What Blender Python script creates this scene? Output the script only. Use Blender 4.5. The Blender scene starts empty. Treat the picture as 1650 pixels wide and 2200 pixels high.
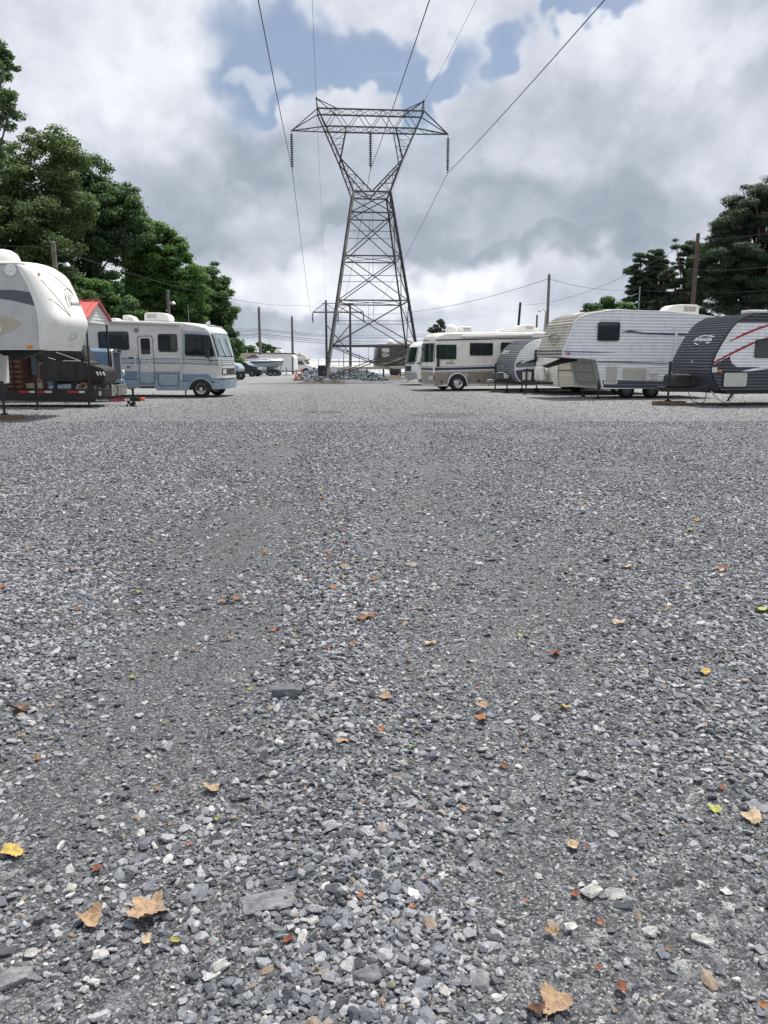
import bpy, bmesh, math, random
import numpy as np
from mathutils import Vector, Matrix
R = math.radians
sc = bpy.context.scene
C = sc.collection

# ------------------------------------------------------------------ camera
CAM_H = 1.6
PITCH = math.atan(330 / 1650)              # horizon sits 330 px above the picture's middle
cd = bpy.data.cameras.new('camera')
cd.sensor_fit = 'HORIZONTAL'; cd.sensor_width = 36; cd.lens = 36
cd.clip_start = 0.05; cd.clip_end = 6000
cam = bpy.data.objects.new('camera', cd); C.objects.link(cam)
cam.location = (0, 0, CAM_H); cam.rotation_euler = (R(90) - PITCH, 0, 0)
sc.camera = cam

# ------------------------------------------------------------------ sun
SUN_EL, SUN_AZ = R(67), R(42)              # high, ahead of the camera and to the right
sd = bpy.data.lights.new('sun', 'SUN'); sd.energy = 4.1; sd.angle = R(2.0); sd.color = (1, .955, .89)
sun = bpy.data.objects.new('sun', sd); C.objects.link(sun)
sdir = Vector((math.sin(SUN_AZ) * math.cos(SUN_EL), math.cos(SUN_AZ) * math.cos(SUN_EL), math.sin(SUN_EL)))
sun.rotation_euler = sdir.to_track_quat('Z', 'Y').to_euler(); sun.location = (20, 60, 60)

# ------------------------------------------------------------------ view
sc.view_settings.view_transform = 'Standard'; sc.view_settings.look = 'None'
sc.view_settings.exposure = 0.38; sc.view_settings.gamma = 1.0
sc.view_settings.use_curve_mapping = False
sc.cycles.max_bounces = 6; sc.cycles.diffuse_bounces = 2; sc.cycles.glossy_bounces = 2; sc.cycles.transmission_bounces = 3

# ------------------------------------------------------------------ sky
class NT:
    """small helper round a node tree"""
    def __init__(s, tree): s.t = tree; s.n = tree.nodes; s.l = tree.links
    def node(s, typ, **kw):
        n = s.n.new(typ)
        for k, v in kw.items(): setattr(n, k, v)
        return n
    def put(s, sock, v):
        if hasattr(v, 'is_linked') or isinstance(v, bpy.types.NodeSocket): s.l.new(v, sock)
        else: sock.default_value = v
    def m(s, op, a, b=0.0, c=0.0, clamp=False):
        n = s.node('ShaderNodeMath', operation=op, use_clamp=clamp)
        s.put(n.inputs[0], a); s.put(n.inputs[1], b); s.put(n.inputs[2], c)
        return n.outputs[0]
    def vm(s, op, a, b=(0, 0, 0)):
        n = s.node('ShaderNodeVectorMath', operation=op)
        s.put(n.inputs[0], a); s.put(n.inputs[1], b)
        return n.outputs[0]
    def noise(s, vec, scale, detail=4, rough=.5, dist=0.0, dim='3D'):
        n = s.node('ShaderNodeTexNoise', noise_dimensions=dim)
        if vec is not None: s.l.new(vec, n.inputs['Vector'])
        n.inputs['Scale'].default_value = scale; n.inputs['Detail'].default_value = detail
        n.inputs['Roughness'].default_value = rough; n.inputs['Distortion'].default_value = dist
        return n.outputs[0]
    def noisec(s, vec, scale, detail=3):
        n = s.node('ShaderNodeTexNoise'); s.l.new(vec, n.inputs['Vector'])
        n.inputs['Scale'].default_value = scale; n.inputs['Detail'].default_value = detail
        return n.outputs[1]
    def sstep(s, v, a, b, lo=0.0, hi=1.0):
        n = s.node('ShaderNodeMapRange', interpolation_type='SMOOTHSTEP')
        s.put(n.inputs[0], v); n.inputs[1].default_value = a; n.inputs[2].default_value = b
        n.inputs[3].default_value = lo; n.inputs[4].default_value = hi
        return n.outputs[0]
    def mix(s, f, a, b, blend='MIX'):
        n = s.node('ShaderNodeMix', data_type='RGBA', blend_type=blend)
        s.put(n.inputs[0], f); s.put(n.inputs[6], a); s.put(n.inputs[7], b)
        return n.outputs[2]
    def ramp(s, v, stops, interp='LINEAR'):
        n = s.node('ShaderNodeValToRGB'); s.put(n.inputs[0], v)
        e = n.color_ramp.elements; n.color_ramp.interpolation = interp
        while len(e) > 1: e.remove(e[-1])
        e[0].position = stops[0][0]; e[0].color = stops[0][1]
        for p, c in stops[1:]:
            k = e.new(p); k.color = c
        return n.outputs[0]

def g4(v, a=1): return (v, v, v, a)

def azel(px, py):
    dx, dy = (px - 825) / 1650, (1100 - py) / 1650
    cp, sp = math.cos(PITCH), math.sin(PITCH)
    x, y, z = dx, cp + dy * sp, -sp + dy * cp
    return math.atan2(x, y), math.atan2(z, math.hypot(x, y))

def make_world():
    w = bpy.data.worlds.new('World'); sc.world = w; w.use_nodes = True
    w.cycles.sampling_method = 'NONE'
    t = NT(w.node_tree); t.n.clear()
    out = t.node('ShaderNodeOutputWorld')
    sky = t.node('ShaderNodeTexSky', sky_type='NISHITA')
    sky.sun_disc = False; sky.sun_elevation = SUN_EL; sky.sun_rotation = SUN_AZ
    sky.air_density = 1.0; sky.dust_density = 1.5; sky.ozone_density = 1.2
    bsky = t.node('ShaderNodeBackground'); bsky.inputs[1].default_value = 0.082
    # thin high haze over the blue
    t.l.new(t.mix(0.14, sky.outputs[0], (4.0, 4.6, 5.4, 1)), bsky.inputs[0])
    tc = t.node('ShaderNodeTexCoord'); d = tc.outputs['Generated']
    sep = t.node('ShaderNodeSeparateXYZ'); t.l.new(d, sep.inputs[0])
    x, y, z = sep.outputs
    # cloud deck seen in perspective: direction projected on a high plane
    zz = t.m('ADD', t.m('MAXIMUM', z, 0.0), 0.16)
    cmb = t.node('ShaderNodeCombineXYZ')
    t.l.new(t.m('DIVIDE', x, zz), cmb.inputs[0]); t.l.new(t.m('DIVIDE', y, zz), cmb.inputs[1])
    deck = cmb.outputs[0]
    # azimuth / elevation, warped so that the outlines billow
    az = t.m('ARCTAN2', x, y); el = t.m('ARCSINE', z)
    wn = t.noisec(d, 7.0, 2); wn2 = t.noisec(d, 26.0, 2)
    ws = t.node('ShaderNodeSeparateXYZ'); t.l.new(wn, ws.inputs[0])
    ws2 = t.node('ShaderNodeSeparateXYZ'); t.l.new(wn2, ws2.inputs[0])
    def warp(v, i, a1, a2):
        v = t.m('ADD', v, t.m('MULTIPLY', t.m('SUBTRACT', ws.outputs[i], .5), a1))
        return t.m('ADD', v, t.m('MULTIPLY', t.m('SUBTRACT', ws2.outputs[i], .5), a2))
    azw, elw = warp(az, 0, .17, .075), warp(el, 1, .13, .065)
    def blob(px, py, rx, ry, soft=(1.75, .25), rot=0):
        a0, e0 = azel(px, py)
        da, de = t.m('SUBTRACT', azw, a0), t.m('SUBTRACT', elw, e0)
        if rot:
            c_, s_ = math.cos(R(rot)), math.sin(R(rot))
            da, de = (t.m('ADD', t.m('MULTIPLY', da, c_), t.m('MULTIPLY', de, s_)),
                      t.m('SUBTRACT', t.m('MULTIPLY', de, c_), t.m('MULTIPLY', da, s_)))
        q = t.m('ADD', t.m('POWER', t.m('ABSOLUTE', t.m('DIVIDE', da, rx / 1800)), 2.0),
                t.m('POWER', t.m('ABSOLUTE', t.m('DIVIDE', de, ry / 1800)), 2.0))
        return t.sstep(q, soft[0], soft[1])
    n1 = t.noise(deck, 0.62, 4, .56)
    n2 = t.noise(d, 5.5, 5, .58)
    n3 = t.noise(d, 16.0, 5, .55)
    # cover: gaps from the noise anywhere, the open blue patch where it stands
    hole = t.sstep(n1, .335, .27)
    for a in ((640, 125, 200, 95), (545, 205, 105, 85), (840, 205, 200, 85, (1.75, .25), 12), (1085, 130, 60, 42, (1.6, .3), 45),
              (1250, 5, 90, 25, (1.6, .3), 25), (790, 90, 80, 60)):
        hole = t.m('MAXIMUM', hole, blob(*a))
    # cumulus standing in front of the blue above the tower and at its left
    for a in ((745, 260, 75, 66, (1.3, .6)), (965, 265, 60, 40, (1.4, .5)), (640, 320, 80, 75, (1.4, .5)),
              (900, 90, 50, 50, (1.5, .4))):
        hole = t.m('MULTIPLY', hole, t.m('SUBTRACT', 1.0, blob(*a)))
    hole = t.m('MULTIPLY', hole, t.m('SUBTRACT', 1.0, t.m('MULTIPLY', blob(540, 208, 46, 22, (2.0, .0), 10), .45)))
    # shade of the clouds: thick grey undersides, bright billows
    th = t.m('ADD', t.m('MULTIPLY', n2, .62), t.m('MULTIPLY', n3, .38))
    base = t.sstep(th, .30, .70, .50, .84)
    dark = 0.0
    def addd(v, k):
        nonlocal dark
        dark = t.m('ADD', dark, t.m('MULTIPLY', v, k))
    wide = (2.2, .0)
    addd(blob(440, 430, 330, 105, wide, 4), .36)
    addd(blob(560, 330, 150, 60, wide, -25), .15)
    addd(blob(1130, 495, 520, 78, (1.9, .0), 2), .30); addd(blob(1100, 535, 440, 30, (1.6, .1), 1), .14)
    addd(blob(1400, 330, 420, 120, wide, 8), .13)
    addd(blob(480, 560, 110, 40, wide), .14)
    addd(blob(1240, 620, 180, 35, wide), .16)
    addd(blob(600, 690, 260, 40, wide), .26)
    addd(t.sstep(n1, .5, .68), .16)
    brt = t.m('MULTIPLY', blob(720, 590, 330, 60, wide, 0), .17)
    for a, k in (((180, 200, 330, 190, wide), .06), ((1560, 150, 90, 35, wide, 25), .10), ((620, 440, 120, 60, wide, 32), .16), ((980, 590, 150, 40, wide), .10)):
        brt = t.m('ADD', brt, t.m('MULTIPLY', blob(*a), k))
    lum = t.m('ADD', t.m('MULTIPLY', base, t.m('SUBTRACT', 1.0, t.m('MINIMUM', dark, .62))), brt)
    rim = t.m('MULTIPLY', t.m('MULTIPLY', hole, t.m('SUBTRACT', 1.0, hole)), .30)
    lum = t.m('MINIMUM', t.m('ADD', lum, rim), .92)
    col = t.ramp(lum, [(0.20, (.235, .285, .345, 1)), (.40, (.352, .40, .47, 1)), (.56, (.515, .552, .632, 1)),
                       (.70, (.67, .70, .77, 1)), (.9, (.875, .90, .945, 1))])
    bcl = t.node('ShaderNodeBackground'); t.l.new(col, bcl.inputs[0]); bcl.inputs[1].default_value = .88
    ms = t.node('ShaderNodeMixShader')
    t.l.new(t.m('MULTIPLY', hole, .9), ms.inputs[0]); t.l.new(bcl.outputs[0], ms.inputs[1]); t.l.new(bsky.outputs[0], ms.inputs[2])
    t.l.new(ms.outputs[0], out.inputs[0])
make_world()

# ------------------------------------------------------------------ materials
MATS = {}
def mat(name, col, rough=.6, metal=0.0, var=.12, scale=3.0, streak=0.0, bump=0.0, bscale=60.0, spec=.5, coat=0.0):
    """procedural paint / plastic / metal: base colour with grime of its own shape"""
    if name in MATS: return MATS[name]
    m = bpy.data.materials.new(name); m.use_nodes = True
    t = NT(m.node_tree); b = t.n['Principled BSDF']
    tc = t.node('ShaderNodeTexCoord'); o = tc.outputs['Object']
    c = (*col, 1)
    dk = (*[k * (1 - var) * .9 for k in col], 1); lt = (*[min(1, k * (1 + var * .5)) for k in col], 1)
    n = t.noise(o, scale, 7, .62)
    cc = t.ramp(n, [(.3, dk), (.5, c), (.72, lt)])
    if streak:
        mp = t.node('ShaderNodeMapping'); t.l.new(o, mp.inputs[0]); mp.inputs['Scale'].default_value = (7, 7, .55)
        s_ = t.noise(mp.outputs[0], 1.6, 6, .65)
        cc = t.mix(t.sstep(s_, .52, .78, 0, streak), cc, (.16, .15, .125, 1))
    t.l.new(cc, b.inputs['Base Color'])
    b.inputs['Metallic'].default_value = metal; b.inputs['Specular IOR Level'].default_value = spec
    r = t.sstep(t.noise(o, scale * 4, 5, .6), .3, .7, max(.02, rough - .1), min(1, rough + .12)); t.l.new(r, b.inputs['Roughness'])
    b.inputs['Coat Weight'].default_value = coat
    if bump:
        bp = t.node('ShaderNodeBump'); bp.inputs['Strength'].default_value = bump; bp.inputs['Distance'].default_value = .02
        t.l.new(t.noise(o, bscale, 5, .6), bp.inputs['Height']); t.l.new(bp.outputs[0], b.inputs['Normal'])
    MATS[name] = m
    return m

def glassmat(name, tint=(.02, .024, .028), clear=0.0, rough=.04):
    if name in MATS: return MATS[name]
    m = bpy.data.materials.new(name); m.use_nodes = True
    t = NT(m.node_tree); b = t.n['Principled BSDF']
    tc = t.node('ShaderNodeTexCoord')
    n = t.noise(tc.outputs['Object'], 2.2, 4, .6)
    t.l.new(t.ramp(n, [(.3, (*tint, 1)), (.75, (*[k * 1.7 + .004 for k in tint], 1))]), b.inputs['Base Color'])
    b.inputs['Roughness'].default_value = rough; b.inputs['Specular IOR Level'].default_value = .6
    if clear:
        tr = t.node('ShaderNodeBsdfTransparent'); mx = t.node('ShaderNodeMixShader')
        tr.inputs[0].default_value = (.75, .85, .82, 1)
        fr = t.node('ShaderNodeFresnel'); fr.inputs[0].default_value = 1.5
        f = t.m('ADD', t.m('MULTIPLY', fr.outputs[0], .9), 1 - clear, clamp=True)
        t.l.new(f, mx.inputs[0]); t.l.new(tr.outputs[0], mx.inputs[1]); t.l.new(b.outputs[0], mx.inputs[2])
        t.l.new(mx.outputs[0], t.n['Material Output'].inputs[0])
    MATS[name] = m
    return m

WHITE = mat('white_paint', (.78, .78, .76), .38, var=.08, streak=.2)
SHELL = mat('gelcoat_white', (.80, .79, .75), .34, var=.02)
CREAM = mat('cream_paint', (.80, .77, .69), .36, var=.06, streak=.14)
ALU = mat('white_aluminium', (.80, .815, .83), .4, var=.06, streak=.15)
ALUB = mat('chalky_beige_aluminium', (.50, .475, .41), .55, var=.15, streak=.45)
GREYW = mat('grey_white_side', (.62, .62, .60), .42, var=.06, streak=.16)
MHW = mat('aged_white_side', (.58, .575, .55), .45, var=.08, streak=.22)
LBLUE = mat('light_blue_paint', (.32, .40, .46), .4, var=.14, streak=.25)
MBLUE = mat('mid_blue_paint', (.19, .275, .36), .4, var=.14, streak=.2)
NAVY = mat('navy_paint', (.028, .042, .105), .35, var=.1)
SLATE = mat('slate_paint', (.085, .098, .115), .38, var=.14)
TAUPE = mat('taupe_paint', (.30, .255, .21), .36, var=.1, streak=.2)
BEIGE = mat('beige_paint', (.44, .40, .32), .4, var=.12)
CHAR = mat('charcoal_siding', (.062, .067, .08), .36, var=.14, streak=.1)
GREYD = mat('grey_siding', (.20, .21, .225), .4, var=.14, streak=.2)
BLACK = mat('black_steel', (.016, .016, .017), .5, var=.3)
BLACKP = mat('black_plastic', (.022, .023, .025), .55, var=.2)
RUBBER = mat('rubber', (.02, .02, .021), .75, var=.2, bump=.2)
CHROME = mat('chrome', (.72, .72, .73), .14, 1.0, var=.1)
STEEL = mat('galvanised_steel', (.40, .41, .40), .5, .55, var=.25, scale=6)
TOWER = mat('weathered_lattice_steel', (.088, .089, .09), .6, .3, var=.5, scale=1.3)
TOWERL = mat('sunlit_lattice_steel', (.33, .315, .27), .6, .3, var=.3, scale=1.3)  # paler tower steel for the near left leg, sunlight put into its colour
RED = mat('red_paint', (.36, .03, .035), .4, var=.12)
REDROOF = mat('red_metal_roof', (.52, .115, .10), .42, var=.14, streak=.15)
ORANGE = mat('orange_plastic', (.75, .16, .03), .4, var=.12)
AMBER = mat('amber_lens', (.70, .24, .03), .25, var=.1)
TAIL = mat('red_lens', (.5, .05, .035), .25, var=.1)
LENS = mat('clear_lens', (.62, .64, .66), .12, var=.1)
WOOD = mat('weathered_pole_wood', (.15, .135, .115), .85, var=.4, scale=5, streak=.6, bump=.5, bscale=20)
WOODR = mat('brown_pole_wood', (.10, .068, .052), .85, var=.4, scale=5, streak=.5, bump=.5, bscale=20)
BLOCK = mat('timber_block', (.17, .115, .07), .85, var=.35, scale=8, bump=.4)
LOG = mat('red_brown_log', (.10, .042, .030), .7, var=.3, scale=6)
RUST = mat('rusty_black_steel', (.030, .024, .022), .7, var=.5, scale=5)
TAPEW = mat('white_reflective_tape', (.62, .62, .62), .3)
TAPER = mat('red_reflective_tape', (.42, .03, .04), .3)
GLASS = glassmat('dark_tinted_glass')
GLASSG = glassmat('green_tinted_clear_glass', (.02, .045, .04), .74)
GLASSC = glassmat('smoky_clear_glass', (.02, .025, .035), .62)
CURTG = mat('green_grey_curtain', (.20, .34, .30), .9, var=.25, scale=8)
CURTL = mat('mauve_grey_curtain', (.10, .095, .12), .9, var=.25, scale=8)
PORC = mat('dark_insulator', (.028, .026, .028), .3)
DKGREEN = mat('dark_green_black_car_paint', (.012, .017, .018), .2, var=.05, coat=.5)
HULL = mat('boat_hull_grey_green', (.33, .39, .38), .3, var=.1)
BROWN = mat('dark_taupe_coach_paint', (.072, .064, .055), .35, var=.12)
TAN = mat('tan_coach_paint', (.27, .225, .165), .4, var=.12)
WIRE = mat('line_conductor', (.06, .06, .065), .5, .4, var=.1)

# ------------------------------------------------------------------ mesh helpers
def tag(o, label, cat=None, group=None, kind=None):
    o['label'] = label
    if cat: o['category'] = cat
    if group: o['group'] = group
    if kind: o['kind'] = kind
    return o

def empty(name, loc, rz=0):
    o = bpy.data.objects.new(name, None); o.empty_display_size = .3
    o.location = loc; o.rotation_euler = (0, 0, rz); C.objects.link(o)
    return o

class MB:
    def __init__(s): s.v = []; s.f = []
    def add(s, vs, fs):
        k = len(s.v); s.v += [tuple(p) for p in vs]; s.f += [tuple(i + k for i in f) for f in fs]; return s
    def box(s, c, d, rot=None):
        q = []
        for sx, sy, sz in ((-1, -1, -1), (1, -1, -1), (1, 1, -1), (-1, 1, -1), (-1, -1, 1), (1, -1, 1), (1, 1, 1), (-1, 1, 1)):
            p = Vector((sx * d[0] / 2, sy * d[1] / 2, sz * d[2] / 2))
            if rot: p = rot @ p
            q.append(p + Vector(c))
        return s.add(q, [(0, 3, 2, 1), (4, 5, 6, 7), (0, 1, 5, 4), (1, 2, 6, 5), (2, 3, 7, 6), (3, 0, 4, 7)])
    def b2(s, a, b):
        return s.box([(a[i] + b[i]) / 2 for i in range(3)], [abs(b[i] - a[i]) for i in range(3)])
    def prism(s, poly, v0, v1):
        """polygon in (u,z) drawn out along v (v1 may depend on z)"""
        n = len(poly)
        vs = [(u, v0, z) for u, z in poly] + [(u, v1(z) if callable(v1) else v1, z) for u, z in poly]
        return s.add(vs, [tuple(range(n)), tuple(range(2 * n - 1, n - 1, -1))] + [(i, i + n, (i + 1) % n + n, (i + 1) % n) for i in range(n)])
    def ring(s, outer, inner, v0, v1):
        n = len(outer)
        vs = [(u, v0, z) for u, z in outer] + [(u, v0, z) for u, z in inner] + [(u, v1, z) for u, z in outer] + [(u, v1, z) for u, z in inner]
        fs = []
        for i in range(n):
            j = (i + 1) % n
            fs += [(i, j, n + j, n + i), (2 * n + i, 3 * n + i, 3 * n + j, 2 * n + j), (i, 2 * n + i, 2 * n + j, j), (n + i, n + j, 3 * n + j, 3 * n + i)]
        return s.add(vs, fs)
    def bar(s, a, b, w, h=None):
        """rectangular strut from a to b"""
        a, b = Vector(a), Vector(b); d = b - a
        if d.length < 1e-6: return s
        q = d.to_track_quat('X', 'Z').to_matrix()
        return s.box((a + b) / 2, (d.length, w, h or w), q)
    def angle(s, a, b, w):
        """L-section steel angle"""
        a, b = Vector(a), Vector(b); d = b - a; q = d.to_track_quat('X', 'Z').to_matrix()
        c = (a + b) / 2; t = w * .16
        s.box(c + q @ Vector((0, 0, -w / 2 + t / 2)), (d.length, w, t), q)
        return s.box(c + q @ Vector((0, -w / 2 + t / 2, t / 2)), (d.length, t, w - t), q)
    def path(s, pts, r, n=8, cap=True):
        pts = [Vector(p) for p in pts]
        rs = r if isinstance(r, (list, tuple)) else [r] * len(pts)
        k = len(s.v); prev = None
        for i, p in enumerate(pts):
            t = (pts[min(i + 1, len(pts) - 1)] - pts[max(i - 1, 0)]).normalized()
            if prev is None:
                a = Vector((0, 0, 1)) if abs(t.z) < .9 else Vector((1, 0, 0))
                x = t.cross(a).normalized()
            else:
                x = (prev - t * prev.dot(t))
                x = x.normalized() if x.length > 1e-6 else t.orthogonal().normalized()
            prev = x; yv = t.cross(x)
            for j in range(n):
                an = 2 * math.pi * j / n
                s.v.append(tuple(p + (x * math.cos(an) + yv * math.sin(an)) * rs[i]))
        for i in range(len(pts) - 1):
            for j in range(n):
                jj = (j + 1) % n
                s.f.append((k + i * n + j, k + i * n + jj, k + (i + 1) * n + jj, k + (i + 1) * n + j))
        if cap:
            s.f.append(tuple(k + j for j in range(n))[::-1]); s.f.append(tuple(k + (len(pts) - 1) * n + j for j in range(n)))
        return s
    def lathe(s, prof, c, axis='Y', n=20, cap=True):
        """profile of (radius, height along the axis)"""
        k = len(s.v); c = Vector(c)
        for r, h in prof:
            for j in range(n):
                a = 2 * math.pi * j / n; x, y = r * math.cos(a), r * math.sin(a)
                p = (x, h, y) if axis == 'Y' else ((x, y, h) if axis == 'Z' else (h, x, y))
                s.v.append(tuple(c + Vector(p)))
        for i in range(len(prof) - 1):
            for j in range(n):
                jj = (j + 1) % n
                s.f.append((k + i * n + j, k + i * n + jj, k + (i + 1) * n + jj, k + (i + 1) * n + j))
        if cap: s.f.append(tuple(k + j for j in range(n))); s.f.append(tuple(k + (len(prof) - 1) * n + j for j in range(n)))
        return s
    def grid(s, fn, nu, nv):
        k = len(s.v)
        for i in range(nu + 1):
            for j in range(nv + 1): s.v.append(tuple(fn(i / nu, j / nv)))
        for i in range(nu):
            for j in range(nv):
                a = k + i * (nv + 1) + j
                s.f.append((a, a + 1, a + nv + 2, a + nv + 1))
        return s
    def build(s, name, m, parent=None, bevel=0.0, smooth=None, seg=2, merge=False):
        me = bpy.data.meshes.new(name); me.from_pydata(s.v, [], s.f)
        bm = bmesh.new(); bm.from_mesh(me)
        if merge: bmesh.ops.remove_doubles(bm, verts=bm.verts, dist=1e-4)
        bmesh.ops.recalc_face_normals(bm, faces=bm.faces)
        bm.to_mesh(me); bm.free()
        me.materials.append(m)
        if smooth:
            for p in me.polygons: p.use_smooth = True
            me.set_sharp_from_angle(angle=R(smooth))
        o = bpy.data.objects.new(name, me); C.objects.link(o)
        if parent: o.parent = parent
        if bevel:
            b = o.modifiers.new('bevel', 'BEVEL'); b.width = bevel; b.segments = seg; b.limit_method = 'ANGLE'; b.angle_limit = R(35)
            b.harden_normals = False
        return o

def clip_z(poly, z, keep_above):
    out = []
    n = len(poly)
    for i in range(n):
        a, b = poly[i], poly[(i + 1) % n]
        ia, ib = (a[1] >= z) == keep_above, (b[1] >= z) == keep_above
        if ia: out.append(a)
        if ia != ib:
            t = (z - a[1]) / (b[1] - a[1]); out.append((a[0] + (b[0] - a[0]) * t, z))
    return out

def ribbed(mb, poly, v, pitch, depth, off=0.0, phase=0.0):
    """corrugated sheet cut to the polygon: grooves at v-off, ribs proud by depth"""
    z0, z1 = min(p[1] for p in poly), max(p[1] for p in poly)
    k = math.floor((z0 - phase) / pitch); f = .34; depth *= 1.1
    while phase + k * pitch < z1:
        a = phase + k * pitch; m_ = a + pitch * f; e = a + pitch
        for lo, hi, fn in ((a, m_, lambda z: v - off - depth * max(0, (z - a)) / (pitch * f)), (m_, e, lambda z: v - off - depth * max(0, (e - z)) / (pitch * (1 - f)))):
            lo_, hi_ = max(lo, z0), min(hi, z1)
            if hi_ - lo_ > 1e-4:
                q = clip_z(clip_z(poly, lo_, True), hi_, False)
                if len(q) >= 3: mb.prism(q, v + .012, fn)
        k += 1
    return mb

def text_mesh(body, size, shear=0.0, bold=0.0, sx=1.0):
    """lettering as (verts, faces) in its own plane, centred"""
    cu = bpy.data.curves.new('lettering', 'FONT'); cu.body = body; cu.size = size; cu.shear = shear; cu.offset = bold
    cu.align_x = 'CENTER'; cu.align_y = 'CENTER'; cu.extrude = 0.0; cu.resolution_u = 3
    o = bpy.data.objects.new('lettering', cu); C.objects.link(o)
    dg = bpy.context.evaluated_depsgraph_get(); me = o.evaluated_get(dg).to_mesh()
    vs = [(v.co.x * sx, v.co.y) for v in me.vertices]; fs = [tuple(p.vertices) for p in me.polygons]
    o.evaluated_get(dg).to_mesh_clear(); bpy.data.objects.remove(o); bpy.data.curves.remove(cu)
    return vs, fs

# ------------------------------------------------------------------ picture <-> place
CP, SP = math.cos(PITCH), math.sin(PITCH)
def ray(px, py):
    dx, dy = (px - 825) / 1650, (1100 - py) / 1650
    return Vector((dx, CP + dy * SP, -SP + dy * CP))
def ground_at(px, py, z=0.0):
    d = ray(px, py); t = (z - CAM_H) / d.z
    return Vector((d.x * t, d.y * t, z))
def at_y(px, py, Y):
    d = ray(px, py); t = Y / d.y
    return Vector((d.x * t, Y, CAM_H + d.z * t))

def terr(x, y):
    """height of the ground; works on arrays too"""
    x = np.asarray(x, float); y = np.asarray(y, float)
    near = np.clip((24 - y) / 10, 0, 1) * np.clip((y + 8) / 5, 0, 1)
    rid = .022 * np.exp(-((x + .10 + .045 * y - .12 * np.sin(y * .9)) / .28) ** 2) * near
    rut = -.018 * np.exp(-((x - .85 + .02 * y) / .5) ** 2) * near - .012 * np.exp(-((x + 1.25 + .03 * y) / .45) ** 2) * near
    und = .012 * (np.sin(x * 1.7 + y * .6) * np.sin(y * 1.1 - x * .5)) * near
    drop = -1.1 * np.clip((y - 62) / 90, 0, 1)
    return rid + rut + und + drop
def terrz(x, y): return float(terr(x, y))

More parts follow.
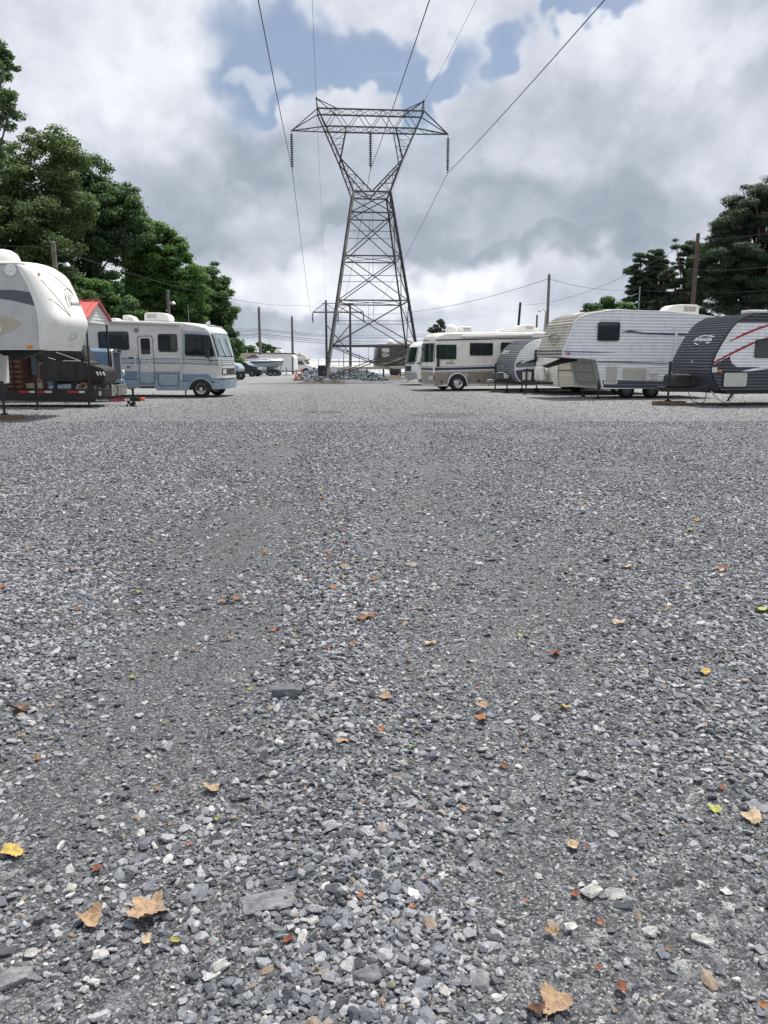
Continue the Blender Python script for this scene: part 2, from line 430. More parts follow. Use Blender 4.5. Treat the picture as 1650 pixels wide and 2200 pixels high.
class Veh:
    """a parked vehicle: local X runs to the right along its near side, local Y away from the lane, Z up"""
    def __init__(s, name, label, cat, px, d, phi, group=None, sgn=1, W=2.45):
        ax = d * CP + CAM_H * SP
        s.O = Vector(((px - 825) / 1650 * ax, d, 0)); s.O.z = terrz(s.O.x, d)
        s.phi = R(phi); s.e = Vector((math.cos(s.phi), math.sin(s.phi), 0)); s.nv = Vector((-math.sin(s.phi), math.cos(s.phi), 0))
        s.root = empty(name, s.O, s.phi); tag(s.root, label, cat, group)
        s.W = W; s.sgn = sgn; s.crop = (1, 0, 0)
    def uz(s, x, y, v=0.0):
        """point of a picture measurement on the vertical plane v behind the near side"""
        f, ox, oy = s.crop
        d = ray(ox + x / f, oy + y / f); o = Vector((0, 0, CAM_H))
        p0 = s.O + s.nv * v
        t = (p0 - o).dot(s.nv) / d.dot(s.nv); p = o + d * t - s.O
        return (p.dot(s.e), p.z)
    def poly(s, pts, v=0.0): return [s.uz(x, y, v) for x, y in pts]
    def rr(s, x0, y0, x1, y1, r=0.06, v=0.0):
        """rounded rectangle from two measured corners; r in metres"""
        a, b = s.uz(x0, y0, v), s.uz(x1, y1, v)
        return rrect(min(a[0], b[0]), min(a[1], b[1]), max(a[0], b[0]), max(a[1], b[1]), r)
    def panel(s, name, pts, m, v0=.01, v1=-.004, parent=None, bevel=0, raw=False):
        return MB().prism(pts if raw else s.poly(pts), v0, v1).build(name, m, parent or s.root, bevel=bevel)
    def window(s, poly, frame=BLACKP, pane=GLASS, t=.028, v=0.0, name='window', proud=.02):
        """frame with a pane set back in it"""
        cu = sum(p[0] for p in poly) / len(poly); cz = sum(p[1] for p in poly) / len(poly)
        wu = max(p[0] for p in poly) - min(p[0] for p in poly); wz = max(p[1] for p in poly) - min(p[1] for p in poly)
        inner = [(cu + (u - cu) * (1 - 2 * t / wu), cz + (z - cz) * (1 - 2 * t / wz)) for u, z in poly]
        f = MB().ring(poly, inner, v + .005, v - proud).build(name, frame, s.root)
        MB().prism(inner, v - proud * .35, v - proud * .55).build('pane', pane, f)
        return f
    def ufront(s, z):
        pr = s.front
        if z <= pr[0][1]: return pr[0][0]
        for (u0, z0), (u1, z1) in zip(pr, pr[1:]):
            if z <= z1: return u0 + (u1 - u0) * (z - z0) / max(1e-6, z1 - z0)
        return pr[-1][0]
    def curve(s, v):
        """how far the front draws back towards its corners"""
        a = abs(v - s.W / 2) / (s.W / 2)
        return s.bulge * a ** 2 + s.corner * max(0, (a - .8) / .2) ** 2
    def fpt(s, z, v, off=0.0):
        return (s.ufront(z) + s.sgn * (off - s.curve(v)), v, z)
    def on_front(s, x, y, off=.006):
        """where a picture measurement meets the curved front"""
        prev = None
        for i in range(121):
            v = s.W * i / 120
            u, z = s.uz(x, y, v); g = (u - (s.ufront(z) - s.sgn * s.curve(v))) * s.sgn
            if prev is not None and prev[0] * g <= 0:
                t = prev[0] / (prev[0] - g) if prev[0] != g else 0
                vv = prev[1] + (v - prev[1]) * t; u, z = s.uz(x, y, vv)
                return s.fpt(z, vv, off)
            prev = (g, v)
        u, z = s.uz(x, y, s.W * .5)
        return s.fpt(z, s.W * .5, off)
    def coach(s, rear_u, zb, roof, m, name='body', rnd=.07, crown=.05):
        """body drawn as slices across its width: rear end, floor, the front profile and the roof line (list of u,z front to rear)"""
        mb = MB(); n = None
        W = s.W
        vs = [0, .02, .07, .16, .3, .5, W * .36, W / 2, W * .64, W - .5, W - .3, W - .16, W - .07, W - .02, W]
        k0 = 0; rows = []
        fz = [p[1] for p in s.front]
        for v in vs:
            a = min(v, W - v); ins = 0 if a >= rnd else rnd - math.sqrt(max(0, rnd ** 2 - (rnd - a) ** 2))
            cr = crown * (1 - (abs(v - W / 2) / (W / 2)) ** 2)
            row = []
            z_lo, z_hi = s.front[0][1], s.front[-1][1]
            for i in range(19):
                z = z_lo + (z_hi - z_lo) * i / 18
                u = s.ufront(z) - s.sgn * s.curve(v)
                zz = z - (ins * .0)
                if i == 18: zz = z - ins + cr
                row.append((u, v, zz))
            for u, z in roof: row.append((u, v, z - ins + cr))
            row.append((rear_u + s.sgn * ins * .5, v, roof[-1][1] - ins - .03 + cr))
            row.append((rear_u + s.sgn * ins * .5, v, zb))
            rows.append(row)
        n = len(rows[0])
        for row in rows: mb.v += row
        for i in range(len(vs) - 1):
            for j in range(n):
                jj = (j + 1) % n; a, b = i * n, (i + 1) * n
                mb.f.append((a + j, a + jj, b + jj, b + j))
        mb.f.append(tuple(range(n))); mb.f.append(tuple((len(vs) - 1) * n + j for j in range(n - 1, -1, -1)))
        return mb.build(name, m, s.root, smooth=32)
    def fpatch(s, name, m, z0, z1, v0, v1, off=.008, parent=None, nz=8, nv=14, th=.03):
        """plate that follows the curved front"""
        mb = MB()
        mb.grid(lambda a, b: s.fpt(z0 + (z1 - z0) * a, v0 + (v1 - v0) * b, off), nz, nv)
        mb.grid(lambda a, b: s.fpt(z0 + (z1 - z0) * a, v0 + (v1 - v0) * b, off - th), nz, nv)
        for e in (0, 1):
            mb.grid(lambda a, b: s.fpt(z0 + (z1 - z0) * a, (v0, v1)[e], off - th * b), nz, 1)
            mb.grid(lambda a, b: s.fpt((z0, z1)[e], v0 + (v1 - v0) * a, off - th * b), nv, 1)
        return mb.build(name, m, parent or s.root, smooth=40, merge=True)
    def fline(s, name, m, pts, r=.009, off=.006, parent=None):
        """painted line on the front, through measured points"""
        P = [Vector(s.on_front(x, y, off)) for x, y in pts]
        return MB().path(smooth_pts(P, 4), r, 5).build(name, m, parent or s.root)
    def wheel(s, x, y, r, v=.02, w=.22, rim=CHROME, name='wheel', uz=None, holes=8):
        u, z = uz or s.uz(x, y, v)
        z = r - .012
        prof = [(r * .60, 0), (r * .9, 0), (r * .985, w * .14), (r, w * .3), (r, w * .7), (r * .985, w * .86), (r * .9, w), (r * .60, w)]
        o = MB().lathe(prof, (u, v, z), 'Y', 28, cap=False).build(name, RUBBER, s.root, smooth=50)
        q = MB().lathe([(r * .61, .025), (r * .58, .012), (r * .52, .03), (r * .46, .055), (r * .22, .045), (r * .18, .015), (r * .02, .01)], (u, v, z), 'Y', 24, cap=False).build('rim', rim, o, smooth=40)
        h = MB()
        for i in range(holes):
            a = 2 * math.pi * i / holes
            h.lathe([(r * .065, 0), (r * .065, .012)], (u + r * .37 * math.cos(a), v + .044, z + r * .37 * math.sin(a)), 'Y', 8)
        h.build('rim_holes', BLACK, o)
        return o
    def lettering(s, name, body, x, y, wpx, m, shear=0.0, bold=0.0, v=-.006, hscale=1.0, front=False, parent=None):
        """lettering wpx picture units wide, centred on the measured point of the side or the front"""
        vs, fs = text_mesh(body, 1.0, shear, bold)
        tw = max(p[0] for p in vs) - min(p[0] for p in vs)
        k = wpx / tw
        P = []
        for a, b in vs:
            q = (x + a * k, y - b * k * hscale)
            P.append(s.on_front(*q, off=.008) if front else (lambda t: (t[0], v, t[1]))(s.uz(*q)))
        return MB().add(P, fs).build(name, m, parent or s.root)

def rrect(u0, z0, u1, z1, r, n=4):
    r = min(r, (u1 - u0) * .49, (z1 - z0) * .49); out = []
    for cx, cz, a0 in ((u1 - r, z1 - r, 0), (u0 + r, z1 - r, 90), (u0 + r, z0 + r, 180), (u1 - r, z0 + r, 270)):
        for i in range(n + 1):
            a = R(a0 + 90 * i / n); out.append((cx + r * math.cos(a), cz + r * math.sin(a)))
    return out

def smooth_pts(P, k=4):
    """Catmull-Rom through the points (any dimension as tuples or Vectors)"""
    P = [Vector(p) for p in P]; out = []
    for i in range(len(P) - 1):
        a, b, c, d = P[max(i - 1, 0)], P[i], P[i + 1], P[min(i + 2, len(P) - 1)]
        for j in range(k):
            t = j / k
            out.append(.5 * ((2 * b) + (c - a) * t + (2 * a - 5 * b + 4 * c - d) * t * t + (3 * b - a - 3 * c + d) * t ** 3))
    out.append(P[-1])
    return out

def ac_unit(V, x0, y0, x1, y1, v, parent=None, flip=1, w=.68, label=None):
    """rooftop air conditioner: sloped shroud with a slatted grille on its near side"""
    a, b = V.uz(x0, y1, v), V.uz(x1, y0, v)
    u0, u1, z0, z1 = a[0], b[0], a[1] - .05, b[1]
    L = u1 - u0; H = z1 - z0
    nose = [(0, 0), (0, .45), (.07, .74), (.2, .93), (.42, 1.0), (.94, .98), (1, .8), (1, 0)]
    if flip < 0: nose = [(1 - p, q) for p, q in nose][::-1]
    o = MB().prism([(u0 + p * L, z0 + q * H) for p, q in nose], v, v + w).build('air_conditioner', SHELL, parent or V.root, bevel=.035, seg=3)
    ga, gb = (.50, .90) if flip > 0 else (.10, .50)
    g = MB(); g.b2((u0 + ga * L, v - .002, z0 + .38 * H), (u0 + gb * L, v + .02, z0 + .82 * H))
    go = g.build('grille', GREYD, o)
    sl = MB()
    for i in range(9):
        uu = u0 + (ga + (gb - ga) * (i + .5) / 9) * L
        sl.b2((uu - .010, v - .008, z0 + .38 * H), (uu + .010, v - .001, z0 + .82 * H))
    sl.build('grille_slats', SHELL, o)
    return o


# ================================================================== ground
def gravel_mat(name='gravel_ground'):
    m = bpy.data.materials.new(name); m.use_nodes = True
    t = NT(m.node_tree); b = t.n['Principled BSDF']
    tc = t.node('ShaderNodeTexCoord'); o = tc.outputs['Object']
    def voro(scale, rnd=1.0, feature='F1', warp=0.0):
        n = t.node('ShaderNodeTexVoronoi', feature=feature, voronoi_dimensions='2D'); n.inputs['Scale'].default_value = scale
        n.inputs['Randomness'].default_value = rnd
        if warp:
            w = t.vm('MULTIPLY', t.vm('SUBTRACT', t.noisec(o, scale * 1.2, 2), (.5, .5, .5)), (warp / scale,) * 3)
            t.l.new(t.vm('ADD', o, w), n.inputs['Vector'])
        else: t.l.new(o, n.inputs['Vector'])
        return n
    stops = [(0, g4(.02)), (.22, (.048, .05, .055, 1)), (.5, (.10, .106, .116, 1)), (.78, (.19, .197, .21, 1)), (.92, (.33, .335, .34, 1)), (1, (.56, .555, .54, 1))]
    def stones(v):
        s = t.node('ShaderNodeSeparateColor'); t.l.new(v.outputs['Color'], s.inputs[0]); return t.ramp(s.outputs[0], stops), s.outputs[1]
    va, vb, vc = voro(150, warp=.6), voro(62, warp=.7), voro(27, warp=.7)
    ca, ra = stones(va); cb, rb = stones(vb); cc_, rc = stones(vc)
    big = t.noise(o, .55, 5, .6); med = t.noise(o, 2.4, 5, .6)
    # far away one grain is far below a pixel: the coarser layers carry the look there
    coarse = t.sstep(t.m('ADD', t.m('MULTIPLY', big, .6), t.m('MULTIPLY', med, .4)), .42, .60)
    col = t.mix(t.m('MULTIPLY', t.sstep(rb, .25, .45), t.m('ADD', t.m('MULTIPLY', coarse, .75), .15)), ca, cb)
    col = t.mix(t.m('MULTIPLY', t.sstep(rc, .45, .6), t.m('MULTIPLY', coarse, .75)), col, cc_)
    # dusty, compacted lanes and paler loose gravel
    sep = t.node('ShaderNodeSeparateXYZ'); t.l.new(o, sep.inputs[0])
    mp = t.node('ShaderNodeMapping'); t.l.new(o, mp.inputs[0]); mp.inputs['Scale'].default_value = (1.0, .16, 1); mp.inputs['Rotation'].default_value = (0, 0, R(3))
    lane = t.noise(mp.outputs[0], .42, 5, .55)
    col = t.mix(t.sstep(lane, .44, .64, 0, .5), col, (.085, .088, .095, 1))
    col = t.mix(t.sstep(t.noise(o, .9, 6, .65), .58, .75, 0, .38), col, (.17, .155, .125, 1))
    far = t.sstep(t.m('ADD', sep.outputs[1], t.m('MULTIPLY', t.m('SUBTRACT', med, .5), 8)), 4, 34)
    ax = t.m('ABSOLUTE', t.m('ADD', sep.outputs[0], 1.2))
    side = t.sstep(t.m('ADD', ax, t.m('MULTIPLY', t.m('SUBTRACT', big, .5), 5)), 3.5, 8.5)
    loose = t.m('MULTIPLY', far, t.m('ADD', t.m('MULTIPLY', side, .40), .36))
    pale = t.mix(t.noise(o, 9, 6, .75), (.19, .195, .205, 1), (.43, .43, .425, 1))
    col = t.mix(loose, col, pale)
    # damp hollows in the lane
    for hx, hy, hr in [(tuple(ground_at(a, b))[0], tuple(ground_at(a, b))[1], r) for a, b, r in ((985, 938, .75), (950, 892, 1.2), (1440, 988, .55), (700, 885, .9))]:
        dx = t.m('DIVIDE', t.m('ADD', t.m('SUBTRACT', sep.outputs[0], hx), t.m('MULTIPLY', t.m('SUBTRACT', med, .5), 1.6)), hr)
        dy = t.m('DIVIDE', t.m('ADD', t.m('SUBTRACT', sep.outputs[1], hy), t.m('MULTIPLY', t.m('SUBTRACT', big, .5), 2.0)), hr * 1.1)
        q = t.m('ADD', t.m('MULTIPLY', dx, dx), t.m('MULTIPLY', dy, dy))
        col = t.mix(t.sstep(q, 1.0, .2, 0, .55), col, (.05, .052, .056, 1))
    # grass beyond the lot
    lot = t.m('MULTIPLY', t.sstep(t.m('ABSOLUTE', sep.outputs[0]), 42, 52), t.sstep(sep.outputs[1], 170, 120))
    grass = t.mix(t.noise(o, .6, 5, .6), (.05, .075, .022, 1), (.10, .115, .045, 1))
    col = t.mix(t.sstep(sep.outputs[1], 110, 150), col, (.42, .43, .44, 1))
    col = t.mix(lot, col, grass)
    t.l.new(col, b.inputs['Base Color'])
    b.inputs['Roughness'].default_value = .85; b.inputs['Specular IOR Level'].default_value = .3
    h = t.m('ADD', t.m('MULTIPLY', t.m('SUBTRACT', 1.0, va.outputs['Distance']), .25), t.m('MULTIPLY', t.m('SUBTRACT', 1.0, vb.outputs['Distance']), .45))
    h = t.m('ADD', h, t.m('MULTIPLY', t.m('MULTIPLY', t.m('SUBTRACT', 1.0, vc.outputs['Distance']), coarse), .7))
    h = t.m('ADD', h, t.m('MULTIPLY', rb, .35))
    bp = t.node('ShaderNodeBump'); bp.inputs['Strength'].default_value = .9; bp.inputs['Distance'].default_value = .022
    t.l.new(h, bp.inputs['Height']); t.l.new(bp.outputs[0], b.inputs['Normal'])
    return m

def make_ground():
    def axis(spec):
        out = [spec[0][0]]
        for a, b, st in spec:
            n = max(1, round((b - a) / st)); out += [a + (b - a) * (i + 1) / n for i in range(n)]
        return np.array(out)
    xs = axis([(-1500, -100, 200), (-100, -30, 10), (-30, -9, 1), (-9, 9, .15), (9, 30, 1), (30, 100, 10), (100, 1500, 200)])
    ys = axis([(-300, -20, 70), (-20, -2, 2), (-2, 20, .15), (20, 64, 1), (64, 180, 4), (180, 3000, 300)])
    X, Y = np.meshgrid(xs, ys, indexing='ij'); Z = terr(X, Y)
    nx, ny = X.shape
    co = np.stack([X, Y, Z], -1).reshape(-1, 3)
    idx = np.arange(nx * ny).reshape(nx, ny)
    q = np.stack([idx[:-1, :-1], idx[1:, :-1], idx[1:, 1:], idx[:-1, 1:]], -1).reshape(-1, 4)
    o = np_mesh('ground', co, q, gravel_mat())
    for p in o.data.polygons: p.use_smooth = True
    o['kind'] = 'structure'; o['label'] = 'grey crushed stone lot stretching to the far fence'
    return o

def np_mesh(name, co, quads, m, parent=None):
    me = bpy.data.meshes.new(name)
    k = quads.shape[1]
    me.vertices.add(len(co)); me.vertices.foreach_set('co', np.ascontiguousarray(co, dtype=np.float32).ravel())
    me.loops.add(quads.size); me.loops.foreach_set('vertex_index', np.ascontiguousarray(quads, dtype=np.int32).ravel())
    me.polygons.add(len(quads)); me.polygons.foreach_set('loop_start', np.arange(0, quads.size, k, dtype=np.int32))
    me.update(calc_edges=True); me.validate()
    me.materials.append(m)
    o = bpy.data.objects.new(name, me); C.objects.link(o)
    if parent: o.parent = parent
    return o
make_ground()

# ------------------------------------------------------------------ loose stones
def stone_mat(name='crushed_stone', blue=0.0, dim=1.0):
    m = bpy.data.materials.new(name); m.use_nodes = True
    t = NT(m.node_tree); b = t.n['Principled BSDF']
    oi = t.node('ShaderNodeObjectInfo'); tc = t.node('ShaderNodeTexCoord'); o = tc.outputs['Object']
    r = oi.outputs['Random']
    if blue:
        st = [(0, (.07, .085, .105, 1)), (.5, (.16, .19, .225, 1)), (1, (.36, .40, .44, 1))]
    else:
        st = [(0, (.05, .055, .064, 1)), (.22, (.12, .13, .148, 1)), (.5, (.20, .214, .236, 1)), (.74, (.295, .31, .33, 1)),
              (.90, (.40, .408, .415, 1)), (.955, (.50, .50, .485, 1)), (.974, (.60, .595, .57, 1)), (.982, (.25, .21, .165, 1)), (1, (.29, .225, .165, 1))]
    c = t.ramp(r, [(p, (q[0] * dim, q[1] * dim * .985, q[2] * dim * (.95 if dim < 1 else 1), 1)) for p, q in st])
    off = t.vm('ADD', o, t.vm('MULTIPLY', (1, 1, 1), (0, 0, 0)))
    mp = t.node('ShaderNodeMapping'); t.l.new(o, mp.inputs[0]); mp.inputs['Scale'].default_value = (1, 1, 3.2)
    n = t.noise(mp.outputs[0], 1.6, 6, .7, .3)
    c = t.mix(1.0, c, t.ramp(n, [(.28, g4(.5)), (.5, g4(.98)), (.75, g4(1.5))]), 'MULTIPLY')
    vein = t.sstep(t.noise(mp.outputs[0], 2.6, 4, .5, 1.6), .57, .68, 0, .62)
    c = t.mix(vein, c, (.48, .48, .47, 1))
    t.l.new(c, b.inputs['Base Color']); b.inputs['Roughness'].default_value = .72; b.inputs['Specular IOR Level'].default_value = .35
    bp = t.node('ShaderNodeBump'); bp.inputs['Strength'].default_value = .35; bp.inputs['Distance'].default_value = .1
    t.l.new(t.noise(o, 6, 5, .65), bp.inputs['Height']); t.l.new(bp.outputs[0], b.inputs['Normal'])
    return m
STONE = stone_mat(); GRIT = stone_mat('fine_grit', 0, .70); STONEB = stone_mat('blue_grey_crushed_stone', 1)

def stone_mesh(seed, flat=.55, npts=13, elong=1.35):
    """angular broken stone about 1 across: the hull of a few points"""
    rng = random.Random(seed); bm = bmesh.new()
    for i in range(npts):
        while True:
            p = Vector((rng.uniform(-1, 1), rng.uniform(-1, 1), rng.uniform(-1, 1)))
            if .55 < p.length < 1: break
        p.normalize(); p *= rng.uniform(.84, 1)
        p = Vector([math.copysign(abs(q) ** .72, q) for q in p])
        bm.verts.new((p.x * .5 * elong, p.y * .5, p.z * .5 * flat))
    r = bmesh.ops.convex_hull(bm, input=bm.verts)
    bmesh.ops.delete(bm, geom=[g for g in r['geom_interior'] if isinstance(g, bmesh.types.BMVert)], context='VERTS')
    bmesh.ops.dissolve_limit(bm, angle_limit=R(14), verts=bm.verts, edges=bm.edges)
    bmesh.ops.triangulate(bm, faces=[f for f in bm.faces if len(f.verts) > 4])
    bmesh.ops.recalc_face_normals(bm, faces=bm.faces)
    me = bpy.data.meshes.new('stone_shape'); bm.to_mesh(me); bm.free()
    return me

def scatter(name, pts, rot, scl, kinds, shapes, m):
    """one object whose modifier sets a stone shape on every point"""
    me = bpy.data.meshes.new(name); n = len(pts)
    me.vertices.add(n); me.vertices.foreach_set('co', pts.astype(np.float32).ravel())
    for nm, typ, arr in (('rot', 'FLOAT_VECTOR', rot), ('scl', 'FLOAT_VECTOR', scl), ('kind_id', 'INT', kinds)):
        a = me.attributes.new(nm, typ, 'POINT')
        a.data.foreach_set('vector' if typ == 'FLOAT_VECTOR' else 'value', np.ascontiguousarray(arr, dtype=np.float32 if typ != 'INT' else np.int32).ravel())
    me.materials.append(m)
    o = bpy.data.objects.new(name, me); C.objects.link(o)
    ng = bpy.data.node_groups.new(name + '_scatter', 'GeometryNodeTree')
    ng.interface.new_socket('Geometry', in_out='INPUT', socket_type='NodeSocketGeometry')
    ng.interface.new_socket('Geometry', in_out='OUTPUT', socket_type='NodeSocketGeometry')
    N, L = ng.nodes, ng.links
    gi, go = N.new('NodeGroupInput'), N.new('NodeGroupOutput')
    mp = N.new('GeometryNodeMeshToPoints'); L.new(gi.outputs[0], mp.inputs['Mesh'])
    j = N.new('GeometryNodeGeometryToInstance')
    objs = []
    for sh in shapes:
        so = bpy.data.objects.new('stone_shape', sh); objs.append(so)
    for so in reversed(objs):
        oi = N.new('GeometryNodeObjectInfo'); oi.inputs['Object'].default_value = so
        L.new(oi.outputs['Geometry'], j.inputs[0])
    ip = N.new('GeometryNodeInstanceOnPoints')
    L.new(mp.outputs[0], ip.inputs['Points']); L.new(j.outputs[0], ip.inputs['Instance']); ip.inputs['Pick Instance'].default_value = True
    def attr(nm, typ):
        a = N.new('GeometryNodeInputNamedAttribute'); a.data_type = typ; a.inputs['Name'].default_value = nm
        return next(s for s in a.outputs if s.enabled and s.name == 'Attribute')
    L.new(attr('kind_id', 'INT'), ip.inputs['Instance Index'])
    er = N.new('FunctionNodeEulerToRotation'); L.new(attr('rot', 'FLOAT_VECTOR'), er.inputs[0]); L.new(er.outputs[0], ip.inputs['Rotation'])
    L.new(attr('scl', 'FLOAT_VECTOR'), ip.inputs['Scale'])
    sm = N.new('GeometryNodeSetMaterial'); sm.inputs['Material'].default_value = m
    L.new(ip.outputs[0], sm.inputs['Geometry']); L.new(sm.outputs[0], go.inputs[0])
    md = o.modifiers.new('scatter', 'NODES'); md.node_group = ng
    return o

NK = 18
SHAPES = [stone_mesh(100 + i, flat=.40 + .04 * (i % 9), npts=16 + i % 7, elong=1.05 + .06 * (i % 8)) for i in range(NK)]

def vnoise(x, y, seed=0):
    """smooth value noise on arrays"""
    rng = np.random.RandomState(seed); T = rng.rand(64, 64)
    xi, yi = np.floor(x).astype(int), np.floor(y).astype(int); fx, fy = x - xi, y - yi
    fx = fx * fx * (3 - 2 * fx); fy = fy * fy * (3 - 2 * fy)
    g = lambda a, b: T[a % 64, b % 64]
    return (g(xi, yi) * (1 - fx) + g(xi + 1, yi) * fx) * (1 - fy) + (g(xi, yi + 1) * (1 - fx) + g(xi + 1, yi + 1) * fx) * fy

def coarseness(x, y):
    n = .5 * vnoise(x * .9 + 9, y * .55 + 4, 3) + .3 * vnoise(x * 2.3, y * 1.5, 5) + .2 * vnoise(x * 5, y * 4, 8)
    rid = np.exp(-((x + .10 + .045 * y - .12 * np.sin(y * .9)) / .26) ** 2)
    left = np.exp(-((x + 2.0 + .12 * y) / 1.1) ** 2) * .25
    lane = np.exp(-((x - .95 + .02 * y) / .55) ** 2) * .42 + np.exp(-((x + 1.0 + .05 * y) / .38) ** 2) * .28
    return np.clip((n - .42) * 2.0 + .55 + .62 * rid + left - lane - .35 * np.clip((x - .5) / 1.2, 0, 1) * np.clip((3.4 - y) / 1.5, 0, 1), 0, 1)

def make_gravel():
    rng = np.random.RandomState(7)
    OUT = {'all': ([], [], []), 'coarse': ([], [], [])}
    #        y0   y1   per m2  size lo/hi      which ground
    bands = [(.55, 2.6, 5200, .007, .014, 'all'), (.55, 2.6, 3400, .013, .030, 'coarse'), (.55, 2.6, 420, .030, .052, 'coarse'),
             (2.6, 5.5, 2600, .009, .017, 'all'), (2.6, 5.5, 2300, .015, .034, 'coarse'), (2.6, 5.5, 240, .034, .056, 'coarse'),
             (5.5, 11, 560, .014, .024, 'all'), (5.5, 11, 1300, .018, .038, 'coarse'), (5.5, 11, 50, .045, .070, 'coarse'),
             (11, 20, 420, .026, .05, 'coarse'), (20, 38, 60, .03, .06, 'all')]
    for y0, y1, dens, lo, hi, kind in bands:
        hw = lambda y: .60 * y + .75
        n = int(dens * (1.25 if kind == 'coarse' else 1) * (y1 - y0) * 2 * hw(y1)); y = rng.uniform(y0, y1, n); x = rng.uniform(-1, 1, n) * hw(y1)
        k = np.abs(x) < hw(y); 
        c = coarseness(x, y)
        if kind == 'coarse': k &= rng.rand(n) < (.06 + .94 * c ** 1.3)
        else: k &= rng.rand(n) < .9
        if y1 > 30: k &= rng.rand(n) < np.clip((40 - y) / 14, 0, 1)
        x, y = x[k], y[k]; n = len(x)
        s = (lo + (hi - lo) * rng.rand(n) ** 1.8) * .86
        sc_ = np.stack([s * rng.uniform(.85, 1.25, n), s * rng.uniform(.8, 1.1, n), s * rng.uniform(.75, 1.15, n)], -1)
        til = .30; P, Rr, S = OUT['all' if kind == 'all' and y1 < 20 else 'coarse']
        Rr.append(np.stack([rng.normal(0, til, n), rng.normal(0, til, n), rng.uniform(0, 6.283, n)], -1))
        P.append(np.stack([x, y, terr(x, y) + s * (.06 if kind == 'all' else .17)], -1)); S.append(sc_)
    for key, nm_, m, lb in (('coarse', 'gravel', STONE, 'loose grey crushed stone covering the lot floor'), ('all', 'grit', GRIT, 'fine dark stone grit between the larger gravel')):
        P, Rr, S = map(np.concatenate, OUT[key])
        tag(scatter(nm_, P, Rr, S, rng.randint(0, NK, len(P)), SHAPES, m), lb, 'gravel', kind='stuff')
make_gravel()

# ------------------------------------------------------------------ stones one can pick out
def rockmat(col, c):
    nm_ = 'rock_' + col
    if nm_ in MATS: return MATS[nm_]
    m = mat(nm_, c, .8, var=.5, scale=30, bump=.8, bscale=90)
    t = NT(m.node_tree); b = t.n['Principled BSDF']; src = b.inputs['Base Color'].links[0].from_socket
    tc = t.node('ShaderNodeTexCoord'); mp = t.node('ShaderNodeMapping'); t.l.new(tc.outputs['Object'], mp.inputs[0]); mp.inputs['Scale'].default_value = (14, 90, 90)
    t.l.new(t.mix(t.sstep(t.noise(mp.outputs[0], 1.0, 5, .6, .6), .52, .68, 0, .45), src, (*[min(1, k * 1.9) for k in c], 1)), b.inputs['Base Color'])
    return m
def rock(px, py, wpx, label, col, flat=.5, seed=0, rz=0.0, elong=1.3, npts=14, shape=None):
    g = ground_at(px, py); k = (g - Vector((0, 0, CAM_H))).length / 1650
    w = wpx * k * 1.03
    me = stone_mesh(seed, flat, npts, elong) if shape is None else shape
    me.transform(Matrix.Diagonal((w / elong, w / elong, w / elong, 1)))
    o = bpy.data.objects.new('rock', me); C.objects.link(o)
    zmin = min(v.co.z for v in me.vertices)
    o.location = (g.x, g.y, terrz(g.x, g.y) - zmin * .55); o.rotation_euler = (0, 0, rz)
    me.materials.append(rockmat(col, {'grey': (.21, .215, .225), 'dark': (.085, .088, .095), 'pale': (.40, .395, .38), 'tan': (.27, .225, .17),
                                            'slate': (.15, .158, .17), 'white': (.52, .51, .49)}[col]))
    tag(o, label, 'rock', 'larger stones lying on the gravel')
def slab_mesh(a, b, c, seed):
    rng = random.Random(seed); bm = bmesh.new(); bmesh.ops.create_cube(bm, size=1)
    for v in bm.verts: v.co = Vector((v.co.x * a + rng.uniform(-.12, .12), v.co.y * b + rng.uniform(-.1, .1), v.co.z * c + rng.uniform(-.03, .03)))
    bmesh.ops.subdivide_edges(bm, edges=bm.edges[:], cuts=3, use_grid_fill=True)
    for v in bm.verts: v.co += Vector((rng.uniform(-.04, .04), rng.uniform(-.04, .04), rng.uniform(-.022, .022)))
    me = bpy.data.meshes.new('rock'); bm.to_mesh(me); bm.free(); return me
rock(620, 1495, 50, 'blocky dark grey stone standing alone left of the middle ridge', 'slate', shape=slab_mesh(1, .62, .46, 4), rz=-.2, elong=1)
rock(572, 1947, 104, 'long flat streaked grey slate slab near the bottom left', 'grey', shape=slab_mesh(1, .42, .12, 9), rz=.25, elong=1)
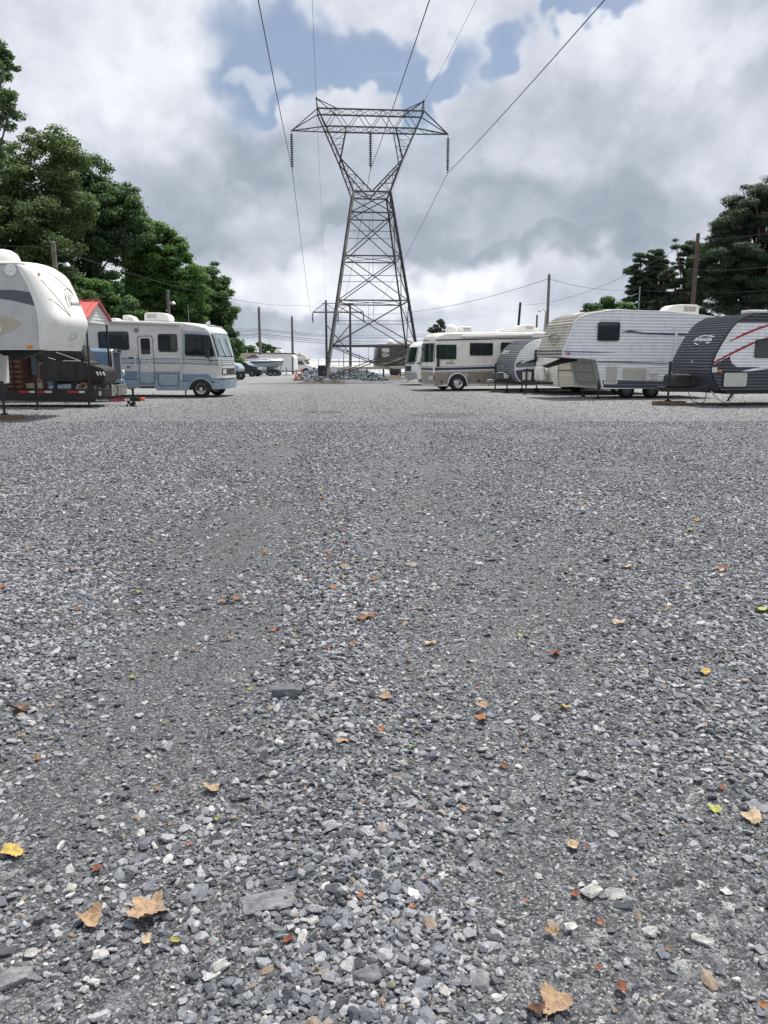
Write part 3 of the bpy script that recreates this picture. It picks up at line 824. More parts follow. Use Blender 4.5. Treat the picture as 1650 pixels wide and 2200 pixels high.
for a in ((815, 1590, 28, 'small dark brown-grey block beside the small green leaf', 'dark', .6, 21, .3), (1063, 2030, 36, 'dark upright stone in the bottom right gravel', 'dark', .8, 22, 1.2),
          (1322, 1918, 42, 'pale rounded stone, right of a twin pale stone', 'pale', .55, 23, .1), (1272, 1916, 50, 'pale faceted stone, left of a rounded pale stone', 'pale', .5, 24, .5),
          (1512, 2016, 44, 'pale flat stone alone in the fine grit at the lower right', 'pale', .35, 25, -.4), (1030, 2122, 54, 'large blue-grey stone at the bottom right of the ridge', 'grey', .5, 26, 1.3),
          (785, 2120, 66, 'large dark slate stone at the bottom middle', 'slate', .4, 27, .2), (28, 2100, 70, 'large grey stone at the bottom left edge', 'grey', .4, 28, .4),
          (472, 2090, 44, 'tan-grey stone pair near the bottom left of the ridge', 'pale', .6, 29, .9), (856, 1602, 38, 'grey speckled stone just left of the small green leaf', 'grey', .5, 30, .2),
          (1226, 1992, 34, 'white angular stone in the lower right gravel', 'white', .4, 31, .6), (1398, 1998, 34, 'pale stone leaning on a brown stone at the lower right', 'pale', .5, 32, .3),
          (1372, 1965, 26, 'brown-grey stone behind the leaning pale stone', 'tan', .7, 33, 1.1), (740, 1224, 26, 'tan stone on the middle ridge beside russet leaves', 'tan', .6, 34, .2),
          (885, 1213, 36, 'flat tan stone pressed into the wheel track', 'tan', .2, 35, .1), (150, 1908, 34, 'pale stone among gravel at the lower left', 'pale', .5, 36, 1.4),
          (66, 2046, 30, 'beige round stone near the left edge at the bottom', 'pale', .6, 37, .4), (745, 1298, 22, 'grey stone on the ridge by the orange leaves', 'grey', .6, 38, .7),
          (1460, 1495, 30, 'grey flat stone at the right of the lot', 'grey', .4, 39, .2), (600, 2010, 36, 'smooth grey stone below the long slate slab', 'grey', .5, 40, .1)):
    rock(a[0], a[1], a[2], a[3], a[4], a[5], a[6], a[7])

# ------------------------------------------------------------------ fallen leaves
LEAFC = {'tan': (.36, .245, .15), 'orange': (.30, .125, .05), 'yellow': (.46, .33, .09), 'green': (.07, .17, .03), 'olive': (.27, .25, .06), 'lime': (.36, .38, .10),
         'brown': (.13, .065, .04), 'red': (.21, .065, .035), 'pale': (.45, .335, .22)}
def leaf_mesh(seed, lobes, curl):
    rng = random.Random(seed); n = 38; rim = []
    for i in range(n):
        a = 2 * math.pi * i / n
        r = .5 * (1 + (.22 * math.cos(lobes * a) if lobes > 2 else .0)) * (1 + rng.uniform(-.06, .06) + (.07 if i % 2 else -.05)) * (1 - .25 * abs(math.sin(a)) if lobes <= 2 else 1)
        rim.append((r * math.cos(a), r * math.sin(a)))
    mb = MB()
    ph = rng.uniform(0, 6.28)
    def z(x, y): return curl * (1.5 * (x * math.cos(ph) + y * math.sin(ph)) ** 2 + .5 * (x * math.sin(ph) - y * math.cos(ph)) ** 2) + .10 * math.sin(7 * x + ph) * math.sin(6 * y) + .05 * math.sin(15 * y + ph) * x
    vs = [(0, 0, z(0, 0))] + [(x * .55, y * .55, z(x * .55, y * .55)) for x, y in rim] + [(x, y, z(x, y)) for x, y in rim]
    fs = [(0, 1 + i, 1 + (i + 1) % n) for i in range(n)] + [(1 + i, 1 + n + i, 1 + n + (i + 1) % n, 1 + (i + 1) % n) for i in range(n)]
    mb.add(vs, fs)
    mb.path([(.45, 0, z(.45, 0)), (.62, .03, z(.6, 0) - .02), (.78, .09, z(.7, 0) - .05)], [.022, .016, .012], 4)
    return mb
LANDMARKS, SCRAPS = [], []
def leaf_material(c):
    nm = 'leaf_' + c
    if nm in MATS: return MATS[nm]
    m = mat(nm, LEAFC[c], .7, var=.6, scale=46, bump=.5, bscale=120)
    return m
def leaf(px, py, wpx, c, label=None, lobes=2, curl=.5, seed=None):
    g = ground_at(px, py); k = (g - Vector((0, 0, CAM_H))).length / 1650
    seed = int(px * 7 + py) if seed is None else seed
    rng = random.Random(seed)
    w = max(wpx, 8) * k * .9
    mb = leaf_mesh(seed, lobes, curl * rng.uniform(.7, 1.3)); mb.v = [(x * w, y * w, z * w) for x, y, z in mb.v]
    zm = min(v[2] for v in mb.v)
    o = mb.build('fallen_leaf', leaf_material(c), smooth=60)
    o.location = (g.x, g.y, terrz(g.x, g.y) - zm + .012); o.rotation_euler = (rng.uniform(-.2, .35), rng.uniform(-.25, .25), rng.uniform(0, 6.28))
    cl = {'tan': 'small tan leaf scrap', 'orange': 'small orange-brown leaf scrap', 'yellow': 'small yellow leaf', 'green': 'small green leaf', 'olive': 'small olive leaf',
          'lime': 'small pale green leaf', 'brown': 'small dark brown leaf scrap', 'red': 'small rust-red leaf scrap', 'pale': 'small pale leaf'}[c]
    if label: LANDMARKS.append((px, py, label))
    else: SCRAPS.append((px, py, cl, o))
    tag(o, label or cl, 'leaf', 'fallen leaves on the gravel')
for a in ((318, 1970, 76, 'tan', 'largest tan curled leaf, at the bottom left', 5, .75), (27, 1831, 48, 'yellow', 'bright yellow flat leaf at the left edge', 2, .15),
          (192, 1981, 46, 'tan', 'tan curled leaf left of the largest leaf', 3, .9), (1190, 2166, 58, 'tan', 'large tan leaf at the bottom right edge', 3, .5),
          (1152, 2186, 34, 'brown', 'crumpled brown leaf touching the large tan leaf at the bottom', 3, 1.0), (1617, 1757, 36, 'pale', 'pale tan leaf at the right edge', 3, .4),
          (1535, 1737, 28, 'lime', 'pale green leaf near the right edge', 2, .3), (886, 1613, 20, 'green', 'small dark green leaf beside the middle ridge', 2, .4),
          (1636, 1313, 32, 'lime', 'pale green leaf cut by the right edge', 2, .2), (456, 1700, 34, 'tan', 'round tan-yellow leaf left of the middle', 3, .4),
          (1033, 1547, 28, 'orange', 'orange-tan leaf, nearer of a pair in the fine grit', 3, .5), (1034, 1515, 29, 'tan', 'tan narrow leaf, farther of a pair in the fine grit', 2, .5),
          (1212, 1517, 24, 'yellow', 'yellow leaf in the fine grit right of the middle', 3, .4), (829, 1503, 27, 'tan', 'yellowish tan leaf on the ridge by the blocky stone', 3, .7),
          (1192, 1406, 22, 'red', 'rusty leaf with a curved twig right of the middle', 3, .8), (925, 1383, 27, 'pale', 'pale tan leaf scrap in the wheel track', 2, .4),
          (775, 1336, 24, 'orange', 'left leaf of an orange-brown clump on the ridge', 5, .6), (793, 1330, 22, 'orange', 'right leaf of an orange-brown clump on the ridge', 3, .6), (486, 1294, 22, 'orange', 'left leaf of a russet clump left of the ridge', 2, .5), (510, 1288, 24, 'orange', 'right leaf of a russet clump left of the ridge', 2, .5),
          (620, 2041, 24, 'red', 'rust-red and yellow leaf scrap near the bottom', 2, .8), (315, 2026, 24, 'pale', 'pale tan oval leaf under the largest leaf', 2, .3),
          (376, 2029, 20, 'olive', 'olive oval leaf right of the pale oval leaf', 2, .3), (1183, 2013, 27, 'tan', 'tan folded leaf in the lower right gravel', 2, 1.1),
          (1335, 2130, 28, 'red', 'curled red-brown leaf in the dark grit at the bottom right', 2, 1.2), (735, 1609, 30, 'tan', 'tan leaf with a pale twig on the ridge', 2, .6),
          (45, 1531, 30, 'brown', 'brown leaf scrap near the left edge', 3, .7), (1515, 1449, 26, 'yellow', 'yellow-tan leaf toward the right edge', 2, .6),
          (1553, 1223, 22, 'orange', 'orange-brown leaf far toward the right edge', 3, .6), (638, 1363, 17, 'yellow', 'small yellow leaf on the pale gravel ridge', 2, .4),
          (1235, 1820, 34, 'pale', 'pale splinter-like leaf standing on edge at the right', 2, 1.4), (150, 1226, 21, 'tan', 'tan leaf far toward the left edge', 2, .4),
          (1345, 1220, 26, 'pale', 'pale yellow leaf right of the wheel track', 2, .3), (1330, 1345, 26, 'pale', 'pale tan leaf beside a stone at the right', 3, .5)):
    leaf(*a)
for px, py, w, c in ((225, 1117, 14, 'tan'), (1475, 1055, 12, 'tan'), (690, 1057, 10, 'yellow'), (570, 1078, 10, 'orange'), (1255, 1083, 11, 'orange'), (898, 1033, 9, 'orange'),
                     (500, 1187, 10, 'orange'), (515, 1141, 12, 'orange'), (825, 1090, 9, 'yellow'), (1495, 1121, 12, 'yellow'), (1480, 1143, 14, 'tan'), (728, 1133, 13, 'tan'),
                     (690, 1075, 12, 'orange'), (205, 1222, 12, 'tan'), (570, 1192, 13, 'orange'), (745, 1174, 16, 'orange'), (1235, 1260, 14, 'tan'), (716, 1272, 20, 'orange'),
                     (741, 1248, 16, 'tan'), (803, 1250, 20, 'orange'), (1465, 1268, 13, 'orange'), (170, 1313, 12, 'orange'), (6, 1262, 14, 'orange'), (491, 1372, 15, 'tan'),
                     (453, 1367, 12, 'tan'), (586, 1356, 14, 'orange'), (1117, 1367, 12, 'lime'), (880, 1421, 13, 'orange'), (540, 1482, 15, 'olive'), (515, 1547, 12, 'orange'),
                     (355, 1553, 12, 'olive'), (820, 1578, 22, 'orange'), (1083, 1646, 17, 'red'), (338, 1698, 15, 'orange'), (466, 1766, 15, 'olive'), (1550, 1690, 18, 'red'),
                     (995, 1746, 18, 'tan'), (210, 1871, 20, 'red'), (775, 1950, 13, 'orange'), (885, 1971, 13, 'orange'), (1363, 1890, 14, 'tan'), (1640, 2160, 14, 'orange'),
                     (660, 1250, 14, 'red'), (705, 1205, 12, 'red'), (640, 1180, 10, 'orange'), (757, 1390, 14, 'orange'), (700, 1400, 13, 'red'), (605, 1398, 12, 'tan'),
                     (415, 1395, 12, 'tan'), (300, 1275, 13, 'olive'), (285, 1455, 13, 'olive'), (1120, 1575, 11, 'red'), (1420, 1478, 11, 'orange'), (1030, 1478, 10, 'orange'),
                     (505, 1608, 11, 'red'), (80, 1632, 11, 'orange'), (405, 1820, 12, 'orange'), (275, 1687, 11, 'tan'), (655, 1710, 13, 'tan'), (915, 1905, 10, 'red'),
                     (1260, 1820, 12, 'red'), (1130, 1945, 12, 'orange'), (1290, 1985, 13, 'orange'), (1435, 2040, 10, 'orange'), (1235, 1925, 16, 'red'), (645, 1885, 12, 'red'),
                     (1435, 1310, 11, 'orange'), (1390, 1150, 9, 'orange'), (1050, 1165, 9, 'tan'), (370, 1150, 9, 'orange'), (60, 1180, 11, 'tan'), (955, 1445, 9, 'red'),
                     (450, 2040, 11, 'red'), (1285, 2085, 14, 'red'), (560, 1570, 9, 'orange'), (1600, 1500, 10, 'red'), (700, 1155, 11, 'orange'), (735, 1215, 12, 'brown'),
                     (990, 915, 10, 'red'), (760, 1270, 13, 'brown'), (665, 1325, 10, 'orange'), (1560, 1620, 10, 'tan'),
                     (678, 1128, 9, 'brown'), (712, 1160, 10, 'tan'), (722, 1188, 11, 'red'), (758, 1208, 10, 'tan'), (700, 1228, 12, 'orange'), (728, 1256, 12, 'red'), (752, 1286, 11, 'orange'), (690, 1290, 10, 'brown'),
                     (742, 1146, 9, 'orange'), (668, 1102, 9, 'tan'), (705, 1092, 9, 'red'), (760, 1312, 10, 'tan'), (808, 1322, 11, 'red'), (636, 1236, 10, 'tan'), (612, 1290, 11, 'red'), (560, 1240, 10, 'orange'), (475, 1300, 10, 'brown')):
    leaf(px, py, w, c, lobes=random.Random(px).choice((2, 2, 3, 5)), curl=random.Random(py).uniform(.3, 1))

def name_scraps():
    """say of each small leaf which stone or large leaf it lies next to"""
    marks = [(620, 1495, 'the blocky dark grey stone'), (572, 1947, 'the long slate slab'), (318, 1970, 'the largest tan leaf'), (27, 1831, 'the yellow left-edge leaf'), (1190, 2166, 'the large bottom-right leaf'),
             (1617, 1757, 'the pale right-edge leaf'), (886, 1613, 'the dark green leaf'), (1636, 1313, 'the pale green right-edge leaf'), (456, 1700, 'the round tan-yellow leaf'), (1033, 1530, 'the leaf pair in the grit'),
             (1300, 1917, 'the twin pale stones'), (1192, 1406, 'the rusty leaf with the twig'), (784, 1333, 'the orange-brown leaf clump'), (498, 1290, 'the russet leaf clump'), (740, 1224, 'the tan ridge stone'),
             (885, 1213, 'the flat tan track stone'), (1345, 1220, 'the pale yellow leaf'), (1553, 1223, 'the far right orange-brown leaf'), (150, 1226, 'the far left tan leaf'), (45, 1531, 'the brown left leaf'),
             (1515, 1449, 'the yellow-tan right leaf'), (1063, 2030, 'the dark upright stone'), (785, 2120, 'the large dark bottom stone')]
    seen = {}
    for px, py, cl, o in SCRAPS:
        best = min(marks, key=lambda q: (q[0] - px) ** 2 + ((q[1] - py) * 1.5) ** 2)
        dx, dy = px - best[0], (py - best[1]) * 1.5
        w = ('left of ' if dx < 0 else 'right of ') if abs(dx) > abs(dy) else ('in front of ' if dy > 0 else 'beyond ')
        seen.setdefault((cl, w, best[2]), []).append((dx * dx + dy * dy, o))
    for (cl, w, b), l in seen.items():
        l.sort(key=lambda q: q[0])
        for i, (_, o) in enumerate(l):
            o['label'] = cl + ', ' + (('closest ', 'second ', 'third ', 'fourth ', 'fifth ', 'sixth ', 'seventh ', 'eighth ', 'ninth ', 'tenth ', 'eleventh ', 'twelfth ')[i] if len(l) > 1 else '') + w + b
name_scraps()

# ================================================================== lattice tower
def make_tower():
    TY = 55.3; rz = R(4.9)
    o0 = at_y(797, 640, TY); root = empty('transmission_tower', (o0.x, TY, terrz(o0.x, TY)), rz)
    tag(root, 'tall steel lattice transmission tower with wide crossarm over the stone pile', 'tower')
    hb, hw, zw = 3.22, 1.22, 12.45
    half = lambda z: hb + (hw - hb) * z / zw
    cor = lambda sx, sy, z: Vector((sx * half(z), sy * half(z), z))
    S4 = ((-1, -1), (1, -1), (1, 1), (-1, 1))
    for sx, sy in S4:
        mb = MB(); mb.angle(cor(sx, sy, -.1), cor(sx, sy, zw), .14)
        if (sx, sy) == (1, -1):
            for i in range(26):
                z = 1.8 + i * .4; c = cor(1, -1, z); mb.bar(c, c + Vector((.16, -.02, 0)), .02)
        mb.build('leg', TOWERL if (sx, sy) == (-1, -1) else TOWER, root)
        f = MB(); f.lathe([(.28, -.1), (.26, .22), (.12, .26)], cor(sx, sy, 0), 'Z', 12); f.build('footing', STEEL, root)
    lev = [0.15, 2.45, 5.4, 8.3, 11.1, zw]
    for fi, (a, b) in enumerate(((0, 1), (1, 2), (2, 3), (3, 0))):
        (ax, ay), (bx, by) = S4[a], S4[b]
        for i in range(len(lev) - 1):
            z0, z1 = lev[i], lev[i + 1]
            A0, B0, A1, B1 = cor(ax, ay, z0), cor(bx, by, z0), cor(ax, ay, z1), cor(bx, by, z1)
            MB().angle(A1, B1, .085).build('horizontal_brace', TOWER, root)
            mb = MB(); mb.angle(A0, B1, .062); mb.angle(B0, A1, .062); mb.build('cross_brace', TOWER, root)
            if i < 4:
                # crossing point, hanger and secondary rail through it
                w0, w1 = half(z0), half(z1); zc = z0 + (z1 - z0) * w0 / (w0 + w1)
                Ac, Bc = cor(ax, ay, zc), cor(bx, by, zc); M = (Ac + Bc) / 2
                mb = MB(); mb.angle(Ac, Bc, .036); mb.bar(M, (A1 + B1) / 2, .024); mb.build('secondary_brace', TOWER, root)
    # waist diaphragms
    mb = MB()
    for z in (2.45, 5.4, 8.3, zw):
        mb.bar(cor(-1, -1, z), cor(1, 1, z), .036); mb.bar(cor(1, -1, z), cor(-1, 1, z), .036)
    mb.build('diaphragm', TOWER, root)
    # cat-head: outer arms, inner arms, box bridge, tips, peaks
    bd, zb0, zb1 = .68, 16.55, 17.62           # half depth of the bridge, its lower and upper chords
    xe, xt = 3.50, 5.25                        # bridge end and crossarm tip
    ko = lambda s, y: Vector((s * 3.04, y * bd, zb0)); kt = lambda s, y: Vector((s * xe, y * bd, zb1))
    ki = lambda s, y: Vector((s * 1.64, y * bd, zb0)); kj = lambda s, y: Vector((s * 2.06, y * .95, 14.55))
    cen = lambda y: Vector((0, y * hw, zw)); wc = lambda s, y: Vector((s * hw, y * hw, zw))
    for s in (-1, 1):
        mb = MB()
        for y in (-1, 1):
            mb.angle(wc(s, y), kj(s, y), .10); mb.angle(kj(s, y), kt(s, y), .10)
            mb.angle(cen(y), kj(s, y), .085); mb.angle(kj(s, y), ki(s, y), .08)
        mb.build('outer_arm', TOWER, root)
        mb = MB()
        for y in (-1, 1):
            L = lambda a, b, t: a + (b - a) * t
            # lacing between the waist corner arm and the inner arm
            o_, i_ = [L(wc(s, y), kj(s, y), t) for t in (.25, .5, .75)], [L(cen(y), kj(s, y), t) for t in (.25, .5, .75)]
            mb.bar(wc(s, y), cen(y), .07)
            for k in range(3): mb.bar(o_[k], i_[k], .03)
            mb.bar(wc(s, y), i_[0], .03); mb.bar(o_[0], i_[1], .03); mb.bar(o_[1], i_[2], .03)
            o_, i_ = [L(kj(s, y), ko(s, y), t) for t in (.3, .62)], [L(kj(s, y), ki(s, y), t) for t in (.3, .62)]
            for k in range(2): mb.bar(o_[k], i_[k], .026)
            mb.bar(o_[0], i_[1], .026); mb.bar(o_[1], ki(s, y), .026)
        for t in (.25, .5, .75, 1.0):
            for f0, f1 in ((wc, kj),): 
                mb.bar(f0(s, -1) + (f1(s, -1) - f0(s, -1)) * t, f0(s, 1) + (f1(s, 1) - f0(s, 1)) * t, .026)
            mb.bar(cen(-1) + (kj(s, -1) - cen(-1)) * t, cen(1) + (kj(s, 1) - cen(1)) * t, .026)
            mb.bar(kj(s, -1) + (ko(s, -1) - kj(s, -1)) * t, kj(s, 1) + (ko(s, 1) - kj(s, 1)) * t, .026)
        for t in (0, .25, .5, .75):
            a = wc(s, -1) + (kj(s, -1) - wc(s, -1)) * t; b = wc(s, 1) + (kj(s, 1) - wc(s, 1)) * (t + .25); mb.bar(a, b, .024)
            a = kj(s, -1) + (ko(s, -1) - kj(s, -1)) * t; b = kj(s, 1) + (ko(s, 1) - kj(s, 1)) * (t + .25); mb.bar(a, b, .024)
        mb.build('arm_lacing', TOWER, root)
    mb = MB()
    for y in (-1, 1):
        mb.angle(kt(-1, y), kt(1, y), .085); mb.angle(ko(-1, y), ko(1, y), .085)
    mb.build('bridge_chord', TOWER, root)
    mb = MB(); n = 8
    for y in (-1, 1):
        for k in range(n):
            x0, x1 = -3.04 + 6.08 * k / n, -3.04 + 6.08 * (k + 1) / n
            a, b = (zb0, zb1) if k % 2 == 0 else (zb1, zb0)
            mb.bar((x0, y * bd, a), (x1, y * bd, b), .036)
    for z in (zb0, zb1):
        for k in range(n + 1):
            x0 = -3.04 + 6.08 * k / n; mb.bar((x0, -bd, z), (x0, bd, z), .026)
            if k < n: mb.bar((x0, -bd, z), (x0 + 6.08 / n, bd, z), .024); mb.bar((x0, bd, z), (x0 + 6.08 / n, -bd, z), .024)
    mb.build('bridge_lacing', TOWER, root)
    for s in (-1, 1):
        tip = Vector((s * xt, 0, 16.40)); mb = MB()
        for y in (-1, 1):
            mb.angle(kt(s, y), tip, .062); mb.angle(ko(s, y), tip, .07)
            mb.bar(kt(s, y), ko(s, y), .07)
        for t in (.35, .65):
            mb.bar(ko(s, -1).lerp(tip, t), ko(s, 1).lerp(tip, t), .026); mb.bar(ko(s, -1).lerp(tip, t - .3), ko(s, 1).lerp(tip, t), .024)
        mb.build('crossarm', TOWER, root)
        pk = Vector((s * 3.57, 0, 18.42)); mb = MB()
        for y in (-1, 1):
            mb.angle(kt(s, y), pk, .07); mb.angle(Vector((s * 2.2, y * bd, zb1)), pk, .062)
        mb.bar((s * 3.57, -.12, 18.42), (s * 3.57, .12, 18.42), .10); mb.build('earth_wire_peak', TOWER, root)
    # insulator strings
    ends = []
    for i, (x, z) in enumerate(((-xt, 16.36), (0, 16.5), (xt, 16.36))):
        mb = MB(); prof = [(.02, 0), (.02, -.16)]
        for k in range(15):
            h = -.18 - k * .138; prof += [(.035, h), (.125, h - .045), (.115, h - .07), (.035, h - .08)]
        prof += [(.03, -2.27), (.03, -2.4)]
        mb.lathe(prof, (x, 0, z), 'Z', 12); mb.build('insulator_string', PORC, root, smooth=30)
        ends.append(Vector((x, 0, z - 2.4)))
    M = Matrix.Translation((o0.x, TY, terrz(o0.x, TY))) @ Matrix.Rotation(rz, 4, 'Z')
    pk = [M @ Vector((s * 3.57, 0, 18.36)) for s in (-1, 1)]
    return [M @ e for e in ends], pk
ENDS, PEAKS = make_tower()

# ------------------------------------------------------------------ wooden H-frame further along the line
def make_hframe():
    D = 174.0
    a, b = at_y(700, 645, D), at_y(752, 651, D)
    root = empty('wooden_pylon', ((a.x + b.x) / 2, D, terrz(a.x, D))); tag(root, 'two-legged wooden line pylon seen through the lattice tower', 'pylon')
    ox, oz = (a.x + b.x) / 2, terrz(a.x, D)
    for p in (a, b): MB().path([(p.x - ox, 0, -.2), (p.x - ox, 0, p.z - oz)], [.30, .22], 10).build('pole', BLACKP, root, smooth=50)
    L, Rr_, zc = at_y(672, 671, D), at_y(781, 671, D), at_y(700, 671, D).z - oz
    MB().bar((L.x - ox, -.3, zc), (Rr_.x - ox, -.3, zc), .30).build('crossarm', WOOD, root)
    zt = at_y(700, 652, D).z - oz
    mb = MB(); mb.bar((a.x - ox - .8, -.3, zt), (b.x - ox + .8, -.3, zt), .16)
    mb.bar((a.x - ox - .3, -.3, zt), (L.x - ox, -.3, zc), .14); mb.bar((b.x - ox + .3, -.3, zt), (Rr_.x - ox, -.3, zc), .14)
    mb.bar((a.x - ox, -.3, zt), ((L.x + Rr_.x) / 2 - ox, -.3, zc), .12); mb.bar((b.x - ox, -.3, zt), ((L.x + Rr_.x) / 2 - ox, -.3, zc), .12)
    z0, z1 = at_y(700, 697, D).z - oz, at_y(700, 760, D).z - oz
    mb.bar((a.x - ox, -.25, z0), (b.x - ox, -.25, z1), .22); mb.bar((b.x - ox, .25, z0), (a.x - ox, .25, z1), .22)
    mb.build('brace', WOOD, root)
    pts = []
    for x in (L.x, (L.x + Rr_.x) / 2, Rr_.x):
        MB().lathe([(.06, 0), (.13, -.1), (.13, -2.0), (.06, -2.1)], (x - ox, -.3, zc - .15), 'Z', 8).build('insulator', PORC, root)
        pts.append(Vector((x, D - .3, zc - 2.25 + oz)))
    return pts, [Vector((a.x, D, a.z)), Vector((b.x, D, b.z))]
HENDS, HTOPS = make_hframe()

def sag(a, b, s, n=24):
    return [a.lerp(b, i / n) - Vector((0, 0, 4 * s * (i / n) * (1 - i / n))) for i in range(n + 1)]
def line(name, pts, r, label, group=None):
    o = MB().path(pts, r, 6).build(name, WIRE); tag(o, label, 'wire', group); return o
# conductors: from over the head of the viewer to the tower, on to the pylon
def over(p, q, back):
    """parabola through the tower clamp p whose near half passes the point q; runs on behind the viewer"""
    out = []
    d = q - p; hx = Vector((d.x, d.y, 0)); L = hx.length; s1 = d.z / L
    span = 150.0; k = (s1 - 0) / (L - span)     # level support span metres away
    n = 70
    for i in range(n + 1):
        t = span * i / n; h = k * t * (t - span)
        out.append(p + hx.normalized() * t + Vector((0, 0, h)))
    return out
nm = ('left', 'middle', 'right')
for i, (px, D) in enumerate(((555, 26.0), (922, 26.0), (1297, 26.0))):
    q = at_y(px, 2, D)
    pts = over(ENDS[i], q, 0)[::-1] + sag(ENDS[i], HENDS[i], 1.2)[1:]
    line('power_line', pts, .019, nm[i] + ' heavy power conductor hanging from the ' + nm[i] + ' insulator string of the tower', 'conductors of the transmission line')
for i, (px, D) in enumerate(((671, 37.3), (1022, 37.3))):
    q = at_y(px, 2, D); q.z = at_y(px, 2, D).z
    pts = over(PEAKS[i], q, 0)[::-1] + sag(PEAKS[i], HTOPS[i], 1.0)[1:]
    line('earth_wire', pts, .0095, 'thin ' + ('left', 'right')[i] + ' earth wire running over the ' + ('left', 'right')[i] + ' peak of the tower', 'earth wires of the transmission line')

# ================================================================== trees
def leafage_mat(name, dark, light, trans=.25):
    m = bpy.data.materials.new(name); m.use_nodes = True
    t = NT(m.node_tree); b = t.n['Principled BSDF']
    geo = t.node('ShaderNodeNewGeometry'); r = geo.outputs['Random Per Island']
    tc = t.node('ShaderNodeTexCoord'); big = t.noise(tc.outputs['Object'], .45, 4, .6)
    f = t.m('ADD', t.m('MULTIPLY', r, .45), t.m('MULTIPLY', t.sstep(big, .3, .7), .55))
    c = t.ramp(f, [(0, (*dark, 1)), (.6, (*[(a + b_) / 2 for a, b_ in zip(dark, light)], 1)), (1, (*light, 1))])
    t.l.new(c, b.inputs['Base Color']); b.inputs['Roughness'].default_value = .55; b.inputs['Specular IOR Level'].default_value = .3
    tr = t.node('ShaderNodeBsdfTranslucent'); t.l.new(t.mix(.5, c, (.12, .20, .03, 1)), tr.inputs[0])
    mx = t.node('ShaderNodeMixShader'); mx.inputs[0].default_value = trans
    t.l.new(b.outputs[0], mx.inputs[1]); t.l.new(tr.outputs[0], mx.inputs[2]); t.l.new(mx.outputs[0], t.n['Material Output'].inputs[0])
    return m
LF_DARK = leafage_mat('dark_broadleaf', (.058, .112, .060), (.155, .25, .115), .45)  # leaf greens lightened toward grey-blue: haze is put into their colour
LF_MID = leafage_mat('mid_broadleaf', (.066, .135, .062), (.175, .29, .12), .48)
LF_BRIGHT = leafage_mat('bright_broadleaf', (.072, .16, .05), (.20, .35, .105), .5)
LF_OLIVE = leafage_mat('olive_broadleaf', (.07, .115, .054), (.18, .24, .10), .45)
LF_PINE = leafage_mat('pine_needles', (.032, .056, .042), (.085, .13, .08), .25)
BARK = mat('bark', (.055, .047, .04), .9, var=.4, scale=6, bump=.6, bscale=14)
BARKP = mat('pine_bark', (.085, .052, .038), .9, var=.4, scale=6, bump=.6, bscale=14)

def crown(name, blobs, n, leaf, m, parent, seed, clump=.75, flat=1.0, droop=0.0, fill=.35, needle=False):
    """leaf faces gathered in clumps through the volume of a few ellipsoids (centre, radii); coordinates local to the parent"""
    rng = np.random.RandomState(seed); n = int(n * 2.2); clump = clump * .8
    vol = np.array([b[1][0] * b[1][1] * b[1][2] for b in blobs]) ** .7; vol /= vol.sum()
    Cc = []; Rr = []
    for (c, r), w in zip(blobs, vol):
        rm = (r[0] * r[1] * r[2]) ** (1 / 3)
        k = max(8, int(4.2 * (rm / clump) ** 2.15))
        d = rng.normal(size=(k, 3)); d /= np.linalg.norm(d, axis=1)[:, None]
        rad = np.where(rng.rand(k) < fill, rng.rand(k) ** .5 * .85, rng.uniform(.78, 1.06, k))
        p = d * rad[:, None] * np.array(r) + np.array(c)
        Cc.append(p); Rr.append(clump * rng.uniform(.55, 1.25, k) * min(1.0, .55 + rm * .18))
    Cc = np.concatenate(Cc); Rr = np.concatenate(Rr)
    wts = Rr ** 2; wts /= wts.sum()
    ci = rng.choice(len(Cc), n, p=wts)
    d = rng.normal(size=(n, 3)); d /= np.linalg.norm(d, axis=1)[:, None]
    rad = rng.rand(n) ** .45
    rad = np.where(rng.rand(n) < .22, rad * rng.uniform(1.0, 1.4, n), rad)
    P = Cc[ci] + d * (rad * Rr[ci])[:, None] * np.array([1.1, 1.1, .62 * flat])
    P[:, 2] -= droop * rad * Rr[ci] * .5
    # each leaf: a kite, mostly facing up and out
    nrm = d * .6 + rng.normal(size=(n, 3)) * .55 + np.array([0, 0, .75])
    nrm /= np.linalg.norm(nrm, axis=1)[:, None]
    a = rng.normal(size=(n, 3)); a -= nrm * (a * nrm).sum(1)[:, None]; a /= np.linalg.norm(a, axis=1)[:, None]
    b = np.cross(nrm, a)
    s = leaf * .64 * rng.uniform(.6, 1.35, n); asp = .16 if needle else .55
    L, W = a * s[:, None], b * (s * asp)[:, None]
    V = np.stack([P - L, P + W - L * .1 + nrm * (s * .12)[:, None], P + L, P - W - L * .1 + nrm * (s * .12)[:, None]], 1).reshape(-1, 3)
    Q = np.arange(n * 4).reshape(n, 4)
    return np_mesh(name, V, Q, m, parent), Cc

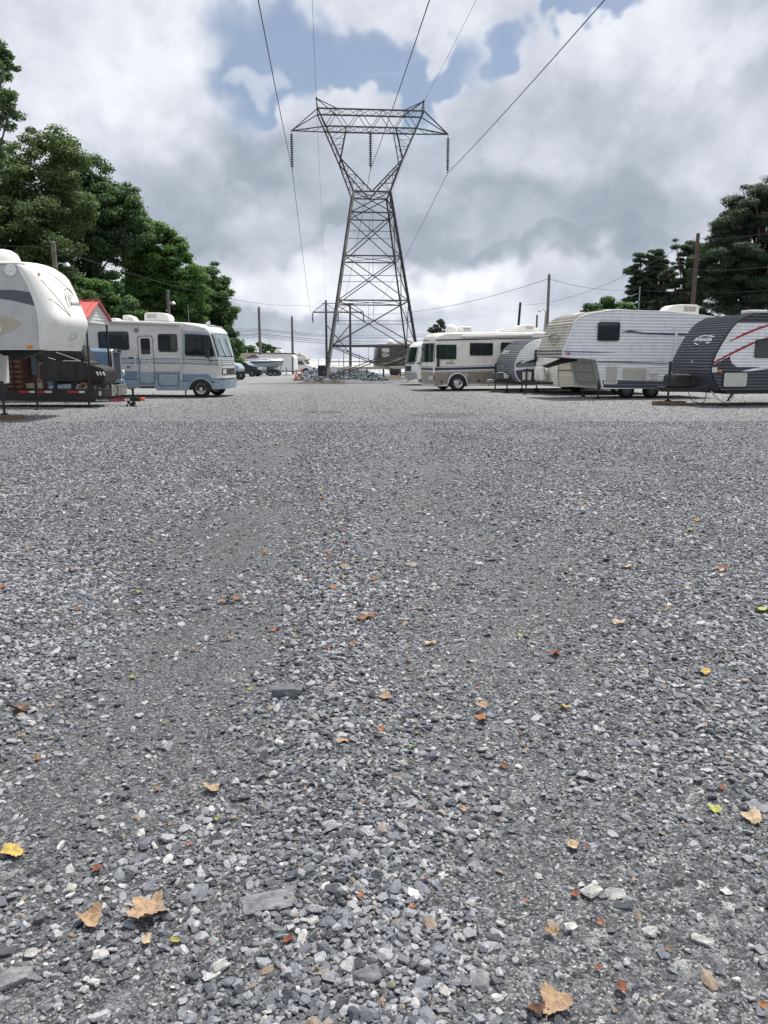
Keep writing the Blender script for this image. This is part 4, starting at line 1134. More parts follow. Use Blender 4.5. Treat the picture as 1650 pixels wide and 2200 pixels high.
def tree(name, label, px, d, trunk_top, blobs_px, n, m, seed, leaf=.17, trunk_r=.28, group=None, bark=BARK, clump=.75, flat=1.0, needle=False, fill=.35, droop=0.0,
         depth=.85, show=None):
    """blobs_px: (px, py, rx px, ry px, dy metres behind the trunk); everything placed at distance d"""
    base = at_y(px, 800, d); z0 = terrz(base.x, d)
    root = empty(name, (base.x, d, z0)); tag(root, label, 'tree' if 'shrub' not in name and 'bush' not in name else 'shrub', group)
    blobs = []
    for bx, by, rx, ry, dy in blobs_px:
        p = at_y(bx, by, d + dy); k = (d + dy) / 1650
        blobs.append(((p.x - base.x, dy, p.z - z0), (rx * k, (rx + ry) / 2 * k * depth, ry * k)))
    co, Cc = crown('crown', blobs, n, leaf, m, root, seed, clump, flat, droop, fill, needle)
    rng = random.Random(seed)
    tz = at_y(px, trunk_top, d).z - z0
    mb = MB(); wob = [Vector((rng.uniform(-.25, .25), rng.uniform(-.25, .25), 0)) for _ in range(6)]
    tp = [Vector((0, 0, -.2))] + [wob[i] * (i / 6) + Vector((0, 0, tz * (i + 1) / 6)) for i in range(6)]
    mb.path(tp, [trunk_r * (1 - .13 * i) for i in range(7)], 8)
    # limbs reach from the trunk into the leaf masses
    for (c, r) in blobs:
        for q in range(5):
            tgt = Vector(c) + Vector((rng.uniform(-.8, .8) * r[0], rng.uniform(-.7, .7) * r[1], rng.uniform(-.5, .75) * r[2]))
            zs = min(max(tgt.z * rng.uniform(.35, .72), tz * .25), tz)
            t = zs / tz * 6; i = min(int(t), 5); st = tp[i].lerp(tp[i + 1], t - i)
            mid = st.lerp(tgt, .5) + Vector((rng.uniform(-.3, .3), rng.uniform(-.3, .3), rng.uniform(.1, .6)))
            rr = trunk_r * rng.uniform(.22, .4)
            mb.path(smooth_pts([st, mid, tgt], 3), [rr * (1 - .13 * k) for k in range(7)], 5)
    mb.build('trunk', bark, root, smooth=50)
    return root

LG = 'trees along the left of the lot'; RG = 'pines at the right of the lot'
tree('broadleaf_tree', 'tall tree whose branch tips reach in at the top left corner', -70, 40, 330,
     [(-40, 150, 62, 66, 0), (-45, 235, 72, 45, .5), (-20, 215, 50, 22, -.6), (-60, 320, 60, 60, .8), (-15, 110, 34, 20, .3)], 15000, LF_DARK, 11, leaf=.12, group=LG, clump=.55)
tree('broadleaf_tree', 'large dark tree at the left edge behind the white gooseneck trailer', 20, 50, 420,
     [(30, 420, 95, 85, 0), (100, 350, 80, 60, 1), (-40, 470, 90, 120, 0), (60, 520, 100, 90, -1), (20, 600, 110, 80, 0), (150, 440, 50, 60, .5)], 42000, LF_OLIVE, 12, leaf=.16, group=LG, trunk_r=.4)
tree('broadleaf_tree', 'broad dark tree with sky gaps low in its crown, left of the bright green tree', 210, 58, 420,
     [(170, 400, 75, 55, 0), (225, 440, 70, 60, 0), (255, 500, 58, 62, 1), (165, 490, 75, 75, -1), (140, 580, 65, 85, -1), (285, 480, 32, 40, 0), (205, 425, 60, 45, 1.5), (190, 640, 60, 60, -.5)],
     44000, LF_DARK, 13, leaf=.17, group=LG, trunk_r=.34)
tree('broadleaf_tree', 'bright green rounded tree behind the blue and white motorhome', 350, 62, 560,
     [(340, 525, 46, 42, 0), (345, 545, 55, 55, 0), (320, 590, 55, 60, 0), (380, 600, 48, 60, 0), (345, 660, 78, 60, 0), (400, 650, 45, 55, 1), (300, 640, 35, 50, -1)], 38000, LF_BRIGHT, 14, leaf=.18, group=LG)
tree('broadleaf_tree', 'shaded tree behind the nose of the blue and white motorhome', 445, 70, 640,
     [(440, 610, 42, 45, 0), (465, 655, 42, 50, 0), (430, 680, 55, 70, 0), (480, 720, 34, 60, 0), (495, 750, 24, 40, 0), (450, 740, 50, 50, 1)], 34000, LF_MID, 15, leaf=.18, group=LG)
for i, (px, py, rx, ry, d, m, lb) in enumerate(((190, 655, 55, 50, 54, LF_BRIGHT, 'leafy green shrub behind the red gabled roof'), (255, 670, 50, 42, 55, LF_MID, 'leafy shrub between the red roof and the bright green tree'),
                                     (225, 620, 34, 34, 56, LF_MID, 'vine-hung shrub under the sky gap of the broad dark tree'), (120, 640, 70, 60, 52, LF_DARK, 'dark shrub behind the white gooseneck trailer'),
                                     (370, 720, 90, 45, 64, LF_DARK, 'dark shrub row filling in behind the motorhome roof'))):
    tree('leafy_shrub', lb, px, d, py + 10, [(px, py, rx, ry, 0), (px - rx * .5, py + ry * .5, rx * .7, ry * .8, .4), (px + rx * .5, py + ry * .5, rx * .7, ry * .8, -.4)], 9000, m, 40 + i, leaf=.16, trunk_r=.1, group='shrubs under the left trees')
tree('pine_tree', 'huge dark pine filling the right edge', 1610, 52, 450,
     [(1640, 450, 70, 42, 0), (1590, 480, 60, 40, 0), (1690, 500, 90, 80, 1), (1560, 530, 58, 45, 0), (1620, 560, 90, 60, -1), (1550, 590, 55, 50, 0), (1640, 640, 90, 50, 0), (1545, 650, 55, 45, .5), (1700, 420, 60, 50, 0), (1610, 430, 50, 24, .5), (1525, 555, 34, 36, 0), (1580, 620, 70, 45, .5), (1660, 580, 70, 60, .5), (1540, 505, 30, 22, 0)],
     85000, LF_PINE, 21, leaf=.20, bark=BARKP, group=RG, flat=.7, needle=True, clump=.85, trunk_r=.36, fill=.3)
tree('pine_tree', 'smaller open pine left of the others on the right side', 1395, 66, 555,
     [(1395, 552, 30, 17, 0), (1388, 580, 42, 20, 0), (1405, 608, 46, 22, 0), (1378, 632, 38, 20, .5), (1400, 655, 56, 24, 0), (1430, 585, 24, 24, 0), (1360, 655, 24, 16, 0), (1392, 590, 40, 40, .6), (1395, 635, 50, 34, .6), (1440, 640, 36, 34, .6)], 34000, LF_PINE, 22, leaf=.2, bark=BARKP,
     group=RG, flat=.65, needle=True, clump=.6, fill=.3)
tree('pine_tree', 'middle pine with a bare reddish trunk, left of the brown pole', 1462, 60, 530,
     [(1468, 530, 26, 20, 0), (1485, 560, 34, 26, 0), (1450, 600, 30, 24, .8), (1490, 620, 42, 40, 0), (1470, 655, 60, 26, .6), (1510, 560, 30, 44, .5)], 22000, LF_PINE, 23, leaf=.2, bark=BARKP, group=RG,
     flat=.7, needle=True, clump=.6, fill=.3)
tree('round_bush', 'green bush rising behind the roof of the white ribbed trailer', 1302, 60, 660, [(1302, 662, 42, 16, 0), (1275, 668, 20, 12, 0), (1330, 668, 26, 14, 0)], 6000, LF_MID, 24, leaf=.16, trunk_r=.1)
tree('small_tree', 'small dark conifer peeking over the cream motorhome roof', 945, 95, 700, [(945, 702, 14, 12, 0), (940, 712, 18, 8, 0), (948, 692, 6, 6, 0)], 1600, LF_PINE, 25, leaf=.26, trunk_r=.12, needle=True, clump=.5)
tree('distant_tree', 'low dark trees behind the beige roof in the far left', 560, 150, 745, [(566, 746, 18, 9, 0), (548, 752, 14, 7, 0), (590, 755, 20, 7, 0)], 3500, LF_DARK, 26, leaf=.32, trunk_r=.15, clump=.7, group='distant trees')
tree('distant_tree', 'grey green distant trees left of the far poles', 520, 130, 750, [(520, 752, 22, 12, 0), (500, 752, 18, 16, 0), (538, 756, 16, 8, 0)], 4500, LF_MID, 27, leaf=.3, trunk_r=.15, clump=.7, group='distant trees')

# ================================================================== poles and small lines
def pole(px, top, d, r, m, label, lean=0.0, arm=None, name='utility_pole', cross=None, group='utility poles round the lot'):
    b = at_y(px, top, d); z0 = terrz(b.x, d); root = empty(name, (b.x - lean, d, z0)); tag(root, label, 'pole', group)
    h = b.z - z0
    MB().path([(0, 0, -.3), (lean * .5, 0, h * .5), (lean, 0, h)], [r * 1.15, r, r * .85], 10).build('shaft', m, root, smooth=50)
    MB().lathe([(r * .9, 0), (r * .8, .04), (0.01, .05)], (lean, 0, h - .005), 'Z', 10).build('cap', STEEL, root)
    if arm:
        s, z, L = arm; zz = h - z
        a = MB().path(smooth_pts([(lean, -.05, zz), (lean + s * L * .4, -.05, zz + .35), (lean + s * L, -.05, zz + .3)], 4), .035, 6).build('lamp_arm', STEEL, root, smooth=50)
        MB().lathe([(.05, .12), (.13, .06), (.2, -.06), (.17, -.1), (.02, -.12)], (lean + s * (L + .1), -.05, zz + .28), 'Z', 12).build('lamp_head', STEEL, a, smooth=40)
    if cross:
        MB().box((lean, -r, h - .5), (cross, .1, .12)).build('crossarm', WOOD, root)
    return Vector((b.x, d, b.z))
P1 = pole(114, 521, 42, .14, WOOD, 'grey wooden pole with a curved lamp above the white gooseneck trailer', arm=(1, 1.4, .55))
P2 = pole(360, 625, 55, .13, WOOD, 'grey wooden pole with a small lamp behind the blue and white motorhome', arm=(1, 1.1, .25))
P3 = pole(556, 660, 95, .17, WOOD, 'taller of two distant poles left of the tower')
P4 = pole(627, 680, 112, .17, WOOD, 'shorter of two distant poles left of the tower', arm=(1, 2.3, .5))
P5 = pole(1180, 590, 52, .10, WOOD, 'grey pole behind the front of the white ribbed trailer')
P6 = pole(1118, 650, 76, .13, BLACKP, 'dark leaning pole behind the cream motorhome', lean=.35)
P7 = pole(1154, 677, 90, .12, WOOD, 'thin far pole between the dark leaning pole and the lamp post')
P8 = pole(1173, 670, 84, .10, STEEL, 'lamp post leaning toward the thin far pole', lean=.35, arm=(-1, .15, .6), name='lamp_post', group='lamp posts')
P9 = pole(1500, 502, 44, .115, WOODR, 'tall brown pole in front of the pines at the right')
P10 = pole(1375, 617, 60, .05, STEEL, 'very thin steel pole in front of the open pine', name='steel_pole')
P11 = pole(738, 752, 130, .09, STEEL, 'distant lamp post seen between the tower legs', arm=(1, .1, .6), name='lamp_post', group='lamp posts')

def wirez(a, b, s, r, label, g='service wires round the lot'): line('service_wire', sag(a, b, s, 16), r, label, g)
A = lambda px, py, Y: at_y(px, py, Y)
wirez(P1 - Vector((0, 0, .3)), A(660, 656, 95), .9, .013, 'service wire sagging from the left lamp pole past the tower')
wirez(A(660, 656, 95), P5 - Vector((0, 0, .25)), 1.6, .014, 'service wire sagging behind the tower to the grey pole on the right')
wirez(P5 - Vector((0, 0, .25)), P10 - Vector((0, 0, .1)), .35, .011, 'service wire from the grey pole to the thin steel pole')
wirez(A(1110, 655, 80), P9 - Vector((0, 0, .15)), 1.0, .012, 'wire climbing to the top of the brown pole')
wirez(P9 - Vector((0, 0, .25)), A(1760, 470, 40), .3, .011, 'upper wire from the brown pole to the right edge')
wirez(P9 - Vector((0, 0, 1.9)), A(1760, 555, 40), .2, .012, 'middle wire from the brown pole to the right edge')
wirez(P10 - Vector((0, 0, .2)), A(1780, 612, 42), .3, .011, 'lower wire from the thin steel pole to the right edge')
wirez(P2 - Vector((0, 0, .25)), A(262, 672, 56), .5, .012, 'short wire drooping left from the pole behind the motorhome')
wirez(P1 - Vector((0, 0, .2)), A(-60, 520, 44), .1, .012, 'wire from the left lamp pole out of the left edge')
for i, (ya, yb, yc, r) in enumerate(((700, 706, 718, .02), (707, 708, 722, .022), (709, 711, 724, .018), (715, 716, 732, .032), (718, 719, 738, .028), (722, 723, 742, .026))):
    pts = sag(A(470, ya + 2, 100), A(556, yb, 96), .15, 6) + sag(A(556, yb, 96), A(900, yc, 120), .5, 14)[1:] + [A(1250, yc - 10, 130)]
    line('roadside_wire', pts, r, ('topmost', 'second', 'third', 'fourth', 'fifth', 'lowest')[i] + ' of six roadside wires crossing behind the tower', 'roadside wires behind the tower')

# ================================================================== stone pile, dirt, rail, fence under the tower
def make_pile():
    rng = np.random.RandomState(3)
    x = []; 
    c = [(ground_at(a, b).x, ground_at(a, b).y, rx, ry, h) for a, b, rx, ry, h in ((665, 818, 1.3, 1.5, .35), (720, 815, 2.4, 2.4, .75), (775, 815, 2.2, 2.4, .7), (680, 810, 2.0, 2.6, .75), (745, 808, 2.6, 3.0, .85), (806, 818, 1.0, 1.5, .35))]
    P = []
    for cx, cy, rx, ry, h in c:
        n = int(420 * rx * ry / 3)
        a, r = rng.uniform(0, 6.283, n), np.sqrt(rng.rand(n))
        xx, yy = cx + rx * r * np.cos(a), cy + 1.2 + ry * r * np.sin(a)
        P.append(np.stack([xx, yy, h * np.clip(1 - r, 0, 1) ** .8 * rng.uniform(.75, 1.0, n) + .03], -1))
    P = np.concatenate(P); n = len(P); s = rng.uniform(.10, .24, n)
    o = scatter('stone_pile', P, rng.uniform(0, 6.28, (n, 3)), np.stack([s, s, s], -1), rng.randint(0, NK, n), SHAPES, STONEB)
    tag(o, 'low pile of blue-grey broken stone under the tower', 'stone pile', kind='stuff')
    core = MB()
    def hill(cx, cy, rx, ry, h, seed):
        rg = random.Random(seed); n, k = 18, 5; base = len(core.v)
        for j in range(k + 1):
            for i in range(n):
                a = 2 * math.pi * i / n; t = j / k; q = 1 + .12 * math.sin(3 * a + seed)
                core.v.append((cx + rx * q * t * math.cos(a), cy + ry * q * t * math.sin(a), h * (1 - t) ** 1.1 * rg.uniform(.85, 1) - .02))
        for j in range(k):
            for i in range(n): ii = (i + 1) % n; core.f.append((base + j * n + i, base + j * n + ii, base + (j + 1) * n + ii, base + (j + 1) * n + i))
    for q in c: hill(q[0], q[1] + 1.2, q[2] * .95, q[3] * .95, q[4] * .85, 1)
    co = core.build('stone_pile_core', mat('dark_stone_dirt', (.07, .072, .075), .9, var=.4, scale=5, bump=.6, bscale=12), smooth=40); co['kind'] = 'structure'; co['label'] = 'dark dirt heart of the blue-grey stone pile'
    core = MB(); g = ground_at(700, 822); hill(g.x - .1, g.y + .5, 1.5, .7, .16, 2); g = ground_at(660, 821); hill(g.x, g.y + .3, .8, .4, .10, 5)
    d = core.build('bare_dirt_mound', mat('tan_dirt', (.23, .17, .10), .95, var=.35, scale=4, bump=.6, bscale=18), smooth=40); d['kind'] = 'structure'; d['label'] = 'bare tan dirt round the tower foot'
    core = MB(); g = ground_at(845, 816); hill(g.x, g.y + 1.0, 1.4, 1.2, .42, 3)
    d = core.build('brown_dirt_bank', mat('brown_dirt', (.11, .085, .06), .95, var=.4, scale=4, bump=.6, bscale=18), smooth=40); d['kind'] = 'structure'; d['label'] = 'brown dirt bank right of the stone pile'
    # dry grass tufts at the tower foot
    tv = MB(); rg = random.Random(5); g = ground_at(705, 822)
    for i in range(420):
        a, q = rg.uniform(0, 6.28), rg.random() ** .5; x, y = g.x + 1.1 * q * math.cos(a), g.y + .35 + .5 * q * math.sin(a)
        h, an, w = rg.uniform(.1, .3), rg.uniform(0, 6.28), .012; dx, dy = rg.uniform(-.1, .1), rg.uniform(-.1, .1)
        tv.add([(x - w * math.cos(an), y - w * math.sin(an), 0), (x + w * math.cos(an), y + w * math.sin(an), 0), (x + dx, y + dy, h)], [(0, 1, 2)])
    o = tv.build('dry_grass', mat('dry_grass_blades', (.36, .29, .14), .8, var=.3)); tag(o, 'tuft of dry grass at the near tower foot', 'grass', kind='stuff')
make_pile()

def box_thing():
    D = 60; a, b = A(683, 785, D), A(699, 806, D)
    root = empty('electric_cabinet', ((a.x + b.x) / 2, D, terrz(a.x, D))); tag(root, 'black steel cabinet beside the near left tower leg', 'cabinet')
    w, h = b.x - a.x, a.z
    MB().b2((-w / 2, 0, 0), (w / 2, .6, h)).build('case', BLACK, root, bevel=.02)
    MB().b2((-w * .42, -.015, h * .1), (w * .42, .005, h * .9)).build('door', BLACKP, root, bevel=.01)
    MB().b2((w * .25, -.05, h * .45), (w * .33, -.012, h * .6)).build('handle', STEEL, root)
    # guard rail across the tower foot
    D = 60.5; L, Q = A(705, 794, D), A(885, 790, D)
    root = empty('guard_rail', (L.x, D, terrz(L.x, D))); tag(root, 'weathered guard rail between the tower legs', 'guard rail')
    n = 5; span = Q.x - L.x
    MB().prism([(0, .72), (0, .92), (span, 1.02), (span, .82)], -.05, .05).build('beam', ALUB, root, bevel=.02)
    for i in range(n):
        u = span * (i + .3) / n; MB().b2((u - .07, .06, -.1), (u + .07, .2, .98)).build('post', WOOD, root)
    a, b = A(710, 788, D - .2), A(724, 800, D - .2)
    o = empty('notice_board', ((a.x + b.x) / 2, D - .2, terrz(a.x, D))); tag(o, 'small white notice board on the guard rail', 'sign'); w = b.x - a.x
    MB().b2((-w / 2, -.012, b.z), (w / 2, .012, a.z)).build('board', WHITE, o); MB().b2((-.03, .014, 0), (.03, .06, a.z)).build('post', WOOD, o)
    # far fence
    D = 135; xs = [A(p, 770, D).x for p in range(640, 905, 22)]
    root = empty('far_fence', (xs[0], D, terrz(0, D))); tag(root, 'thin wire fence along the far end of the lot', 'fence')
    for i, x in enumerate(xs): MB().path([(x - xs[0], 0, -.2), (x - xs[0], 0, 2.4 if i % 3 else 3.3)], .06, 6).build('fence_post', STEEL, root)
    for z in (.5, 1.3, 2.1): MB().path([(0, .08, z), (xs[-1] - xs[0], .08, z)], .025, 5).build('rail', STEEL, root)
    for i, (px, py, D, lb) in enumerate(((637, 812, 57.0, 'nearer orange traffic cone at the left end of the stone pile'), (648, 806, 62.0, 'farther orange traffic cone beside the small cab motorhome'))):
        g = A(px, py, D); o = empty('traffic_cone', (g.x, D, terrz(g.x, D))); tag(o, lb, 'traffic cone', 'traffic cones by the stone pile')
        MB().b2((-.19, -.19, 0), (.19, .19, .04)).build('base', BLACKP, o, bevel=.01)
        MB().lathe([(.15, .04), (.035, .80), (.03, .82)], (0, 0, 0), 'Z', 16).build('cone', ORANGE, o, smooth=50)
        MB().lathe([(.117, .30), (.090, .48)], (0, 0, 0), 'Z', 16).build('collar', TAPEW, o, smooth=50)
box_thing()

# ================================================================== vehicles at the right
K1, K2, K3, K4, K5, K6, K8 = (4.714, 0, 500), (4.342, 180, 620), (3.929, 480, 620), (4.714, 850, 620), (3.75, 1040, 620), (6.111, 1380, 620), (6.875, 480, 640)
RVL, RVR = 'vehicles parked along the left of the lane', 'vehicles parked along the right of the lane'

def profile(V, pts, k=4):
    """smoothed front edge, lowest point first, as (u,z)"""
    P = [Vector((u, 0, z)) for u, z in V.poly(pts)]
    return [(p.x, p.z) for p in smooth_pts(P, k)]

def rib_sheet(V, prof, v0, v1, m, name, pitch=.11, depth=.018, parent=None):
    """corrugated sheet bent round the front profile; ribs run across the vehicle"""
    P = [Vector((u, z)) for u, z in prof]; L = [0]
    for a, b in zip(P, P[1:]): L.append(L[-1] + (b - a).length)
    def at(s):
        s = min(max(s, 0), L[-1])
        for i in range(len(P) - 1):
            if s <= L[i + 1]:
                t = (s - L[i]) / max(1e-6, L[i + 1] - L[i]); d = (P[i + 1] - P[i]).normalized()
                return P[i].lerp(P[i + 1], t), Vector((-d.y, d.x)) if V.sgn < 0 else Vector((d.y, -d.x))
        return P[-1], Vector((V.sgn, 0))
    line_ = []; s = 0; depth *= 1.1
    while s < L[-1]:
        for f, dp in ((0, 0), (.34, 1)):
            q = s + f * pitch
            if q <= L[-1]:
                p, n = at(q); line_.append(p + n * depth * dp)
        s += pitch
    line_.append(P[-1])
    mb = MB(); n = len(line_)
    vs = [v0, v0 + .05, v1 - .05, v1]
    for v in vs:
        mb.v += [(p.x, v, p.y) for p in line_]
    for i in range(len(vs) - 1):
        for j in range(n - 1): mb.f.append((i * n + j, i * n + j + 1, (i + 1) * n + j + 1, (i + 1) * n + j))
    return mb.build(name, m, parent or V.root)

def hollow_body(V, poly, m, name='body', W=None):
    return MB().prism(poly, .014, (W or V.W) - .002).build(name, m, V.root)

def trim(V, prof, m, r=.018, v=-.004, name='edge_trim'):
    return MB().path([(u, v, z) for u, z in prof], r, 6).build(name, m, V.root, smooth=50)

def jack(V, u, v, h, m=BLACK, foot=True, name='jack', block=None):
    mb = MB(); mb.path([(u, v, .05), (u, v, h)], .035, 8); mb.path([(u, v, h * .45), (u, v, h)], .05, 8)
    if foot: mb.lathe([(.11, .0), (.11, .02), (.045, .05)], (u, v, .0), 'Z', 12)
    return mb.build(name, m, V.root, smooth=50)

# ---- dark trailer with the red swoosh, nearest at the right
def dark_trailer():
    V = Veh('travel_trailer', 'black and white ribbed travel trailer with red swooshes, cut by the right edge', 'trailer', 1528, 26.0, 10, RVR, sgn=-1, W=2.45); V.crop = K6
    fr = profile(V, [(1020, 1330), (958, 1240), (908, 1110), (906, 1040), (930, 930), (990, 800), (1060, 680), (1150, 540), (1240, 440), (1350, 370), (1450, 333)])
    U1 = 7.2
    top = fr[-1][1]
    roof = [(fr[-1][0] + 1.0, top + .05), (U1, top + .05)]
    out = fr + roof + [(U1, fr[0][1])]
    hollow_body(V, out, CHAR)
    wall = MB(); ribbed(wall, fr + roof + [(U1, fr[0][1])], 0, .105, .034); wall.build('side_wall', ALU, V.root)
    # printed colour areas, following the ribs
    def deco(name, pts, m, off=.002):
        mb = MB(); ribbed(mb, V.poly(pts), 0, .105, .034, off); return mb.build(name, m, V.root)
    tb = [(1440, 336), (1352, 374), (1245, 448), (1300, 450), (3300, 452), (3300, 330), (1700, 322)]
    deco('upper_band', tb, CHAR)
    low = [(908, 1010), (1000, 960), (1150, 885), (1148, 930), (1180, 990), (1240, 1028), (3300, 1030), (3300, 1328), (1022, 1328), (960, 1240), (910, 1110)]
    deco('lower_band', low, CHAR)
    deco('swoosh', [(905, 975), (1000, 925), (1100, 870), (1300, 768), (1500, 680), (1650, 636), (1900, 560), (1900, 590), (1650, 664), (1480, 712), (1300, 803), (1150, 874), (1000, 952), (912, 1004)], RED, .004)
    deco('swoosh', [(1120, 702), (1300, 598), (1500, 516), (1650, 468), (1900, 400), (1900, 425), (1650, 494), (1500, 545), (1320, 622), (1150, 698)], RED, .004)
    deco('wedge', [(1280, 1086), (1560, 1026), (1700, 1024), (1700, 1046), (1360, 1091)], ALU, .004)
    rib_sheet(V, fr, -.002, V.W, CHAR, 'front_sheet', .105, .034)
    trim(V, fr, BLACK, .026, -.026)
    MB().path([(fr[-1][0], -.012, top + .03), (U1, -.012, top + .03)], .02, 6).build('gutter', BLACK, V.root)
    V.window(V.rr(1480, 670, 1900, 912, .09), v=-.046)
    V.panel('hatch_door', V.rr(1056, 1098, 1358, 1292, .07), BLACKP, 0, -.056, raw=True)
    V.panel('hatch_panel', V.rr(1066, 1106, 1350, 1285, .06), mat('pale_grey_panel', (.52, .51, .47), .4), 0, -.062, raw=True)
    V.panel('reflector', V.rr(906, 1034, 966, 1100, .01), LENS, 0, -.058, raw=True)
    V.panel('marker_lamp', V.rr(974, 1066, 1030, 1096, .015), AMBER, 0, -.064, raw=True)
    # lettering on the front
    V.front = fr; V.bulge = 0; V.corner = 0
    s = V.lettering('lettering', 'AVENGER', 815, 678, 225, ALU, shear=.3, bold=.01, front=True, hscale=1.25)
    s.location = (-.044, 0, .018)
    for pts in ([(690, 690), (760, 640), (840, 620), (950, 632)], [(700, 715), (720, 728), (745, 738)], [(850, 715), (900, 712)], [(915, 618), (955, 640)]):
        V.fline('logo_swash', ALU, pts, .016, .04)
    V.fline('clearance_lamp', LENS, [(662, 940), (655, 985)], .03, .012)
    # smooth black rock guard below, frame, tongue
    g = fr[0]
    rg = [(u + (-.004), z) for u, z in fr if z < V.uz(905, 1095)[1]]
    MB().b2((.55, .1, .42), (U1, V.W - .1, .62)).build('chassis', BLACK, V.root)
    z0, z1 = .47, .60; ut = V.uz(250, 1340, V.W / 2)[0]
    for nm_, va in (('drawbar', .15), ('drawbar', V.W - .15)):
        a, b = Vector((ut, V.W / 2 + (.06 if va > 1 else -.06), (z0 + z1) / 2)), Vector((1.3, va, (z0 + z1) / 2))
        MB().bar(a, b, .07, .14).build(nm_, BLACK, V.root)
    MB().b2((ut - .18, V.W / 2 - .08, .50), (ut + .2, V.W / 2 + .08, .64)).build('coupler', BLACK, V.root, bevel=.02)
    uj = V.uz(335, 1450, V.W / 2)[0]
    jack(V, uj, V.W / 2, 1.35, foot=True, name='tongue_jack')
    # covered gas bottles
    uc0, uc1 = V.uz(350, 1200, V.W / 2)[0], V.uz(578, 1200, V.W / 2)[0]
    zc0, zc1 = .62, V.uz(350, 1118, V.W / 2)[1]
    c = MB().prism([(uc0, zc0), (uc0 - .02, zc1 - .1), (uc0 + .07, zc1), (uc1 - .05, zc1 - .02), (uc1, zc1 - .12), (uc1, zc0)], V.W / 2 - .38, V.W / 2 + .38).build('gas_cover', BLACKP, V.root, bevel=.05, seg=3)
    mb = MB()
    zm = (zc0 + zc1) / 2
    mb.b2((uc0 - .012, V.W / 2 - .395, zm - .02), (uc1 + .012, V.W / 2 + .395, zm + .02))
    for i in range(6): zz = zc0 + .12 + (zc1 - zc0 - .2) * i / 5; mb.b2((uc1 - .16, V.W / 2 - .40, zz), (uc1 - .03, V.W / 2 - .37, zz + .025))
    mb.build('cover_ribs', BLACKP, c)
    # wheels well back, hanging cables
    for du in (3.6, 4.45): V.wheel(0, 0, .34, uz=(du, .33))
    V.panel('wheel_skirt', [(3.1, .42), (3.1, .7), (4.95, .7), (4.95, .42), (4.8, .6), (3.25, .6)], BLACK, 0, -.02, raw=True)
    MB().path(smooth_pts([(ut + .6, .55, .55), (ut + .75, .5, .18), (ut + 1.1, .4, .13), (ut + 1.25, .45, .5)], 5), .014, 5).build('cable', BLACK, V.root)
    MB().path(smooth_pts([(ut + 1.3, .3, .5), (ut + 1.55, .1, .2), (ut + 1.9, .08, .18), (ut + 2.1, .2, .48)], 5), .03, 6).build('hose', GREYW, V.root)
    for q in (0.9, 6.6):
        mb = MB(); mb.bar((q, .15, .55), (q - .3, .15, .03), .05); mb.box((q - .32, .15, .02), (.2, .2, .03)); mb.build('stabiliser', BLACK, V.root)
    b = MB().b2((-.55, -.16, 0), (.55, .16, .14)).build('timber_block', BLOCK, None, bevel=.012)
    p = V.O + V.e * uj + V.nv * (V.W / 2); b.location = (p.x + .05, p.y, 0); b.rotation_euler = (0, 0, .02)
    tag(b, 'weathered timber under the tongue jack of the black trailer', 'timber')
    V.root.location.z += 0
    MB().b2((1.8, 1.0, top + .08), (2.5, 1.5, top + .2)).build('roof_vent', SHELL, V.root, bevel=.03)
    for o in V.root.children:
        if o.name.startswith('tongue_jack'): o.location.z = .14
dark_trailer()

